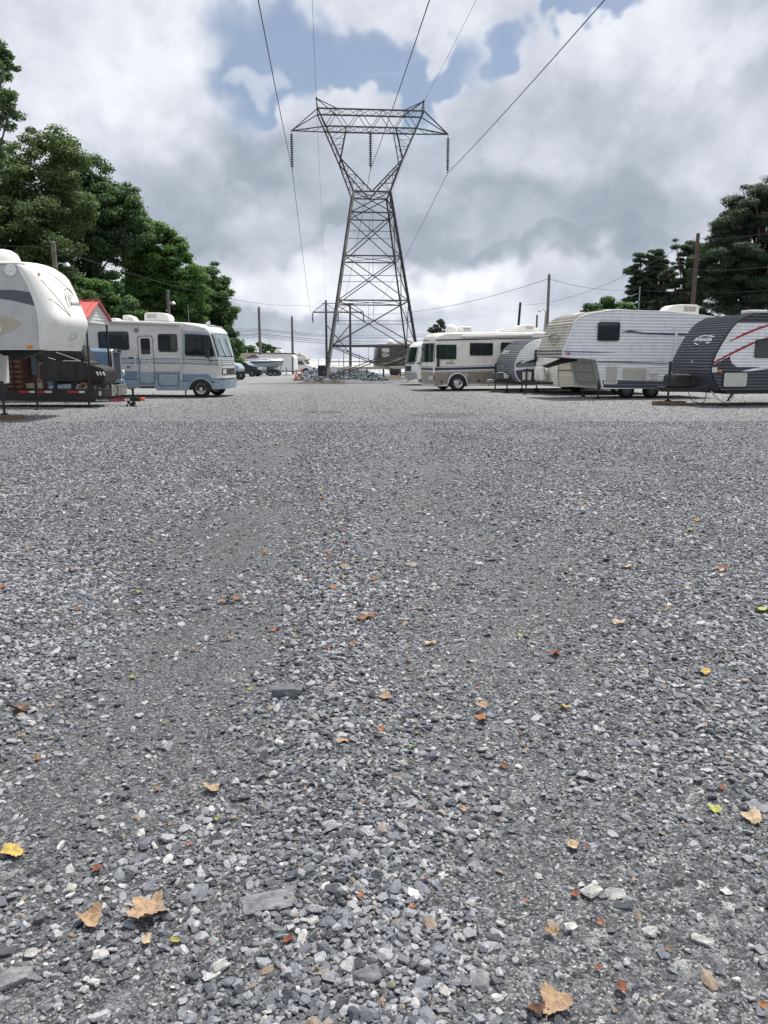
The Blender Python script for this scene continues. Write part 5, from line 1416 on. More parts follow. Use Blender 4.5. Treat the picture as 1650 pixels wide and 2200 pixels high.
# ---- white ribbed fifth-wheel trailer
def terry():
    V = Veh('gooseneck_trailer', 'white ribbed gooseneck trailer with beige nose and blue accents, at the right', 'trailer', 1291, 31.0, 12, RVR, sgn=-1, W=2.45); V.crop = K5
    nose = profile(V, [(632, 552), (636, 492), (655, 445), (682, 380), (708, 320), (738, 256), (800, 217), (900, 193), (1000, 178)], 3)
    roof = V.poly([(1075, 170), (1200, 180), (1480, 187), (1650, 205), (1900, 236)])
    low = V.poly([(905, 573), (950, 786)])
    U1 = V.uz(1900, 236)[0]; zb = V.uz(1480, 808)[1]
    out = nose + roof + [(U1, zb), (low[1][0], zb + .02)] + [low[1], low[0]]
    hollow_body(V, out, ALUB)
    PT = .122
    wall = MB(); ribbed(wall, out, 0, PT, .038); wall.build('side_wall', ALU, V.root)
    def deco(name, pts, m, off=.002):
        mb = MB(); ribbed(mb, V.poly(pts), 0, PT, .038, off); return mb.build(name, m, V.root)
    deco('skirt_band', [(952, 738), (1900, 752), (1900, 812), (962, 800)], SLATE)
    deco('accent', [(636, 502), (800, 505), (1085, 514), (900, 518), (636, 510)], mat('accent_blue', (.10, .17, .33), .4))
    deco('accent', [(640, 522), (800, 526), (1000, 530), (800, 531), (640, 529)], mat('accent_blue2', (.30, .36, .44), .4))
    V.panel('accent', [(1098, 353), (1170, 337), (1262, 353), (1900, 380), (1900, 388), (1262, 362), (1200, 356)], NAVY, 0, -.056)
    V.panel('belt_trim', [(905, 584), (1540, 604), (1900, 616), (1900, 622), (1540, 609), (905, 589)], SLATE, 0, -.056)
    # nose sheet: beige, ribbed, with its dark foot band
    rib_sheet(V, nose, 0, V.W, ALUB, 'nose_sheet', PT, .038)
    trim(V, nose + roof[:1], ALU, .028, -.028)
    V.front = nose; V.bulge = 0; V.corner = 0
    zf0, zf1 = V.uz(632, 535)[1], V.uz(632, 500)[1]
    V.fpatch('nose_band', SLATE, zf0, zf1, .05, V.W - .05, .022)
    V.fpatch('nose_band', ALUB, zf0 - .07, zf0 - .01, 0, V.W, .03)
    V.lettering('lettering', 'Terry', 566, 412, 92, mat('letter_slate', (.09, .09, .10), .5), shear=.25, bold=.008, front=True, hscale=1.5).location = (-.048, 0, .014)
    for pts in ([(545, 380), (570, 372), (605, 380), (618, 400)], [(550, 435), (568, 462), (590, 430)], [(530, 385), (552, 376)]): V.fline('emblem', mat('letter_slate', (.09, .09, .10), .5), pts, .012, .04)
    for q in (.25, .75): 
        u, v, z = V.fpt(V.uz(560, 300)[1], V.W * q, .03); MB().b2((u - .03, v - .06, z - .02), (u + .03, v + .06, z + .02)).build('marker_lamp', AMBER, V.root)
    V.panel('marker_lamp', V.rr(662, 518, 690, 532, .02), TAIL, 0, -.07, raw=True)
    # underside, lower front wall with its door and rounded top
    lw = MB(); (ua, za), (ub, zb_) = low
    lw.grid(lambda a, b: (ua + (ub - ua) * a - .006 + (-.03 * (1 - abs(2 * b - 1) ** 4)), V.W * b, za + (zb_ - za) * a), 6, 16)
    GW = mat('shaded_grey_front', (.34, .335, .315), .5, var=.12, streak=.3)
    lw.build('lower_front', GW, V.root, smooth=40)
    df = MB()
    for (a0, b0, a1, b1) in ((.12, .16, .88, .175), (.12, .84, .88, .855), (.12, .16, .14, .855), (.88, .16, .90, .855), (.49, .16, .51, .855)):
        df.grid(lambda a, b: (ua + (ub - ua) * (a0 + (a1 - a0) * a) - .046, V.W * (b0 + (b1 - b0) * b), za + (zb_ - za) * (a0 + (a1 - a0) * a)), 2, 2)
    df.build('door_seam', SLATE, V.root)
    MB().path([(ua, -.014, za), (ub, -.014, zb_)], .022, 6).build('corner_trim', ALU, V.root, smooth=50)
    V.window(V.rr(915, 268, 1083, 421, .09), v=-.05)
    DR = mat('beige_door', (.50, .48, .42), .5, var=.1, streak=.2)
    for x0, y0, x1, y1 in ((970, 622, 1066, 770), (1104, 636, 1306, 736)):
        a = V.panel('compartment_door', V.rr(x0, y0, x1, y1, .02), ALU, 0, -.06, raw=True)
        MB().prism(V.rr(x0 + 6, y0 + 6, x1 - 6, y1 - 6, .02), -.05, -.067).build('door_panel', DR, a)
    V.panel('vent_cover', V.rr(1328, 643, 1397, 688, .03), WHITE, 0, -.07, raw=True)
    V.panel('water_inlet', V.rr(1345, 696, 1390, 731, .01), GREYW, 0, -.064, raw=True)
    sl = [(1532, 300), (1548, 298), (1525, 680), (1506, 680)]
    V.panel('slide_trim', [(1537, 298), (1556, 300), (1530, 684), (1512, 684)], ALU, 0, -.07)
    # roof edge, air conditioner, vents
    MB().path([(u, -.012, z + .01) for u, z in nose[-8:] + roof], .022, 6).build('roof_edge', CREAM, V.root, smooth=50)
    V.crop = K6; ac_unit(V, 330, 210, 752, 340, .7, flip=1)
    V.panel('roof_vent', [(1045, 385), (1060, 368), (1165, 365), (1185, 380)], SHELL, .7, 1.1)
    V.crop = K5
    V.panel('roof_vent', [(1070, 172), (1080, 155), (1165, 160), (1200, 182)], CREAM, .8, 1.2); V.panel('roof_hatch', [(800, 217), (806, 200), (888, 178), (892, 196)], CREAM, .8, 1.2)
    # pin box, legs, wheels
    pu = V.poly([(640, 556), (745, 562), (740, 584), (610, 608), (500, 640), (478, 622), (560, 590)], V.W / 2)
    MB().prism(pu, V.W / 2 - .16, V.W / 2 + .16).build('pin_box', BLACK, V.root, bevel=.02)
    for x, v in ((922, .18), (800, V.W - .25)):
        u = V.uz(x, 800, v)[0]; jack(V, u, v, .85, name='landing_leg')
    MB().b2((low[1][0] + .1, .15, .5), (U1, V.W - .15, zb + .05)).build('chassis', BLACK, V.root)
    for x in (1152, 1352): V.wheel(x, 840, .34, v=.35, rim=GREYD)
terry()

# ---- cream trailer half hidden behind the gooseneck's nose
def cream_trailer():
    V = Veh('travel_trailer', 'old cream ribbed trailer hidden under the nose of the white ribbed gooseneck', 'trailer', 1197, 34.2, 12, RVR, sgn=-1); V.crop = K5
    fr = profile(V, [(606, 792), (598, 740), (598, 640), (612, 570), (650, 500), (720, 460)], 3); U1 = fr[-1][0] + 4.5; t = fr[-1][1]
    out = fr + [(U1, t), (U1, fr[0][1])]
    hollow_body(V, out, CREAM); w = MB(); ribbed(w, clip_z(out, V.uz(600, 700)[1], False), 0, .09, .026); w.build('lower_wall', CREAM, V.root)
    MB().prism(clip_z(out, V.uz(600, 700)[1], True), .01, -.003).build('upper_wall', CREAM, V.root)
    V.panel('belt_trim', [(600, 655), (900, 658), (900, 664), (600, 661)], BLACK, 0, -.02)
    V.window(V.rr(640, 560, 708, 616, .08), frame=CREAM, pane=mat('pale_blind', (.6, .6, .57), .5), v=-.004)
    rib_sheet(V, fr, 0, V.W, CREAM, 'front_sheet', .09, .026); trim(V, fr, SLATE, .016)
    MB().b2((fr[0][0] + .1, .2, .45), (U1, V.W - .2, fr[0][1] + .02)).build('chassis', BLACK, V.root)
    ut = fr[0][0] - 1.15
    for va in (.2, V.W - .2): MB().bar((ut, V.W / 2, .52), (fr[0][0] + .6, va, .52), .07, .12).build('drawbar', BLACK, V.root)
    jack(V, ut + .1, V.W / 2, 1.15, name='tongue_jack')
    for v in (V.W / 2 - .24, V.W / 2 + .24):
        o = MB().lathe([(.10, 0), (.10, .04), (.16, .06), (.185, .14), (.185, .56), (.15, .66), (.06, .70), (.06, .73)], (fr[0][0] - .38, v, .58), 'Z', 20).build('gas_bottle', SHELL, V.root, smooth=50)
        MB().lathe([(.11, .72), (.115, .86), (.10, .86), (.10, .72)], (fr[0][0] - .38, v, .58), 'Z', 16).build('collar', SHELL, o, smooth=40)
        MB().path(smooth_pts([(fr[0][0] - .38, v - .02, 1.36), (fr[0][0] - .40, v - .2, 1.1), (fr[0][0] - .3, v - .2, .8)], 4), .012, 5).build('hose', BLACK, o)
    V.wheel(0, 0, .33, uz=(3.0, .3), v=.1)
cream_trailer()

# ---- grey-fronted trailer beside the motorhome
def zinger():
    V = Veh('travel_trailer', 'grey and white ribbed travel trailer with rounded grey front beside the cream motorhome', 'trailer', 1106, 36.5, 12.5, RVR, sgn=-1); V.crop = K4
    fr = profile(V, [(1262, 945), (1228, 900), (1207, 830), (1212, 760), (1236, 695), (1268, 640), (1330, 572), (1400, 532), (1470, 512)])
    t = fr[-1][1]; U1 = fr[-1][0] + 4.8; out = fr + [(fr[-1][0] + .8, t + .04), (U1, t + .04), (U1, fr[0][1])]
    hollow_body(V, out, GREYD); PT = .105
    w = MB(); ribbed(w, out, 0, PT, .034); w.build('side_wall', ALU, V.root)
    def deco(name, pts, m, off=.002):
        mb = MB(); ribbed(mb, V.poly(pts), 0, PT, .034, off); return mb.build(name, m, V.root)
    deco('lower_band', [(1208, 832), (1300, 822), (1900, 815), (1900, 942), (1262, 943), (1230, 900)], CHAR)
    deco('grey_band', [(1212, 758), (1500, 735), (1900, 730), (1900, 760), (1400, 790), (1212, 800)], GREYD)
    deco('swoosh', [(1206, 782), (1240, 745), (1310, 718), (1275, 742), (1225, 775)], CHAR, .004)
    deco('swoosh', [(1290, 752), (1400, 715), (1560, 700), (1560, 735), (1450, 740), (1350, 752)], BLACK, .004)
    deco('swoosh', [(1220, 835), (1300, 815), (1500, 812), (1300, 838)], SLATE, .004)
    rib_sheet(V, fr, 0, V.W, GREYD, 'front_sheet', PT, .034)
    trim(V, fr, ALU, .026, -.026)
    V.window(V.rr(1405, 620, 1560, 742, .07), v=-.046)
    a = V.panel('hatch_door', V.rr(1282, 845, 1368, 925, .02), CREAM, 0, -.06, raw=True)
    MB().prism(V.rr(1294, 855, 1340, 880, .01), -.05, -.066).build('vent', GREYW, a)
    V.front = fr; V.bulge = 0; V.corner = 0
    V.lettering('lettering', 'Z1', 1120, 650, 62, ALU, shear=.4, bold=.012, front=True, hscale=.9).location = (-.044, 0, .016)
    V.fline('logo_swash', ALU, [(1072, 668), (1110, 640), (1165, 628)], .014, .038)
    V.fline('handle', ALU, [(1090, 775), (1090, 800)], .02, .02)
    z = .52; MB().b2((.3, .15, z - .08), (U1, V.W - .15, fr[0][1] + .03)).build('chassis', BLACK, V.root)
    ut = V.uz(985, 950, V.W / 2)[0]
    for va in (.15, V.W - .15): MB().bar((ut, V.W / 2, z), (.9, va, z), .07, .12).build('drawbar', BLACK, V.root)
    MB().b2((ut - .3, V.W / 2 - .07, z - .05), (ut + .1, V.W / 2 + .07, z + .09)).build('coupler', STEEL, V.root, bevel=.02)
    jack(V, ut + .12, V.W / 2, 1.25, name='tongue_jack')
    u0, u1 = V.uz(1003, 900, V.W / 2)[0], V.uz(1092, 900, V.W / 2)[0]; zt = V.uz(1003, 845, V.W / 2)[1]
    MB().prism([(u0, .6), (u0, zt - .08), (u0 + .06, zt), (u1 - .05, zt), (u1, zt - .1), (u1, .6)], V.W / 2 - .36, V.W / 2 + .36).build('gas_cover', SLATE, V.root, bevel=.04, seg=3)
    MB().prism(V.poly([(1100, 855), (1150, 880), (1125, 915), (1100, 910)], .7), .6, .8).build('battery_box', GREYW, V.root, bevel=.02)
    for x in (1125, 1275, 1425):
        u = V.uz(x, 1000, .3)[0]; mb = MB(); mb.lathe([(.11, 0), (.11, .05)], (u, .25, .12), 'Y', 14); mb.path([(u, .28, .1), (u + .02, .28, .55)], .03, 6); mb.box((u, .28, .015), (.26, .2, .03)); mb.build('stabiliser', BLACK, V.root)
    V.wheel(0, 0, .33, uz=(3.2, .3), v=.1)
    b = MB().b2((-.2, -.2, 0), (.2, .2, .12)).build('timber_block', BLOCK, None, bevel=.01); p = V.O + V.e * (ut + .12) + V.nv * (V.W / 2); b.location = (p.x, p.y, 0)
    tag(b, 'small timber block under the jack of the grey-fronted trailer', 'timber')
    for o in V.root.children:
        if o.name.startswith('tongue_jack'): o.location.z = .12
zinger()

# ---- cream and taupe motorhome
def bounder():
    V = Veh('motorhome', 'cream motorhome with taupe skirt and navy stripe, nose toward the lane at the right', 'motorhome', 936, 38.8, 13, RVR, sgn=-1, W=2.5); V.crop = K4
    P = lambda x, y: V.uz(x, y)
    zb = P(400, 990)[1]; zt = P(430, 452)[1]
    V.front = [(P(372, 985)[0], zb), (P(360, 850)[0], P(370, 850)[1]), (P(362, 740)[0], P(372, 740)[1]), (P(372, 560)[0], P(372, 560)[1]), (P(388, 500)[0], P(380, 500)[1]), (P(405, 465)[0], P(390, 468)[1]), (P(440, 452)[0], zt - .02)]
    V.bulge, V.corner = .16, .14
    U1 = 10.2
    roof = [(P(520, 448)[0], zt + .01), (P(1000, 444)[0], P(1000, 444)[1]), (U1, P(1545, 436)[1])]
    V.coach(U1, zb, roof, CREAM, rnd=.08)
    zl = P(400, 850)[1]
    # taupe skirt with wheel arch, both sides of the arch
    def q(pts, nm_, m, v1=-.006, v0=.02): return V.panel(nm_, pts, m, v0, v1)
    arch = []
    cu, cz = V.uz(626, 960); ra = .50
    for i in range(13):
        a = math.pi * i / 12; arch.append((cu - ra * math.cos(a), max(cz + ra * math.sin(a), zb)))
    uL, uR = P(398, 850)[0], U1 - .1
    zr = P(1000, 836)[1]
    sk = [(uL, zb), (uL, zl), (uR, zr + (zr - zl) * (uR - P(1000, 836)[0]) / (P(1000, 836)[0] - uL)), (uR, zb)] + [(u, z) for u, z in arch[::-1]]
    V.panel('skirt', sk, TAUPE, .03, -.008, raw=True)
    MB().prism(arch + [(cu + ra, zb - .02), (cu - ra, zb - .02)], -.004, -.0105).build('wheel_well', BLACK, V.root)
    MB().path([(u, -.018, z) for u, z in arch], .035, 6).build('arch_trim', ALU, V.root, smooth=50)
    V.wheel(626, 960, .40, v=-.10, w=.26, rim=CHROME, uz=(cu, .4))
    V.wheel(0, 0, .40, v=V.W - .2, w=.26, rim=CHROME, uz=(cu, .4)); V.wheel(0, 0, .40, v=.02, rim=CHROME, uz=(cu + 6.0, .4))
    for pts, m in (([(398, 804), (1000, 789), (2200, 760), (2200, 782), (1000, 812), (398, 829)], NAVY), ([(398, 791), (1000, 777), (2200, 748), (2200, 751), (1000, 781), (398, 796)], mat('thin_blue', (.16, .22, .36), .4)),
                   ([(398, 840), (1000, 824), (2200, 796), (2200, 800), (1000, 828), (398, 846)], TAUPE)): q(pts, 'stripe', m, -.005)
    for x in (530, 740, 940): q([(x, 845), (x + 4, 845), (x + 4, 990), (x, 990)], 'skirt_seam', SLATE, -.0095)
    for x, y in ((464, 944), (838, 934)): V.panel('latch', V.rr(x - 9, y - 12, x + 9, y + 12, .01), BLACK, 0, -.02, raw=True)
    V.panel('fuel_door', V.rr(700, 855, 738, 895, .02), BEIGE, 0, -.016, raw=True)
    q([(405, 516), (1480, 496), (2200, 480), (2200, 486), (1480, 503), (405, 527)], 'gutter', BLACK, -.03)
    q([(672, 520), (676, 520), (682, 775), (678, 775)], 'panel_seam', GREYW, -.006)
    aw = V.poly([(668, 480), (690, 472), (1385, 458), (1385, 482), (690, 500), (672, 496)]); MB().prism(aw, .02, -.13).build('awning_case', WHITE, V.root, bevel=.03)
    for (x0, y0, x1, y1), pane in (((412, 567, 612, 716), GLASSG), ((752, 550, 981, 678), GLASSC), ((1065, 545, 1240, 660), GLASSC), ((1420, 540, 1640, 640), GLASS)):
        f = V.window(V.rr(x0, y0, x1, y1, .06), pane=pane, proud=.045, t=.04)
        xm = (x0 + x1) / 2 + (3 if x0 < 500 else 0); V.panel('mullion', V.rr(xm - 5, y0 + 8, xm + 5, y1 - 8, .005), BLACKP, 0, -.04, raw=True)
        cur = MB(); (ua, za), (ub, zb_) = V.uz(x0 + 8, y1 - 8), V.uz(x1 - 8, y0 + 8)
        if x0 < 800:
            cur.grid(lambda a, b: (ua + (ub - ua) * a, -.008 + .006 * math.sin(a * 60) * (1 if x0 < 500 else .3), za + (zb_ - za) * b), 60, 2)
            cur.build('curtain', CURTG if x0 < 500 else mat('dark_blind', (.07, .075, .085), .8), f)
    V.lettering('lettering', 'Bounder', 555, 757, 92, mat('letter_dark', (.045, .04, .05), .4), shear=.35, bold=.012, hscale=1.25)
    V.panel('logo_swash', [(520, 745), (555, 742), (572, 735), (588, 742), (572, 742), (556, 748)], mat('letter_dark', (.045, .04, .05), .4), 0, -.006)
    # front: windshield in two, ribbed lower front, lamps
    z0, z1 = P(372, 735)[1], P(372, 562)[1]
    fr_ = V.fpatch('windshield_frame', BLACKP, z0 - .05, z1 + .05, .10, V.W - .10, .006)
    for a, b in ((.15, 1.22), (1.28, V.W - .15)):
        V.fpatch('windshield', GLASSG, z0, z1, a, b, .016, parent=fr_, th=.004)
    cu_ = MB()
    cu_.grid(lambda a, b: V.fpt(z0 + .02 + (z1 - z0 - .04) * b, .16 + (V.W - .32) * a, .009 + .002 * math.sin(a * 90)), 80, 6); cu_.build('curtain', CURTG, fr_)
    zs = V.uz(380, 850)[1]
    mb = MB()
    for i in range(11):
        za = zb + .02 + (zs - zb - .04) * i / 11; zc = za + (zs - zb) / 11 * .72
        mb.grid(lambda a, b: V.fpt(za + (zc - za) * a, .04 + (V.W - .08) * b, .012), 1, 16)
    V.fpatch('lower_front', TAUPE, zb + .01, zs, .02, V.W - .02, .004); mb.build('front_ribs', mat('pale_taupe', (.36, .32, .27), .35), V.root, smooth=40)
    for za, zc, m in ((P(380, 830)[1], P(380, 804)[1], NAVY), (P(380, 797)[1], P(380, 791)[1], mat('thin_blue', (.16, .22, .36), .4)), (P(380, 846)[1], P(380, 840)[1], TAUPE)):
        V.fpatch('front_stripe', m, za, zc, .02, V.W - .02, .006, nz=1)
    zh0, zh1 = P(370, 925)[1], P(370, 890)[1]
    for va, vb in ((.16, .62), (V.W - .62, V.W - .16)):
        h = V.fpatch('headlamp', LENS, zh0, zh1, va, vb, .022, nz=2, nv=4); V.fpatch('indicator', TAIL, zh0, zh1, va - .06 if va < 1 else vb, va if va < 1 else vb + .06, .024, parent=h, nz=1, nv=2)
    V.fpatch('bumper', GREYW, zb, zb + .12, .03, V.W - .03, .05, nz=2)
    V.lettering('lettering', 'Bounder', 312, 522, 60, mat('letter_dark', (.045, .04, .05), .4), shear=.35, bold=.012, front=True, hscale=1.4)
    for v in (.4, .75, 1.1, 1.4, 1.75, 2.1):
        u, vv, z = V.fpt(P(380, 490)[1], v, .0); MB().b2((u - .03, vv - .04, z - .015), (u + .02, vv + .04, z + .015)).build('clearance_lamp', AMBER, V.root)
    for v in (.75, 1.6):
        a = V.fpt(z0 - .1, v, .03); b = V.fpt(z0 + .02, v + .25, .035); c = V.fpt(z0 + .12, v + .45, .03); MB().path([a, b, c], .014, 5).build('wiper', BLACK, V.root)
    for s_, v in ((1, -.22), (0, V.W + .22)):
        u, z = V.uz(420, 738); mb = MB(); mb.b2((u - .06, v - .09, z - .28), (u + .04, v + .09, z + .12)); mb.path([(u, v, z + .05), (u, 0 if s_ else V.W, z + .16)], .02, 6); mb.build('mirror', BLACKP, V.root, bevel=.02)
    # roof gear
    dm = V.uz(563, 442, .9); MB().lathe([(.30, -.05), (.30, .12), (.27, .25), (.18, .34), (.02, .38)], (dm[0], .9, dm[1]), 'Z', 20).build('satellite_dome', SHELL, V.root, smooth=60)
    ac_unit(V, 596, 385, 782, 440, .85, flip=1); ac_unit(V, 1225, 368, 1415, 432, .85, flip=1)
    V.panel('roof_vent', [(1090, 440), (1130, 405), (1190, 395), (1192, 440)], SHELL, .9, 1.4, bevel=.03); V.panel('roof_vent', [(1425, 435), (1455, 400), (1520, 388), (1530, 436)], SHELL, .9, 1.4, bevel=.03)
bounder()

# ---- white and green motorhome behind it, brown coach under the tower
def behind_right():
    V = Veh('motorhome', 'white motorhome with dark windshield half hidden behind the cream motorhome', 'motorhome', 893, 47.0, 13, RVR, sgn=-1, W=2.45); V.crop = K4
    P = V.uz; zb = P(180, 915)[1]
    V.front = [(P(172, 915)[0], zb), (P(165, 850)[0], P(165, 850)[1]), (P(175, 750)[0], P(175, 750)[1]), (P(200, 600)[0], P(200, 600)[1]), (P(228, 560)[0], P(228, 560)[1]), (P(262, 545)[0], P(262, 545)[1])]
    V.bulge, V.corner = .2, .14; zt = V.front[-1][1]
    V.coach(8.6, zb, [(P(350, 540)[0], zt + .02), (8.6, zt + .02)], WHITE)
    z0, z1 = P(180, 742)[1], P(200, 598)[1]; f = V.fpatch('windshield_frame', BLACKP, z0 - .04, z1 + .04, .1, V.W - .1, .006); V.fpatch('windshield', GLASSG, z0, z1, .15, V.W - .15, .016, parent=f, th=.004)
    V.fpatch('interior_shade', mat('dark_green_shade', (.03, .06, .055), .8), z0, z1, .16, V.W - .16, .009, parent=f, th=.002)
    V.fpatch('bumper', mat('blue_grey_bumper', (.34, .37, .40), .4), zb, P(170, 850)[1], .02, V.W - .02, .06); V.fpatch('grille', BLACKP, P(170, 840)[1], P(170, 785)[1], .5, V.W - .5, .012)
    for a in (.2, V.W - .5): V.fpatch('headlamp', LENS, P(170, 838)[1], P(170, 812)[1], a, a + .3, .014, nz=1, nv=2)
    V.fpatch('front_stripe', SLATE, P(170, 765)[1], P(170, 752)[1], .02, V.W - .02, .01, nz=1)
    V.panel('stripe', [(u, z) for u, z in ((.1, P(180, 765)[1]), (.1, P(180, 750)[1]), (8.4, P(180, 750)[1]), (8.4, P(180, 765)[1]))], SLATE, 0, -.006, raw=True)
    V.window([(.5, z0 + .1), (.5, z1), (1.6, z1), (1.6, z0 + .1)])
    u, v, z = V.fpt(z0 - .1, -.15); MB().b2((u - .1, -.35, z - .15), (u + .0, -.15, z + .3)).build('mirror', BLACKP, V.root, bevel=.02)
    for du, v in ((1.3, .02), (6.2, .02), (1.3, V.W - .25)): V.wheel(0, 0, .38, v=v, uz=(du, .36))
    V = Veh('motorhome', 'dark brown and tan motorhome standing beyond the tower', 'motorhome', 812, 88.0, 8, RVR, sgn=-1, W=2.5); V.crop = K3
    P = V.uz; zb = P(1290, 668)[1]
    V.front = [(P(1282, 668)[0], zb), (P(1280, 640)[0], P(1280, 640)[1]), (P(1284, 560)[0], P(1284, 560)[1]), (P(1296, 492)[0], P(1296, 492)[1]), (P(1318, 470)[0], P(1318, 472)[1])]
    V.bulge, V.corner = .15, .12; zt = V.front[-1][1]
    V.coach(11.5, zb, [(P(1350, 470)[0], zt + .01), (11.5, zt)], BROWN)
    V.window(V.rr(1330, 496, 1406, 584, .05), pane=mat('white_blind', (.55, .58, .57), .5), t=.07); V.panel('mullion', V.rr(1331, 540, 1405, 546, .01), BLACKP, 0, -.04, raw=True)
    V.window(V.rr(1462, 512, 1530, 580, .05)); V.window(V.rr(1600, 512, 1680, 560, .05))
    V.panel('tan_swoosh', [(1290, 640), (1400, 618), (1560, 545), (1900, 470), (1900, 520), (1600, 600), (1420, 650), (1290, 664)], TAN, 0, -.01)
    V.panel('black_swoosh', [(1330, 650), (1450, 620), (1540, 580), (1700, 545), (1700, 556), (1540, 600), (1460, 640), (1380, 662)], BLACKP, 0, -.014)
    V.panel('roof_rail', [(1320, 468), (1900, 462), (1900, 470), (1320, 476)], BEIGE, 0, -.03)
    f = V.fpatch('windshield', GLASS, P(1284, 580)[1], P(1290, 496)[1], .1, V.W - .1, .01)
    V.fpatch('front_panel', TAN, zb, P(1284, 640)[1], .02, V.W - .02, .01)
    u, v, z = V.fpt(P(1284, 560)[1], -.2, .12); mb = MB(); mb.b2((u - .12, -.45, z - .5), (u + .05, -.2, z + .1)); mb.path([(u, -.3, z), (u + .4, .0, z + .4)], .04, 6); mb.build('mirror', BLACKP, V.root, bevel=.03)
    for du in (1.9, 8.0): V.wheel(0, 0, .48, v=.02, uz=(du, .46)); MB().lathe([(.6, 0), (.6, .01)], (du, -.012, .5), 'Y', 20).build('wheel_well', BLACKP, V.root)
    dm = V.uz(1412, 466, 1.0); MB().lathe([(.42, -.1), (.42, .12), (.36, .3), (.2, .42), (.02, .46)], (dm[0], 1.0, dm[1]), 'Z', 18).build('satellite_dome', SHELL, V.root, smooth=60)
    V.panel('air_conditioner', [(1470, 466), (1475, 452), (1560, 450), (1570, 466)], SHELL, .9, 1.6, bevel=.05)
behind_right()

# ================================================================== vehicles at the left
# ---- white gooseneck trailer cut by the left edge
def left_gooseneck():
    V = Veh('gooseneck_trailer', 'white smooth gooseneck trailer with rounded nose cap, cut by the left edge', 'trailer', 86, 20.3, 0, RVL, sgn=1, W=2.45); V.crop = K1
    P = V.uz
    V.front = [P(x, y) for x, y in ((505, 1184), (545, 1080), (580, 960), (592, 880), (575, 830), (515, 690), (440, 520), (370, 385), (300, 312), (240, 294))]
    V.front.sort(key=lambda p: p[1])
    V.bulge, V.corner = .10, .22
    zb = P(410, 1184)[1]; zt = V.front[-1][1]
    UR = -8.5
    V.coach(UR, zb, [(P(100, 290)[0], zt + .02), (UR, zt + .04)], SHELL, name='shell', rnd=.10, crown=.06)
    # flat grey-white side sheet behind the moulded cap
    edge = [(172, 322), (255, 478), (322, 620), (378, 790), (404, 950), (410, 1080), (411, 1176)]
    es = [(p.x, p.z) for p in smooth_pts([Vector((u, 0, z)) for u, z in V.poly(edge)], 4)]
    zs = P(0, 318)[1]
    V.panel('side_wall', [(UR + .1, zb + .02)] + [(UR + .1, zs)] + es, mat('gooseneck_grey_side', (.50, .50, .49), .42, var=.06, streak=.14), .03, -.006, raw=True)
    MB().path([(u, -.010, z) for u, z in es], .022, 6).build('cap_trim', SHELL, V.root, smooth=50)
    MB().path([(UR, -.012, zs + .03), (P(170, 322)[0], -.012, zs + .02), (P(250, 330)[0], .02, zs - .0)], .022, 6).build('gutter', GREYW, V.root, smooth=50)
    V.panel('dark_stripe', [(-1800, 520), (-600, 550), (0, 578), (150, 580), (307, 602), (357, 742), (250, 714), (120, 686), (0, 668), (-600, 620), (-1800, 600)], SLATE, 0, -.011)
    td = [(p.x, p.z) for p in smooth_pts([Vector((u, 0, z)) for u, z in V.poly([(-500, 850), (-200, 825), (0, 835), (100, 856), (178, 888), (217, 920), (165, 968), (70, 1015), (0, 1036), (-250, 1060), (-500, 1000)])], 3)]
    V.panel('teardrop', td, BEIGE, 0, -.011, raw=True)
    for cx, cy, r, nm_, m in ((-35, 980, .13, 'round_window', GLASS), (110, 380, .15, 'vent_cover', SHELL)):
        u, z = P(cx, cy); o = MB().lathe([(r, .0), (r, -.03), (r * .85, -.045), (r * .6, -.04), (r * .05, -.035)], (u, 0, z), 'Y', 24).build(nm_, SHELL if m is SHELL else WHITE, V.root, smooth=40)
        MB().lathe([(r * .8, -.046), (r * .1, -.05)] if m is GLASS else [(r * .3, -.042), (r * .22, -.055), (.01, -.056)], (u, 0, z), 'Y', 24).build('pane' if m is GLASS else 'hub', m, o, smooth=40)
    V.panel('side_lamp', V.rr(272, 1140, 330, 1170, .02), AMBER, 0, -.035, raw=True)
    V.fline('marker_lamp', AMBER, [(382, 410), (402, 422)], .022, .01)
    # printed lines and emblem on the cap
    INK = mat('dark_cap_ink', (.06, .058, .055), .5)
    V.fline('cap_line', INK, [(415, 475), (490, 560), (560, 640), (640, 740), (717, 848)], .0055, .003)
    V.fline('cap_line', INK, [(497, 668), (570, 715), (640, 775), (717, 848)], .0055, .003)
    V.fline('cap_line', INK, [(478, 400), (560, 450), (640, 520), (700, 580), (735, 620)], .0055, .003)
    V.lettering('lettering', 'EAGLE', 765, 722, 105, INK, shear=.1, bold=.02, front=True, hscale=1.2)
    for pts in ([(648, 580), (690, 565), (722, 600), (735, 640)], [(650, 600), (660, 660), (690, 730), (705, 760)], [(670, 600), (680, 650), (705, 700)], [(690, 610), (700, 660), (720, 690)], [(705, 625), (722, 650), (716, 668)],
                [(660, 640), (672, 690)], [(690, 640), (706, 668)]): V.fline('emblem', INK, pts, .007, .003)
    V.fline('maker_mark', mat('grey_mark', (.30, .30, .31), .4), [(690, 1095), (740, 1020), (800, 1000)], .012, .003); V.fline('maker_mark', mat('grey_mark', (.30, .30, .31), .4), [(720, 1090), (770, 1060), (762, 1030)], .012, .003)
    # lip below, lower body, leg, underside gear
    V.fpatch('chin', SHELL, zb - .02, zb + .10, .12, V.W - .12, .035, nz=2)
    lb = V.poly([(-372, 1188), (-345, 1556), (-345, 1560)]); z0 = lb[1][1]
    MB().prism([(UR, z0), (UR, zb + .02), (lb[0][0], zb + .02), (lb[1][0], z0)], .03, V.W - .03).build('lower_body', GREYW, V.root, bevel=.03)
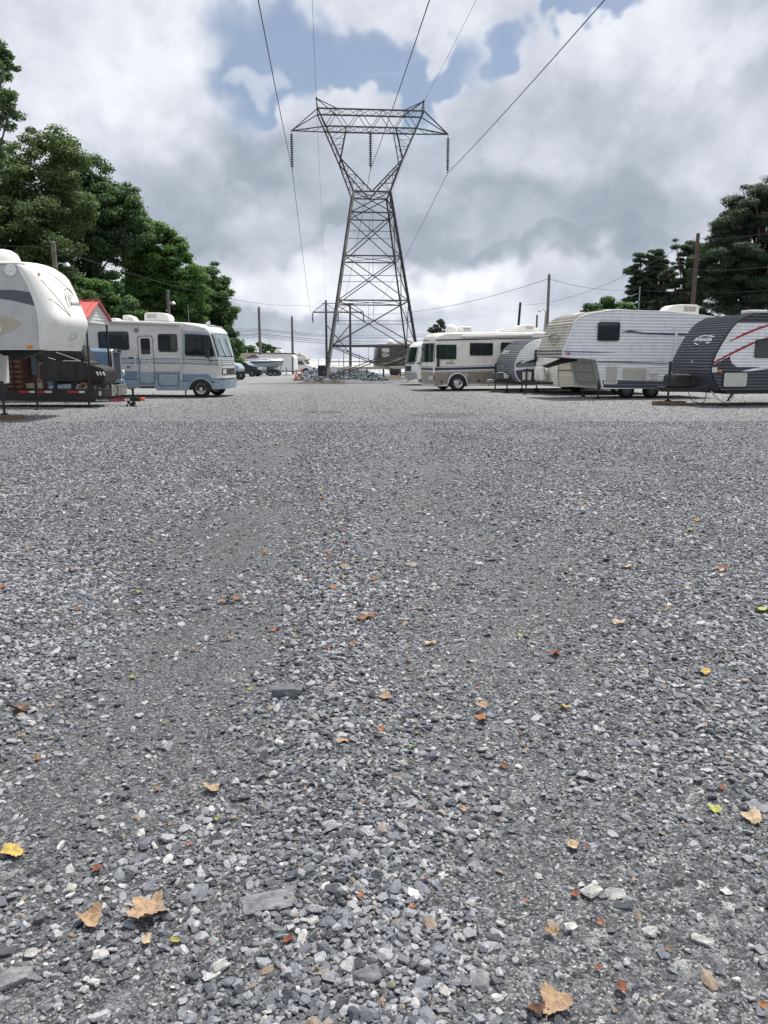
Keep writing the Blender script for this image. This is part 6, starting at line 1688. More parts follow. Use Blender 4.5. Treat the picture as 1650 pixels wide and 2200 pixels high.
    MB().box((lb[0][0] + .03, V.W - .35, zb - .12), (.06, .05, .05)).build('latch', BLACK, V.root)
    MB().b2((UR + .2, .15, z0 - .2), (lb[1][0] - .05, V.W - .15, z0)).build('chassis', BLACK, V.root)
    ul = P(-8, 1700)[0]; jack(V, ul, .22, z0, name='landing_leg'); jack(V, ul, V.W - .22, z0, name='landing_leg')
    pin = [(lb[0][0] + .1, zb), (lb[0][0] + 1.5, zb), (lb[0][0] + 1.5, zb - .06), (lb[0][0] + 1.0, zb - .22), (lb[0][0] + .8, zb - .22)]
    MB().prism(pin, V.W / 2 - .15, V.W / 2 + .15).build('pin_box', BLACK, V.root, bevel=.02)
    for du in (-5.0, -6.0): V.wheel(0, 0, .38, uz=(du, .36), v=.06)
    MB().lathe([(.42, -.05), (.42, .1), (.36, .24), (.22, .33), (.02, .37)], (P(35, 285, 1.0)[0], 1.0, zt + .07), 'Z', 20).build('roof_dome', SHELL, V.root, smooth=60)
    b = MB().b2((-.45, -.2, 0), (.32, .2, .13)).build('timber_block', BLOCK, None, bevel=.012); p = V.O + V.e * ul; b.location = (p.x + .1, p.y + .22, 0)
    tag(b, 'timber under the landing leg of the white gooseneck at the left edge', 'timber')
    for o in V.root.children:
        if o.name.startswith('landing_leg'): o.location.z = .13
left_gooseneck()

# ---- barbecue trailer: black smoker, posts, red gabled roof
def smoker_trailer():
    V = Veh('smoker_trailer', 'black barbecue smoker trailer with red gabled roof on thin posts', 'trailer', 184, 25.6, -2, RVL, sgn=1, W=1.75); V.crop = K1
    P = V.uz; W = V.W
    u0, u1 = P(-300, 1650)[0], P(930, 1650)[0]; z0, z1 = P(900, 1702)[1], P(900, 1592)[1]
    MB().b2((u0, 0, z0), (u1, .1, z1)).build('side_rail', BLACK, V.root, bevel=.01); MB().b2((u0, W - .1, z0), (u1, W, z1)).build('side_rail', BLACK, V.root, bevel=.01)
    MB().b2((u0, .1, z1 - .06), (u1, W - .1, z1 - .01)).build('deck', BLACK, V.root)
    MB().b2((u1 - .1, .1, z0), (u1, W - .1, z1 - .07)).build('end_rail', BLACK, V.root)
    # reflective tape, red and white in turn
    zt0, zt1 = P(500, 1622)[1], P(500, 1602)[1]; x = 190
    for x0, x1, m in ((190, 300, TAPER), (300, 362, TAPEW), (362, 455, TAPER), (455, 525, TAPEW), (680, 800, TAPER), (800, 858, TAPEW)):
        V.panel('reflective_tape', [(P(x0, 1600)[0], zt0), (P(x0, 1600)[0], zt1), (P(x1, 1600)[0], zt1), (P(x1, 1600)[0], zt0)], m, 0, -.006, raw=True)
    # tongue with tape, lettering, coupler, jack
    ut = P(1330, 1690, W / 2)[0]; zm = P(1100, 1688, W / 2)[1]
    MB().bar((ut, W / 2 - .04, zm), (u1 - .2, .12, zm), .08, .12).build('drawbar', BLACK, V.root); MB().bar((ut, W / 2 + .04, zm), (u1 - .2, W - .12, zm), .08, .12).build('drawbar', BLACK, V.root)
    a, b = Vector((u1 - .2, .12, zm)), Vector((ut, W / 2 - .04, zm)); d = (b - a)
    n = Vector((d.y, -d.x, 0)).normalized() * .043
    for t0, t1, m, nm_ in ((.50, .84, TAPER, 'reflective_tape'), (.84, .97, TAPEW, 'reflective_tape')):
        p, q = a + d * t0 + n, a + d * t1 + n; MB().add([p + Vector((0, 0, -.04)), q + Vector((0, 0, -.04)), q + Vector((0, 0, .04)), p + Vector((0, 0, .04))], [(0, 1, 2, 3)]).build(nm_, m, V.root)
    vs, fs = text_mesh('Blue Feathers', 1, .0, .02); w = max(p[0] for p in vs) - min(p[0] for p in vs); k = .42 / w
    c = a + d * .33 + n * 1.1; dn = d.normalized()
    MB().add([c + dn * (x_ * k) + Vector((0, 0, y_ * k * 1.3)) for x_, y_ in vs], fs).build('lettering', TAPEW, V.root)
    MB().b2((ut - .1, W / 2 - .06, zm - .06), (ut + .32, W / 2 + .06, zm + .08)).build('coupler', BLACK, V.root, bevel=.02)
    MB().b2((ut + .32, W / 2 - .07, zm - .05), (ut + .46, W / 2 + .07, zm + .07)).build('coupler_lock', ORANGE, V.root, bevel=.03)
    mb = MB(); mb.path([(ut + .12, W / 2 - .14, .02), (ut + .12, W / 2 - .14, .62)], .04, 8); mb.lathe([(.1, 0), (.1, .03)], (ut + .12, W / 2 - .14, 0), 'Z', 12); mb.bar((ut + .12, W / 2 - .14, .55), (ut + .02, W / 2 - .3, .62), .03); mb.build('tongue_jack', BLACK, V.root)
    mb = MB()
    for i, (dx, dz, s) in enumerate(((-.1, -.1, .08), (0, -.16, .10), (.1, -.12, .07), (-.16, -.2, .06), (.2, .02, .06))): mb.box((ut + .02 + dx, W / 2 - .05, zm + dz), (s, s, s * 1.2), Matrix.Rotation(i, 3, 'Y'))
    mb.build('chain', RUST, V.root, bevel=.01)
    # smoker: long cooking chamber, firebox, doors, stack, wheels under
    ch = V.poly([(398, 1478), (398, 1345), (440, 1300), (560, 1285), (800, 1296), (880, 1318), (900, 1480), (840, 1510), (470, 1506)], .2)
    s = MB().prism(ch, .2, 1.2).build('cooking_chamber', BLACK, V.root, bevel=.02)
    for x in (480, 640, 800): MB().prism(V.rr(x, 1340, x + 120, 1470, .03, .2), .2, .185).build('smoker_door', BLACKP, s)
    fb = V.poly([(872, 1355), (930, 1338), (1040, 1372), (1062, 1402), (1064, 1520), (1010, 1540), (885, 1530)], .15)
    f = MB().prism(fb, .15, 1.15).build('firebox', RUST, V.root, bevel=.03)
    MB().prism(V.poly([(935, 1345), (1038, 1377), (1052, 1398), (945, 1372)], .15), .17, 1.1).build('firebox_lid', mat('heat_browned_steel', (.10, .05, .04), .6, var=.4), f)
    for i in range(3):
        x = 985 + i * 32; p, q = V.uz(x - 8, 1412, .12), V.uz(x + 14, 1448, .12)
        MB().path([(p[0], .12, p[1]), (q[0], .10, q[1])], [.045, .032], 10).build('chrome_vent', CHROME, f, smooth=50)
    st = V.poly([(400, 1310), (330, 1215), (360, 1190), (640, 1180), (770, 1160), (830, 1290)], .5)
    MB().prism(st, .45, 1.25).build('hood', BLACK, V.root, bevel=.03)
    gp = V.poly([(790, 1150), (850, 1140), (935, 1310), (840, 1312)], .9); MB().prism(gp, .7, 1.3).build('hood_panel', mat('dull_grey_sheet', (.16, .155, .15), .6), V.root, bevel=.02)
    mb = MB()
    for (x0, y0, x1, y1) in ((570, 1210, 820, 1300), (490, 1265, 565, 1288), (640, 1298, 810, 1300)):
        p, q = V.uz(x0, y0, .17), V.uz(x1, y1, .17); mb.path([(p[0], .17, p[1]), (q[0], .17, q[1])], .016, 6)
    mb.build('handle_rail', CHROME, V.root)
    for x in (455, 560, 740, 900): 
        u = P(x, 1540, .3)[0]; MB().b2((u - .05, .25, z1), (u + .05, .35, V.uz(x, 1495, .3)[1])).build('smoker_leg', BLACK, V.root)
    hu, hz = V.uz(850, 1565, .12); mb = MB()
    for i in range(4): mb.lathe([(.085 + i * .02, 0), (.1 + i * .02, .01), (.085 + i * .02, .02)], (hu, .12 - .02 * i, hz), 'Y', 18, cap=False)
    mb.build('coiled_hose', mat('orange_brown_hose', (.32, .14, .05), .5), V.root)
    mb = MB()
    for x in (905, 945, 990, 1050): u, z = V.uz(x, 1560, .1); mb.b2((u - .025, .06, z1 - .02), (u + .025, .12, z + .2))
    p, q = V.uz(905, 1530, .1), V.uz(1060, 1545, .1); mb.bar((p[0], .09, p[1]), (q[0], .09, q[1]), .05); mb.build('front_rack', BLACK, V.root)
    u, z = V.uz(1020, 1625, .1); MB().b2((u - .04, .04, z - .07), (u + .04, .06, z + .07)).build('plate', TAPEW, V.root)
    # posts and roof
    zr = P(870, 1590)[1]
    ue = P(868, 905)[0]; ze = P(868, 900)[1]
    for v in (.02, W - .02): MB().b2((ue - .025, v - .025, z1 - .02), (ue + .025, v + .025, ze + .12)).build('post', BLACK, V.root)
    for v in (.02, W - .02): MB().b2((ue - 2.6, v - .025, z1), (ue - 2.55, v + .025, ze + .12)).build('post', BLACK, V.root)
    zeave = V.uz(870, 852)[1]; zap = V.uz(965, 700, W / 2)[1]; uf = ue + .05; ub = ue - 3.2
    g = MB(); poly = [(-.06, zeave - .02), (-.06, zeave - .18), (W + .06, zeave - .18), (W + .06, zeave - .02), (W / 2, zap - .04)]
    nP = len(poly); g.add([(uf, v, z) for v, z in poly] + [(uf - .05, v, z) for v, z in poly], [tuple(range(nP)), tuple(range(2 * nP - 1, nP - 1, -1))] + [(i, (i + 1) % nP, (i + 1) % nP + nP, i + nP) for i in range(nP)])
    ge = g.build('gable_end', WHITE, V.root)
    for k in range(6):
        za, zc = zeave - .17 + k * .11, zeave - .17 + k * .11 + .095
        def half(z): return (W / 2 + .05) if z < zeave else (W / 2 + .05) * max(.02, (zap - .05 - z) / (zap - .05 - zeave))
        if zc < zap - .08:
            h0, h1 = half(za), half(zc); MB().add([(uf + .006, W / 2 - h0, za), (uf + .022, W / 2 + h0 - .0, za), (uf + .006, W / 2 + h1, zc), (uf + .006, W / 2 - h1, zc)], [(0, 1, 2, 3)]).build('siding_board', GREYW, ge)
    for s_ in (-1, 1):
        v_e = W / 2 + s_ * (W / 2 + .14); ze_ = zeave - .07
        r = MB(); dz = .045
        r.add([(uf + .1, W / 2, zap), (ub, W / 2, zap), (ub, v_e, ze_), (uf + .1, v_e, ze_), (uf + .1, W / 2, zap + dz), (ub, W / 2, zap + dz), (ub, v_e, ze_ + dz), (uf + .1, v_e, ze_ + dz)],
              [(0, 1, 2, 3), (4, 7, 6, 5), (0, 3, 7, 4), (1, 5, 6, 2), (2, 6, 7, 3), (0, 4, 5, 1)])
        rr_ = r.build('roof_panel', REDROOF, V.root)
        sm = MB()
        for k in range(9):
            uu = ub + .1 + (uf - ub) * k / 8.5; sm.bar((uu, W / 2 + s_ * .02, zap + dz + .012), (uu, v_e, ze_ + dz + .012), .03, .025)
        sm.build('roof_seam', REDROOF, rr_)
    MB().bar((uf + .11, W / 2, zap + .055), (ub, W / 2, zap + .055), .12, .03).build('ridge_cap', REDROOF, V.root)
    # log cabin end
    uc = P(195, 1300)[0]; cb = empty('x', (0, 0, 0)); bpy.data.objects.remove(cb)
    zlow, zhi = z1, zeave - .2
    core = MB().b2((u0, .12, zlow), (uc - .05, W - .12, zhi)).build('cabin', LOG, V.root)
    nl = 13
    for k in range(nl):
        z = zlow + (zhi - zlow) * (k + .5) / nl; r_ = (zhi - zlow) / nl / 2
        MB().path([(u0, .12, z), (uc, .12, z)], r_, 10).build('log', LOG, core, smooth=50)
    pa = V.poly([(205, 1200), (380, 1200), (370, 1440), (205, 1440)], .9); MB().prism(pa, .88, .95).build('cabin_window', MBLUE, V.root); V.crop = K1
    bx = V.poly([(215, 1525), (440, 1525), (440, 1580), (215, 1580)], .4); MB().prism(bx, .4, .8).build('storage_box', BEIGE, V.root, bevel=.02)
    for du in (-4.3, -5.1): V.wheel(0, 0, .36, uz=(u1 + du, .34), v=-.02)
    for k in (u1 - .2,): 
        mb = MB(); mb.path([(k, .2, 0.01), (k, .2, z0)], .035, 8); mb.lathe([(.09, 0), (.09, .03)], (k, .2, 0), 'Z', 10); mb.build('stabiliser', BLACK, V.root)
smoker_trailer()

# ---- blue conventional truck behind the smoker
def truck():
    V = Veh('truck', 'old blue conventional truck with tall chrome radiator behind the smoker trailer', 'truck', 232, 29.0, 4, RVL, sgn=1, W=2.2); V.crop = K1
    P = V.uz; W = V.W
    V.front = [P(1118, 1520), P(1118, 1180)]; V.bulge, V.corner = 0, 0
    hz0, hz1 = P(1000, 1480)[1], P(1000, 1172)[1]; uf = P(1098, 1300, .45)[0]
    a, b = .45, W - .45
    hood = MB()
    hood.add([(uf - 2.0, a - .12, hz0), (uf, a, hz0), (uf, a, hz1 - .12), (uf, a + .12, hz1), (uf, b - .12, hz1), (uf, b, hz1 - .12), (uf, b, hz0), (uf - 2.0, b + .12, hz0), (uf - 2.0, b + .12, hz1 - .04), (uf - 2.0, b - .05, hz1 + .06), (uf - 2.0, a + .05, hz1 + .06), (uf - 2.0, a - .12, hz1 - .04)],
             [(0, 1, 2, 11), (11, 2, 3, 10), (10, 3, 4, 9), (9, 4, 5, 8), (8, 5, 6, 7), (1, 6, 5, 4, 3, 2), (0, 11, 10, 9, 8, 7), (0, 7, 6, 1)])
    hood.build('hood', mat('blue_truck_paint', (.15, .235, .33), .35, var=.2, streak=.3), V.root, bevel=.03, seg=2)
    V.panel('hood_stripe', [(uf - 1.9, hz1 - .17), (uf, hz1 - .17), (uf, hz1 - .12), (uf - 1.9, hz1 - .05)], WHITE, a + .01, a - .10, raw=True) if False else None
    # radiator shell with grille bars
    g0, g1 = P(1118, 1525, .45)[1], P(1118, 1178, .45)[1]
    sh = MB()
    sh.ring([(y, z) for y, z in rrect(a - .02, g0, b + .02, g1, .14)], [(y, z) for y, z in rrect(a + .14, g0 + .1, b - .14, g1 - .13, .06)], 0, .16)
    sh.v = [(uf + y, x, z) for x, y, z in sh.v]; s = sh.build('radiator_shell', CHROME, V.root, bevel=.02)
    MB().b2((uf + .03, a + .12, g0 + .08), (uf + .06, b - .12, g1 - .1)).build('radiator', BLACK, s)
    bars = MB(); n = 17
    for i in range(n): y = a + .17 + (b - a - .34) * i / (n - 1); bars.b2((uf + .08, y - .012, g0 + .1), (uf + .11, y + .012, g1 - .13))
    bars.build('grille_bars', SLATE, s)
    MB().box((uf + .17, W / 2, g1 - .06), (.03, .22, .07)).build('badge', CHROME, s, bevel=.01)
    # bumper, fenders, lamps
    zb0, zb1 = P(1170, 1655, 0)[1], P(1170, 1545, 0)[1]
    bp = MB(); pl = [(uf + .02, -.02), (uf + .22, .2), (uf + .26, W / 2), (uf + .22, W - .2), (uf + .02, W - .0)]
    for x, y in pl: bp.v += [(x, y, zb0), (x + .02, y, zb1), (x - .06, y, zb1), (x - .06, y, zb0)]
    for i in range(4):
        for j in range(4): jj = (j + 1) % 4; bp.f.append((i * 4 + j, i * 4 + jj, i * 4 + 4 + jj, i * 4 + 4 + j))
    bp.f += [(0, 1, 2, 3), (16, 17, 18, 19)]; bp.build('bumper', mat('dull_chrome', (.5, .49, .45), .35, .8, var=.25), V.root, bevel=.015)
    for v in (-.02, W - .38):
        mb = MB()
        for i in range(13):
            t = math.pi * i / 12; cu = uf - .55; mb.v += [(cu + .68 * math.cos(t), v, .52 + .62 * math.sin(t)), (cu + .68 * math.cos(t), v + .4, .56 + .64 * math.sin(t))]
        for i in range(12): mb.f.append((2 * i, 2 * i + 1, 2 * i + 3, 2 * i + 2))
        o = mb.build('fender', MATS['blue_truck_paint'], V.root, smooth=50); m_ = o.modifiers.new('thick', 'SOLIDIFY'); m_.thickness = .03
        V.wheel(0, 0, .50, v=v + .04, w=.28, uz=(uf - .55, .5), rim=STEEL)
    for v in (.28, W - .28):
        o = MB().lathe([(.02, -.12), (.1, -.08), (.12, .04), (.11, .06), (.02, .07)], (uf + .12, v, P(1090, 1425)[1]), 'X', 18).build('headlamp', CHROME, V.root, smooth=50)
        MB().lathe([(.1, .062), (.02, .08)], (uf + .12, v, P(1090, 1425)[1]), 'X', 18).build('lens', LENS, o)
    o = MB().lathe([(.13, 0), (.13, .5)], (uf - .8, -.05, 1.55), 'Z', 14).build('air_cleaner', CHROME, V.root, smooth=40)
    # cab behind, mostly hidden
    c = [(uf - 3.6, .6), (uf - 3.6, 2.75), (uf - 2.35, 2.75), (uf - 2.02, 1.95), (uf - 1.95, .6)]
    cab = MB().prism(c, .1, W - .1).build('cab', MATS['blue_truck_paint'], V.root, bevel=.06)
    MB().prism([(uf - 3.1, 1.85), (uf - 3.1, 2.5), (uf - 2.45, 2.5), (uf - 2.2, 1.9)], .1, .085).build('side_window', GLASS, cab)
    ws = MB(); ws.add([(uf - 1.985, .3, 1.98), (uf - 1.985, W - .3, 1.98), (uf - 2.31, W - .3, 2.65), (uf - 2.31, .3, 2.65)], [(0, 1, 2, 3)]); ws.build('windshield', GLASS, cab)
    MB().b2((uf - 7.5, W / 2 - .45, .65), (uf + .1, W / 2 - .35, .9)).build('frame_rail', BLACK, V.root); MB().b2((uf - 7.5, W / 2 + .35, .65), (uf + .1, W / 2 + .45, .9)).build('frame_rail', BLACK, V.root)
    for du in (-5.6, -6.8): V.wheel(0, 0, .5, v=.05, w=.5, uz=(uf + du, .5), rim=STEEL)
    mb = MB(); p = V.uz(1260, 1530, .2); mb.path(smooth_pts([(uf + .20, .3, zb1 - .02), (uf + .32, .25, zb1 - .06), (uf + .32, .25, zb0 + .06), (uf + .20, .3, zb0 + .04)], 4), .02, 6); mb.build('tow_hook', BLACK, V.root)
truck()

# ---- blue and white motorhome
def left_motorhome():
    V = Veh('motorhome', 'aged white motorhome with light blue lower body, nose toward the lane at the left', 'motorhome', 460, 32.3, -5, RVL, sgn=1, W=2.4); V.crop = K2
    P = V.uz; W = V.W; zb = P(1262, 938)[1]
    V.front = [P(1290, 938), P(1298, 840), P(1296, 720), P(1284, 640), P(1256, 540), P(1226, 440), P(1206, 385), P(1165, 352), P(1120, 342)]
    V.front.sort(key=lambda p: p[1]); V.bulge, V.corner = .14, .16
    U1 = -8.9; zt = V.front[-1][1]
    V.coach(U1, zb + .05, [P(900, 318), (P(200, 295)[0], P(200, 295)[1]), (U1, P(200, 295)[1] + .01)], MHW, rnd=.07)
    xe = 1255
    def pn(nm_, pts, m, v1=-.005, v0=.03): return V.panel(nm_, pts, m, v0, v1)
    # blue paint areas: lower band with wheel arch, surround of the cab window
    cu, cz = P(1095, 955); ra = P(1210, 960)[0] - cu
    arch = [(cu + ra * math.cos(math.pi * i / 14), max(cz + ra * .98 * math.sin(math.pi * i / 14), zb - .02)) for i in range(15)]
    low = V.poly([(xe, 836), (1200, 832), (1160, 797), (925, 795), (900, 772), (340, 768), (-600, 766)]) + V.poly([(-600, 925), (480, 932), (505, 905), (665, 910), (680, 950), (970, 952)])
    ua, ub = cu - ra, cu + ra
    lowp = low + [(ua, zb + .02)] + arch[::-1] + [(ub, zb), (P(xe, 938)[0], zb)]
    V.panel('blue_band', lowp, LBLUE, .05, -.006, raw=True)
    pn('mid_blue_band', [(-600, 772), (340, 772), (497, 774), (497, 846), (340, 844), (-600, 838)], MBLUE, -.009); pn('mid_blue_band', [(668, 776), (690, 778), (690, 855), (668, 854)], MBLUE, -.009)
    pn('mid_blue_band', [(925, 800), (1158, 801), (1196, 836), (xe, 842), (xe, 872), (1185, 866), (1130, 850), (1050, 848), (985, 866), (925, 862)], MBLUE, -.009)
    MB().prism(arch + [(ua, zb - .04), (ub, zb - .04)], -.003, -.0105).build('wheel_well', BLACK, V.root)
    MB().path([(u, -.02, z) for u, z in arch], .03, 6).build('arch_trim', LBLUE, V.root, smooth=50)
    pn('cab_surround', [(922, 390), (1165, 410), (1180, 440), (1240, 640), (922, 642)], LBLUE, -.006)
    for y, h, m in ((652, 8, SLATE), (672, 5, MBLUE), (688, 14, mat('grey_blue_stripe', (.22, .27, .31), .4))):
        pn('stripe', [(-600, y - 4), (900, y), (xe, y + 14), (xe, y + 14 + h), (900, y + h), (-600, y - 4 + h)], m, -.006)
    # windows
    V.window(V.rr(130, 400, 427, 573, .10)); V.window(V.rr(-240, 395, -45, 560, .10)); V.window(V.rr(688, 423, 877, 591, .10))
    wp = V.poly([(946, 422), (1160, 434), (1178, 450), (1222, 615), (1212, 632), (960, 624), (946, 610)])
    f = V.window(wp, pane=GLASSC, proud=.05, t=.035)
    cur = MB(); (u0, z0), (u1, z1) = P(958, 612), P(1160, 445)
    cur.grid(lambda a, b: (u0 + (u1 - u0) * a, -.012 + .008 * math.sin(a * 55), z0 + (z1 - z0) * b), 60, 2); cur.build('curtain', CURTL, f)
    V.panel('mullion', V.rr(1048, 465, 1056, 615, .005), BLACKP, 0, -.046, raw=True); V.panel('mullion', V.poly([(952, 458), (1178, 468), (1180, 474), (952, 464)]), BLACKP, 0, -.046, raw=True)
    # entrance door
    dr = V.rr(498, 440, 667, 892, .12); cudr = P(582, 660)
    d = MB().ring(dr, [(cudr[0] + (u - cudr[0]) * .955, cudr[1] + (z - cudr[1]) * .98) for u, z in dr], 0, -.016).build('door', BLACKP, V.root)
    V.panel('door_leaf', V.rr(505, 447, 660, 780, .08), MHW, 0, -.012, parent=d, raw=True); V.panel('door_lower', V.rr(505, 780, 660, 886, .03), LBLUE, 0, -.0125, parent=d, raw=True)
    V.panel('door_window', V.rr(530, 464, 623, 611, .06), GLASS, 0, -.03, parent=d, raw=True); V.panel('handle', V.rr(512, 668, 538, 712, .02), CHROME, 0, -.04, parent=d, raw=True); V.panel('sticker', V.rr(572, 724, 602, 748, .01), WHITE, 0, -.018, parent=d, raw=True)
    for x in (657, 683): V.panel('stripe_on_door', [(506, x), (660, x), (660, x + 7), (506, x + 7)], MBLUE, 0, -.0145, parent=d)
    c = MB().ring(V.rr(692, 788, 890, 910, .07), V.rr(699, 795, 883, 903, .06), 0, -.016).build('locker_door', SLATE, V.root); V.panel('locker_panel', V.rr(699, 795, 883, 903, .06), LBLUE, 0, -.012, parent=c, raw=True)
    V.panel('porch_lamp', V.rr(470, 372, 508, 402, .02), GREYD, 0, -.05, raw=True); V.panel('maker_plate', V.rr(418, 637, 462, 654, .005), SLATE, 0, -.012, raw=True); V.panel('outlet_cover', V.rr(400, 720, 433, 742, .01), GREYD, 0, -.02, raw=True)
    MB().path([(P(484, 620)[0], -.05, P(484, 600)[1]), (P(488, 700)[0], -.05, P(488, 712)[1])], .018, 6).build('grab_rail', CHROME, V.root)
    # awning roll with its arm, roof rail
    a, b = P(200, 306), P(885, 328); MB().path([(a[0] - 2.5, -.07, a[1] + .01), (a[0], -.07, a[1]), (b[0], -.07, b[1])], .065, 10).build('awning_roll', WHITE, V.root, smooth=50)
    p, q = P(905, 325), P(916, 860); MB().bar((p[0], -.05, p[1]), (q[0], -.05, q[1]), .05, .05).build('awning_arm', GREYW, V.root)
    pn('panel_seam', [(900, 330), (903, 330), (903, 790), (900, 790)], GREYD, -.007); pn('skirt_seam', [(900, 858), (1000, 862), (1000, 868), (900, 864)], BLACKP, -.012); pn('skirt_seam', [(1180, 868), (1250, 872), (1250, 880), (1180, 876)], BLACKP, -.012)
    pn('skirt_seam', [(-600, 842), (500, 846), (500, 851), (-600, 847)], SLATE, -.012)
    # front: white brow, windshield, grille, bumper, lamps
    zw0, zw1 = P(1290, 628)[1], P(1230, 425)[1]
    fr = V.fpatch('windshield_frame', LBLUE, zw0 - .12, zw1 + .05, .02, W - .02, .004)
    V.fpatch('gasket', BLACKP, zw0 - .03, zw1 + .02, .10, W - .10, .010, parent=fr)
    V.fpatch('windshield', glassmat('pale_windshield', (.16, .21, .22), .0, .05), zw0, zw1, .14, W - .14, .02, parent=fr)
    V.fpatch('front_brow', SHELL, zw1 + .06, V.front[-2][1] - .02, .03, W - .03, .012)
    zg0, zg1 = P(1296, 806)[1], P(1296, 745)[1]
    g = V.fpatch('grille', BLACKP, zg0, zg1, .22, W - .22, .014); s = MB()
    for i in range(5): za = zg0 + (zg1 - zg0) * (i + .3) / 5; s.grid(lambda a_, b_: V.fpt(za + .02 * a_, .3 + (W - .6) * b_, .022), 1, 12)
    s.build('grille_bars', SLATE, g)
    for v in (.26, W - .56): V.fpatch('headlamp', LENS, zg0 + .04, zg1 - .04, v, v + .3, .028, parent=g, nz=2, nv=3)
    for y, h, m in ((664, 8, GREYD), (684, 6, GREYD), (704, 10, mat('grey_blue_stripe', (.22, .27, .31), .4))): V.fpatch('front_stripe', m, P(1296, y + h)[1], P(1296, y)[1], .02, W - .02, .008, nz=1)
    V.fpatch('bumper', LBLUE, zb, P(1296, 850)[1], -.02, W + .02, .10, nz=4, th=.1); V.fpatch('bumper_strip', WHITE, P(1296, 838)[1], P(1296, 818)[1], .0, W, .05, nz=1); V.fpatch('bumper_strip', BLACKP, P(1296, 850)[1], P(1296, 840)[1], .0, W, .07, nz=1)
    for v in (.7, 1.5):
        MB().path([V.fpt(zw0 - .05, v, .03), V.fpt(zw0 + .3, v - .2, .04), V.fpt(zw0 + .7, v - .3, .035)], .012, 5).build('wiper', BLACK, V.root)
    for v, nm_ in ((-.30, 'mirror'), (W + .1, 'mirror')):
        u, z = P(1172, 600); mb = MB(); mb.b2((u - .08, v, z - .20), (u + .06, v + .16, z + .20)); mb.path([(u, v + .1, z - .2), (u + .06, v + .1 if v < 0 else v, z - .32), (u + .1, .02 if v < 0 else W - .02, z - .34)], .018, 6); mb.build(nm_, BLACKP, V.root, bevel=.03)
    # roof gear
    ac_unit(V, 565, 222, 790, 294, .8, flip=-1)
    V.panel('roof_vent', [(283, 288), (286, 238), (330, 235), (380, 255), (404, 290)], SHELL, .8, 1.3, bevel=.03); V.panel('roof_vent', [(150, 290), (170, 268), (215, 264), (245, 288)], CREAM, .8, 1.3, bevel=.03)
    u, z = P(980, 320, 1.0); MB().path([(u, 1.0, z - .05), (u, 1.0, z + .75)], .009, 5).build('aerial', STEEL, V.root)
    for v in (.55, 1.0):
        u, z = P(1170, 335, v); mb = MB(); mb.lathe([(.02, -.14), (.05, -.1), (.09, .0), (.09, .03), (.02, .04)], (u, v, z + .06), 'X', 14); mb.path([(u, v, z - .08), (u, v, z + .02)], .02, 6); mb.build('roof_lamp', CHROME, V.root, smooth=50)
    p, q = V.fpt(V.front[-2][1], .5, .0), V.fpt(V.front[-2][1], 1.8, .0); MB().path([(p[0] - .1, p[1], p[2] + .05), (p[0] + .05, p[1] + .3, p[2] + .02), (q[0] + .05, q[1], q[2] + .02)], .03, 8).build('air_horn', CHROME, V.root, smooth=50)
    # running gear
    WR = mat('white_wheel', (.62, .62, .60), .4, var=.15)
    V.wheel(0, 0, .37, v=-.03, w=.24, uz=(cu, .36), rim=WR, holes=10); V.wheel(0, 0, .37, v=W - .25, w=.24, uz=(cu, .36), rim=WR); V.wheel(0, 0, .37, v=.02, w=.24, uz=(cu - 4.9, .36), rim=WR, holes=10)
    MB().b2((U1 + .2, .4, .42), (cu - .5, W - .4, zb + .2)).build('chassis', BLACK, V.root)
    p = P(936, 975)[0]; MB().path([(p, .2, .01), (p, .2, .45)], .03, 6).build('leveling_jack', BLACK, V.root)
    MB().b2((P(520, 900)[0], -.02, P(520, 925)[1]), (P(660, 900)[0], .4, P(520, 912)[1])).build('step', BLACK, V.root)
left_motorhome()

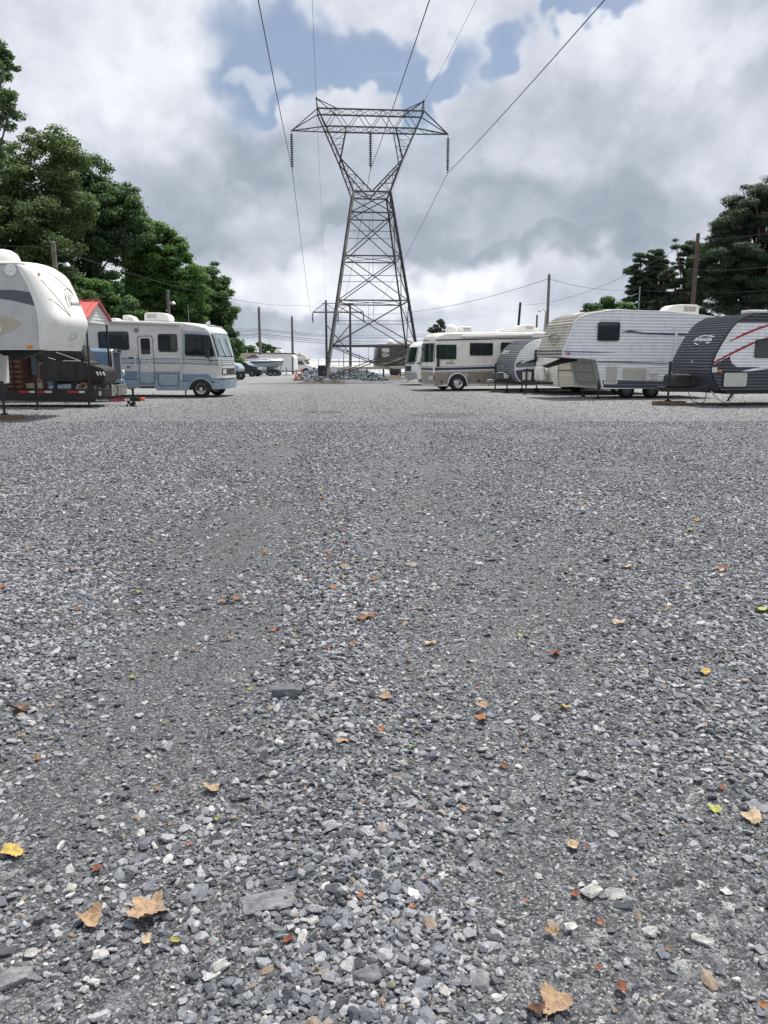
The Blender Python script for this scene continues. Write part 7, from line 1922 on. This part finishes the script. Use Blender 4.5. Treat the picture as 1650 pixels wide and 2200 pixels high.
# ================================================================== far left group
def car(name, label, px, d, phi, prof, glass, wheels, m, crop, grp=None, W=1.75, sgn=1, extra=None):
    V = Veh(name, label, 'car', px, d, phi, grp, sgn=sgn, W=W); V.crop = crop; P = V.uz
    b = MB().prism(V.poly(prof), 0, W).build('body', m, V.root, bevel=.09, seg=3)
    for g in glass: V.panel('side_window', g, GLASS, .01, -.008)
    for x, y in wheels:
        u = P(x, y)[0]; MB().lathe([(.40, 0), (.40, .012)], (u, -.008, .36), 'Y', 20).build('wheel_arch', BLACKP, V.root)
        V.wheel(0, 0, .34, v=-.03, uz=(u, .33), rim=STEEL, holes=6); V.wheel(0, 0, .34, v=W - .2, uz=(u, .33), rim=STEEL, holes=6)
    return V
def far_left():
    V = car('parked_suv', 'dark green-black off-road car beside the boat', 545, 78, -10,
            [(-150, 1120), (-160, 1010), (-150, 935), (200, 925), (262, 930), (330, 965), (375, 1002), (500, 1020), (545, 1045), (552, 1110), (540, 1125)],
            [[(130, 945), (235, 942), (262, 950), (320, 990), (130, 988)], [(-100, 945), (110, 944), (110, 988), (-100, 988)]], [(425, 1115), (-60, 1115)], DKGREEN, K8, RVL)
    ug = V.uz(330, 965)[0]; (u0, z0), (u1, z1) = V.uz(278, 932), V.uz(372, 1000)
    MB().add([(u0 + .06, .2, z0 - .02), (u1 + .06, .12, z1 + .02), (u1 + .06, V.W - .12, z1 + .02), (u0 + .06, V.W - .2, z0 - .02)], [(0, 1, 2, 3)]).build('windshield', glassmat('pale_windshield2', (.22, .26, .27), .0, .06), V.root)
    p, q = V.uz(502, 1030), V.uz(548, 1060); MB().b2((p[0], -.02, q[1]), (q[0] + .02, .25, p[1])).build('headlamp', LENS, V.root, bevel=.02); MB().b2((q[0] - .05, V.W - .4, q[1]), (q[0] + .02, V.W - .05, p[1])).build('headlamp', LENS, V.root, bevel=.02)
    p, q = V.uz(495, 1075), V.uz(562, 1112); MB().b2((p[0], -.03, q[1]), (q[0], V.W + .03, p[1])).build('bumper', BLACKP, V.root, bevel=.03)
    p = V.uz(300, 985); MB().b2((p[0] - .05, -.2, p[1]), (p[0] + .12, -.02, p[1] + .16)).build('mirror', BLACKP, V.root, bevel=.03)
    # light blue small car whose nose shows past the motorhome
    V = car('parked_hatchback', 'light blue small car mostly hidden behind the nose of the left motorhome', 491, 58, -6,
            [(-250, 1085), (-255, 1000), (-200, 960), (-100, 890), (20, 885), (80, 960), (150, 968), (190, 990), (226, 1040), (224, 1075), (205, 1095)], [[(-90, 905), (50, 900), (105, 958), (-110, 958)]], [(165, 1090), (-170, 1090)], LBLUE, K8, RVL, W=1.65)
    p, q = V.uz(195, 1000), V.uz(226, 1025); MB().b2((p[0], -.015, q[1]), (q[0], .22, p[1])).build('headlamp', LENS, V.root, bevel=.02)
    # boat on its trailer
    V = Veh('motor_boat', 'white motor boat with blue stripe and grey-green hull on a trailer', 'boat', 545, 84, -3, RVL, W=2.3); V.crop = K8; P = V.uz; W = V.W
    us, ub = P(285, 930)[0], P(862, 935)[0]; zs = P(400, 938)[1]; zk = P(560, 1078)[1]
    def sec(t):
        u = us + (ub - us) * t; hw = W / 2 * (1 if t < .45 else max(0.02, 1 - ((t - .45) / .55) ** 1.9)); k = zk + (zs - zk) * (0 if t < .5 else ((t - .5) / .5) ** 2.2 * .92)
        z1 = zs + .08 * t; ch = k + (z1 - k) * .42
        return [(u, W / 2 - hw, z1), (u, W / 2 - hw * .98, z1 - (z1 - ch) * .36), (u, W / 2 - hw * .86, ch), (u, W / 2, k), (u, W / 2 + hw * .86, ch), (u, W / 2 + hw * .98, z1 - (z1 - ch) * .36), (u, W / 2 + hw, z1)]
    def strip(i0, i1, nm_, m, dv=0.0):
        mb = MB(); n = 22; k = i1 - i0 + 1
        for a in range(n + 1): mb.v += [(x, y - dv, z) for x, y, z in sec(a / n)[i0:i1 + 1]]
        for a in range(n):
            for j in range(k - 1): mb.f.append((a * k + j, a * k + j + 1, (a + 1) * k + j + 1, (a + 1) * k + j))
        return mb.build(nm_, m, V.root, smooth=40)
    strip(1, 5, 'hull', HULL); strip(0, 1, 'blue_stripe', mat('boat_blue', (.03, .09, .26), .25, coat=.4)); strip(5, 6, 'blue_stripe', mat('boat_blue', (.03, .09, .26), .25, coat=.4))
    tr = MB(); tr.add(sec(0), [tuple(range(7))]); tr.build('transom', HULL, V.root)
    dk = MB(); n = 22
    for a in range(n + 1):
        s_ = sec(a / n); dk.v += [s_[0], (s_[0][0], W / 2, s_[0][2] + .16 + .06 * (a / n)), s_[6]]
    for a in range(n):
        for j in range(2): dk.f.append((a * 3 + j, a * 3 + j + 1, a * 3 + j + 4, a * 3 + j + 3))
    dk.build('deck', SHELL, V.root, smooth=60)
    cab = V.poly([(290, 922), (330, 905), (540, 888), (690, 900), (760, 930)], .5); MB().prism(cab, .45, W - .45).build('cuddy', SHELL, V.root, bevel=.08, seg=3)
    wsp = V.poly([(318, 892), (440, 846), (482, 846), (532, 886)], .5); MB().prism(wsp, .5, W - .5).build('windshield', glassmat('boat_glass', (.14, .12, .13), 0, .08), V.root, bevel=.03)
    fr_ = V.poly([(318, 892), (440, 846), (482, 846), (532, 886)], .48); MB().path([(u, .47, z) for u, z in fr_], .025, 6).build('windshield_rail', BLACKP, V.root)
    p, q = P(570, 896, .44), P(640, 902, .44); MB().b2((p[0], .43, q[1]), (q[0], .46, p[1])).build('port_light', GLASS, V.root)
    T = Veh('boat_trailer', 'galvanised trailer carrying the white motor boat', 'trailer', 545, 84, -3, RVL, W=2.1); T.crop = K8
    z = .45; u0, u1 = T.uz(330, 1090)[0], T.uz(880, 1090)[0]
    for v in (.15, T.W - .15): MB().bar((u0, v, z), (u1 - .9, v, z), .08, .12).build('rail', STEEL, T.root); MB().bar((u1 - .9, v, z), (u1 + .4, T.W / 2, z), .08, .12).build('drawbar', STEEL, T.root)
    mb = MB()
    for k in range(5):
        u = u0 + (u1 - .9 - u0) * k / 4; mb.bar((u, .1, z + .02), (u, T.W - .1, z + .02), .06); mb.bar((u, .3, z), (u, .3, z + .32), .08); mb.bar((u, T.W - .3, z), (u, T.W - .3, z + .32), .08)
    mb.build('bunk', STEEL, T.root)
    mb = MB(); a, b = T.uz(825, 1070, T.W / 2), T.uz(868, 965, T.W / 2); mb.bar((a[0], T.W / 2, z), (b[0], T.W / 2, b[1]), .09); mb.bar((a[0] - .4, T.W / 2, z), (a[0] + .1, T.W / 2, z + .9), .06); mb.build('winch_post', STEEL, T.root)
    MB().path([(u1 + .2, T.W / 2 - .12, .02), (u1 + .2, T.W / 2 - .12, .9)], .04, 6).build('jack', BLACK, T.root)
    for x in (690, 760): u = T.uz(x, 1060)[0]; T.wheel(0, 0, .33, v=-.06, uz=(u, .32), rim=STEEL, holes=5); T.wheel(0, 0, .33, v=T.W - .16, uz=(u, .32), rim=STEEL, holes=5)
    fd = [(T.uz(725, 1060)[0] + .85 * math.cos(math.pi * i / 8), .34 + .42 * math.sin(math.pi * i / 8)) for i in range(9)]; MB().prism(fd, -.1, .2).build('mudguard', BLACKP, T.root)
    # enclosed cargo trailer
    V = Veh('cargo_trailer', 'white enclosed cargo trailer with rounded front behind the boat', 'trailer', 632, 92, -6, RVL, W=2.1); V.crop = K8; P = V.uz
    z0, z1 = P(900, 1078)[1], P(900, 842)[1]; u0, u1 = P(480, 900)[0], P(1042, 900)[0]
    MB().prism([(u0, z0), (u0, z1), (u1 - .35, z1), (u1 - .1, z1 - .08), (u1, z1 - .32), (u1, z0)], 0, V.W).build('body', ALU, V.root, bevel=.05)
    MB().path([(u0, -.02, z1 - .02), (u1 - .35, -.02, z1 - .02), (u1 - .1, -.02, z1 - .1), (u1 - .01, -.02, z1 - .34), (u1 - .01, -.02, z0)], .05, 6).build('edge_trim', SHELL, V.root)
    for x in (1000, 740, 870): V.panel('seam', [(x, 862), (x + 5, 862), (x + 5, 1070), (x, 1070)], GREYW, 0, -.008)
    V.panel('corner_panel', [(1012, 875), (1030, 875), (1030, 1070), (1012, 1070)], SLATE, 0, -.012)
    for v in (.2, V.W - .2): MB().bar((u1 - .3, v, z0 - .04), (u1 + 1.0, V.W / 2, z0 - .04), .08, .1).build('drawbar', BLACK, V.root)
    MB().b2((u0, .1, z0 - .12), (u1, V.W - .1, z0)).build('chassis', BLACK, V.root); jack(V, u1 + .8, V.W / 2, z0 + .2, name='tongue_jack')
    for du in (-2.4, -3.2): V.wheel(0, 0, .33, v=-.04, uz=(u1 + du, .32), rim=STEEL)
    # cab-over motorhome
    V = Veh('cabover_motorhome', 'beige cab-over motorhome with white van cab left of the tower', 'motorhome', 668, 100, -8, RVL, W=2.3); V.crop = K8; P = V.uz; W = V.W
    bz = P(900, 1060)[1]
    MB().prism(V.poly([(250, 1050), (250, 830), (360, 806), (1050, 822), (1150, 835), (1192, 850), (1232, 905), (1215, 922), (1060, 915), (1060, 1060)]), 0, W).build('body', BEIGE, V.root, bevel=.08, seg=3)
    V.panel('roof_edge', [(360, 798), (1060, 818), (1060, 828), (360, 810)], BLACKP, .1, -.04)
    V.panel('cabover_panel', [(1050, 850), (1180, 860), (1222, 905), (1210, 916), (1050, 905)], CREAM, 0, -.01)
    cabp = V.poly([(1050, 915), (1190, 920), (1222, 985), (1290, 1000), (1308, 1015), (1308, 1070), (1290, 1082), (1050, 1082)]); MB().prism(cabp, .12, W - .12).build('van_cab', WHITE, V.root, bevel=.08, seg=3)
    V.panel('cab_window', [(1085, 932), (1160, 932), (1195, 985), (1085, 985)], GLASS, .13, .10); (a0, b0), (a1, b1) = P(1194, 925), P(1222, 982)
    MB().add([(a0 + .03, .3, b0), (a1 + .03, .25, b1), (a1 + .03, W - .25, b1), (a0 + .03, W - .3, b0)], [(0, 1, 2, 3)]).build('windshield', GLASS, V.root)
    u, z = P(1308, 1030); MB().b2((u - .1, .3, z - .3), (u + .04, W - .3, z)).build('grille', BLACKP, V.root, bevel=.03); MB().b2((u - .3, .1, z - .62), (u + .12, W - .1, z - .4)).build('bumper', STEEL, V.root, bevel=.03)
    u = P(1215, 1080)[0]; MB().lathe([(.46, 0), (.46, .012)], (u, .105, .4), 'Y', 20).build('wheel_arch', BLACKP, V.root); V.wheel(0, 0, .37, v=.06, uz=(u, .36), rim=WHITE); V.wheel(0, 0, .37, v=.06, uz=(u - 4.4, .36), rim=WHITE)
    for x0, x1, y in ((425, 492, 775), (600, 650, 788)): V.panel('roof_vent', [(x0, 812), (x0 + 8, y), (x1 - 12, y), (x1, 814)], SHELL, .8, 1.4, bevel=.05)
    V.panel('air_conditioner', [(720, 815), (740, 760), (800, 752), (850, 800), (856, 822)], SHELL, .7, 1.5, bevel=.08); V.panel('roof_vent', [(1080, 826), (1090, 800), (1115, 800), (1130, 828)], SHELL, .8, 1.3, bevel=.04)
    V.window(V.rr(560, 880, 700, 950, .05)); V.window(V.rr(900, 870, 1000, 940, .05))
far_left()
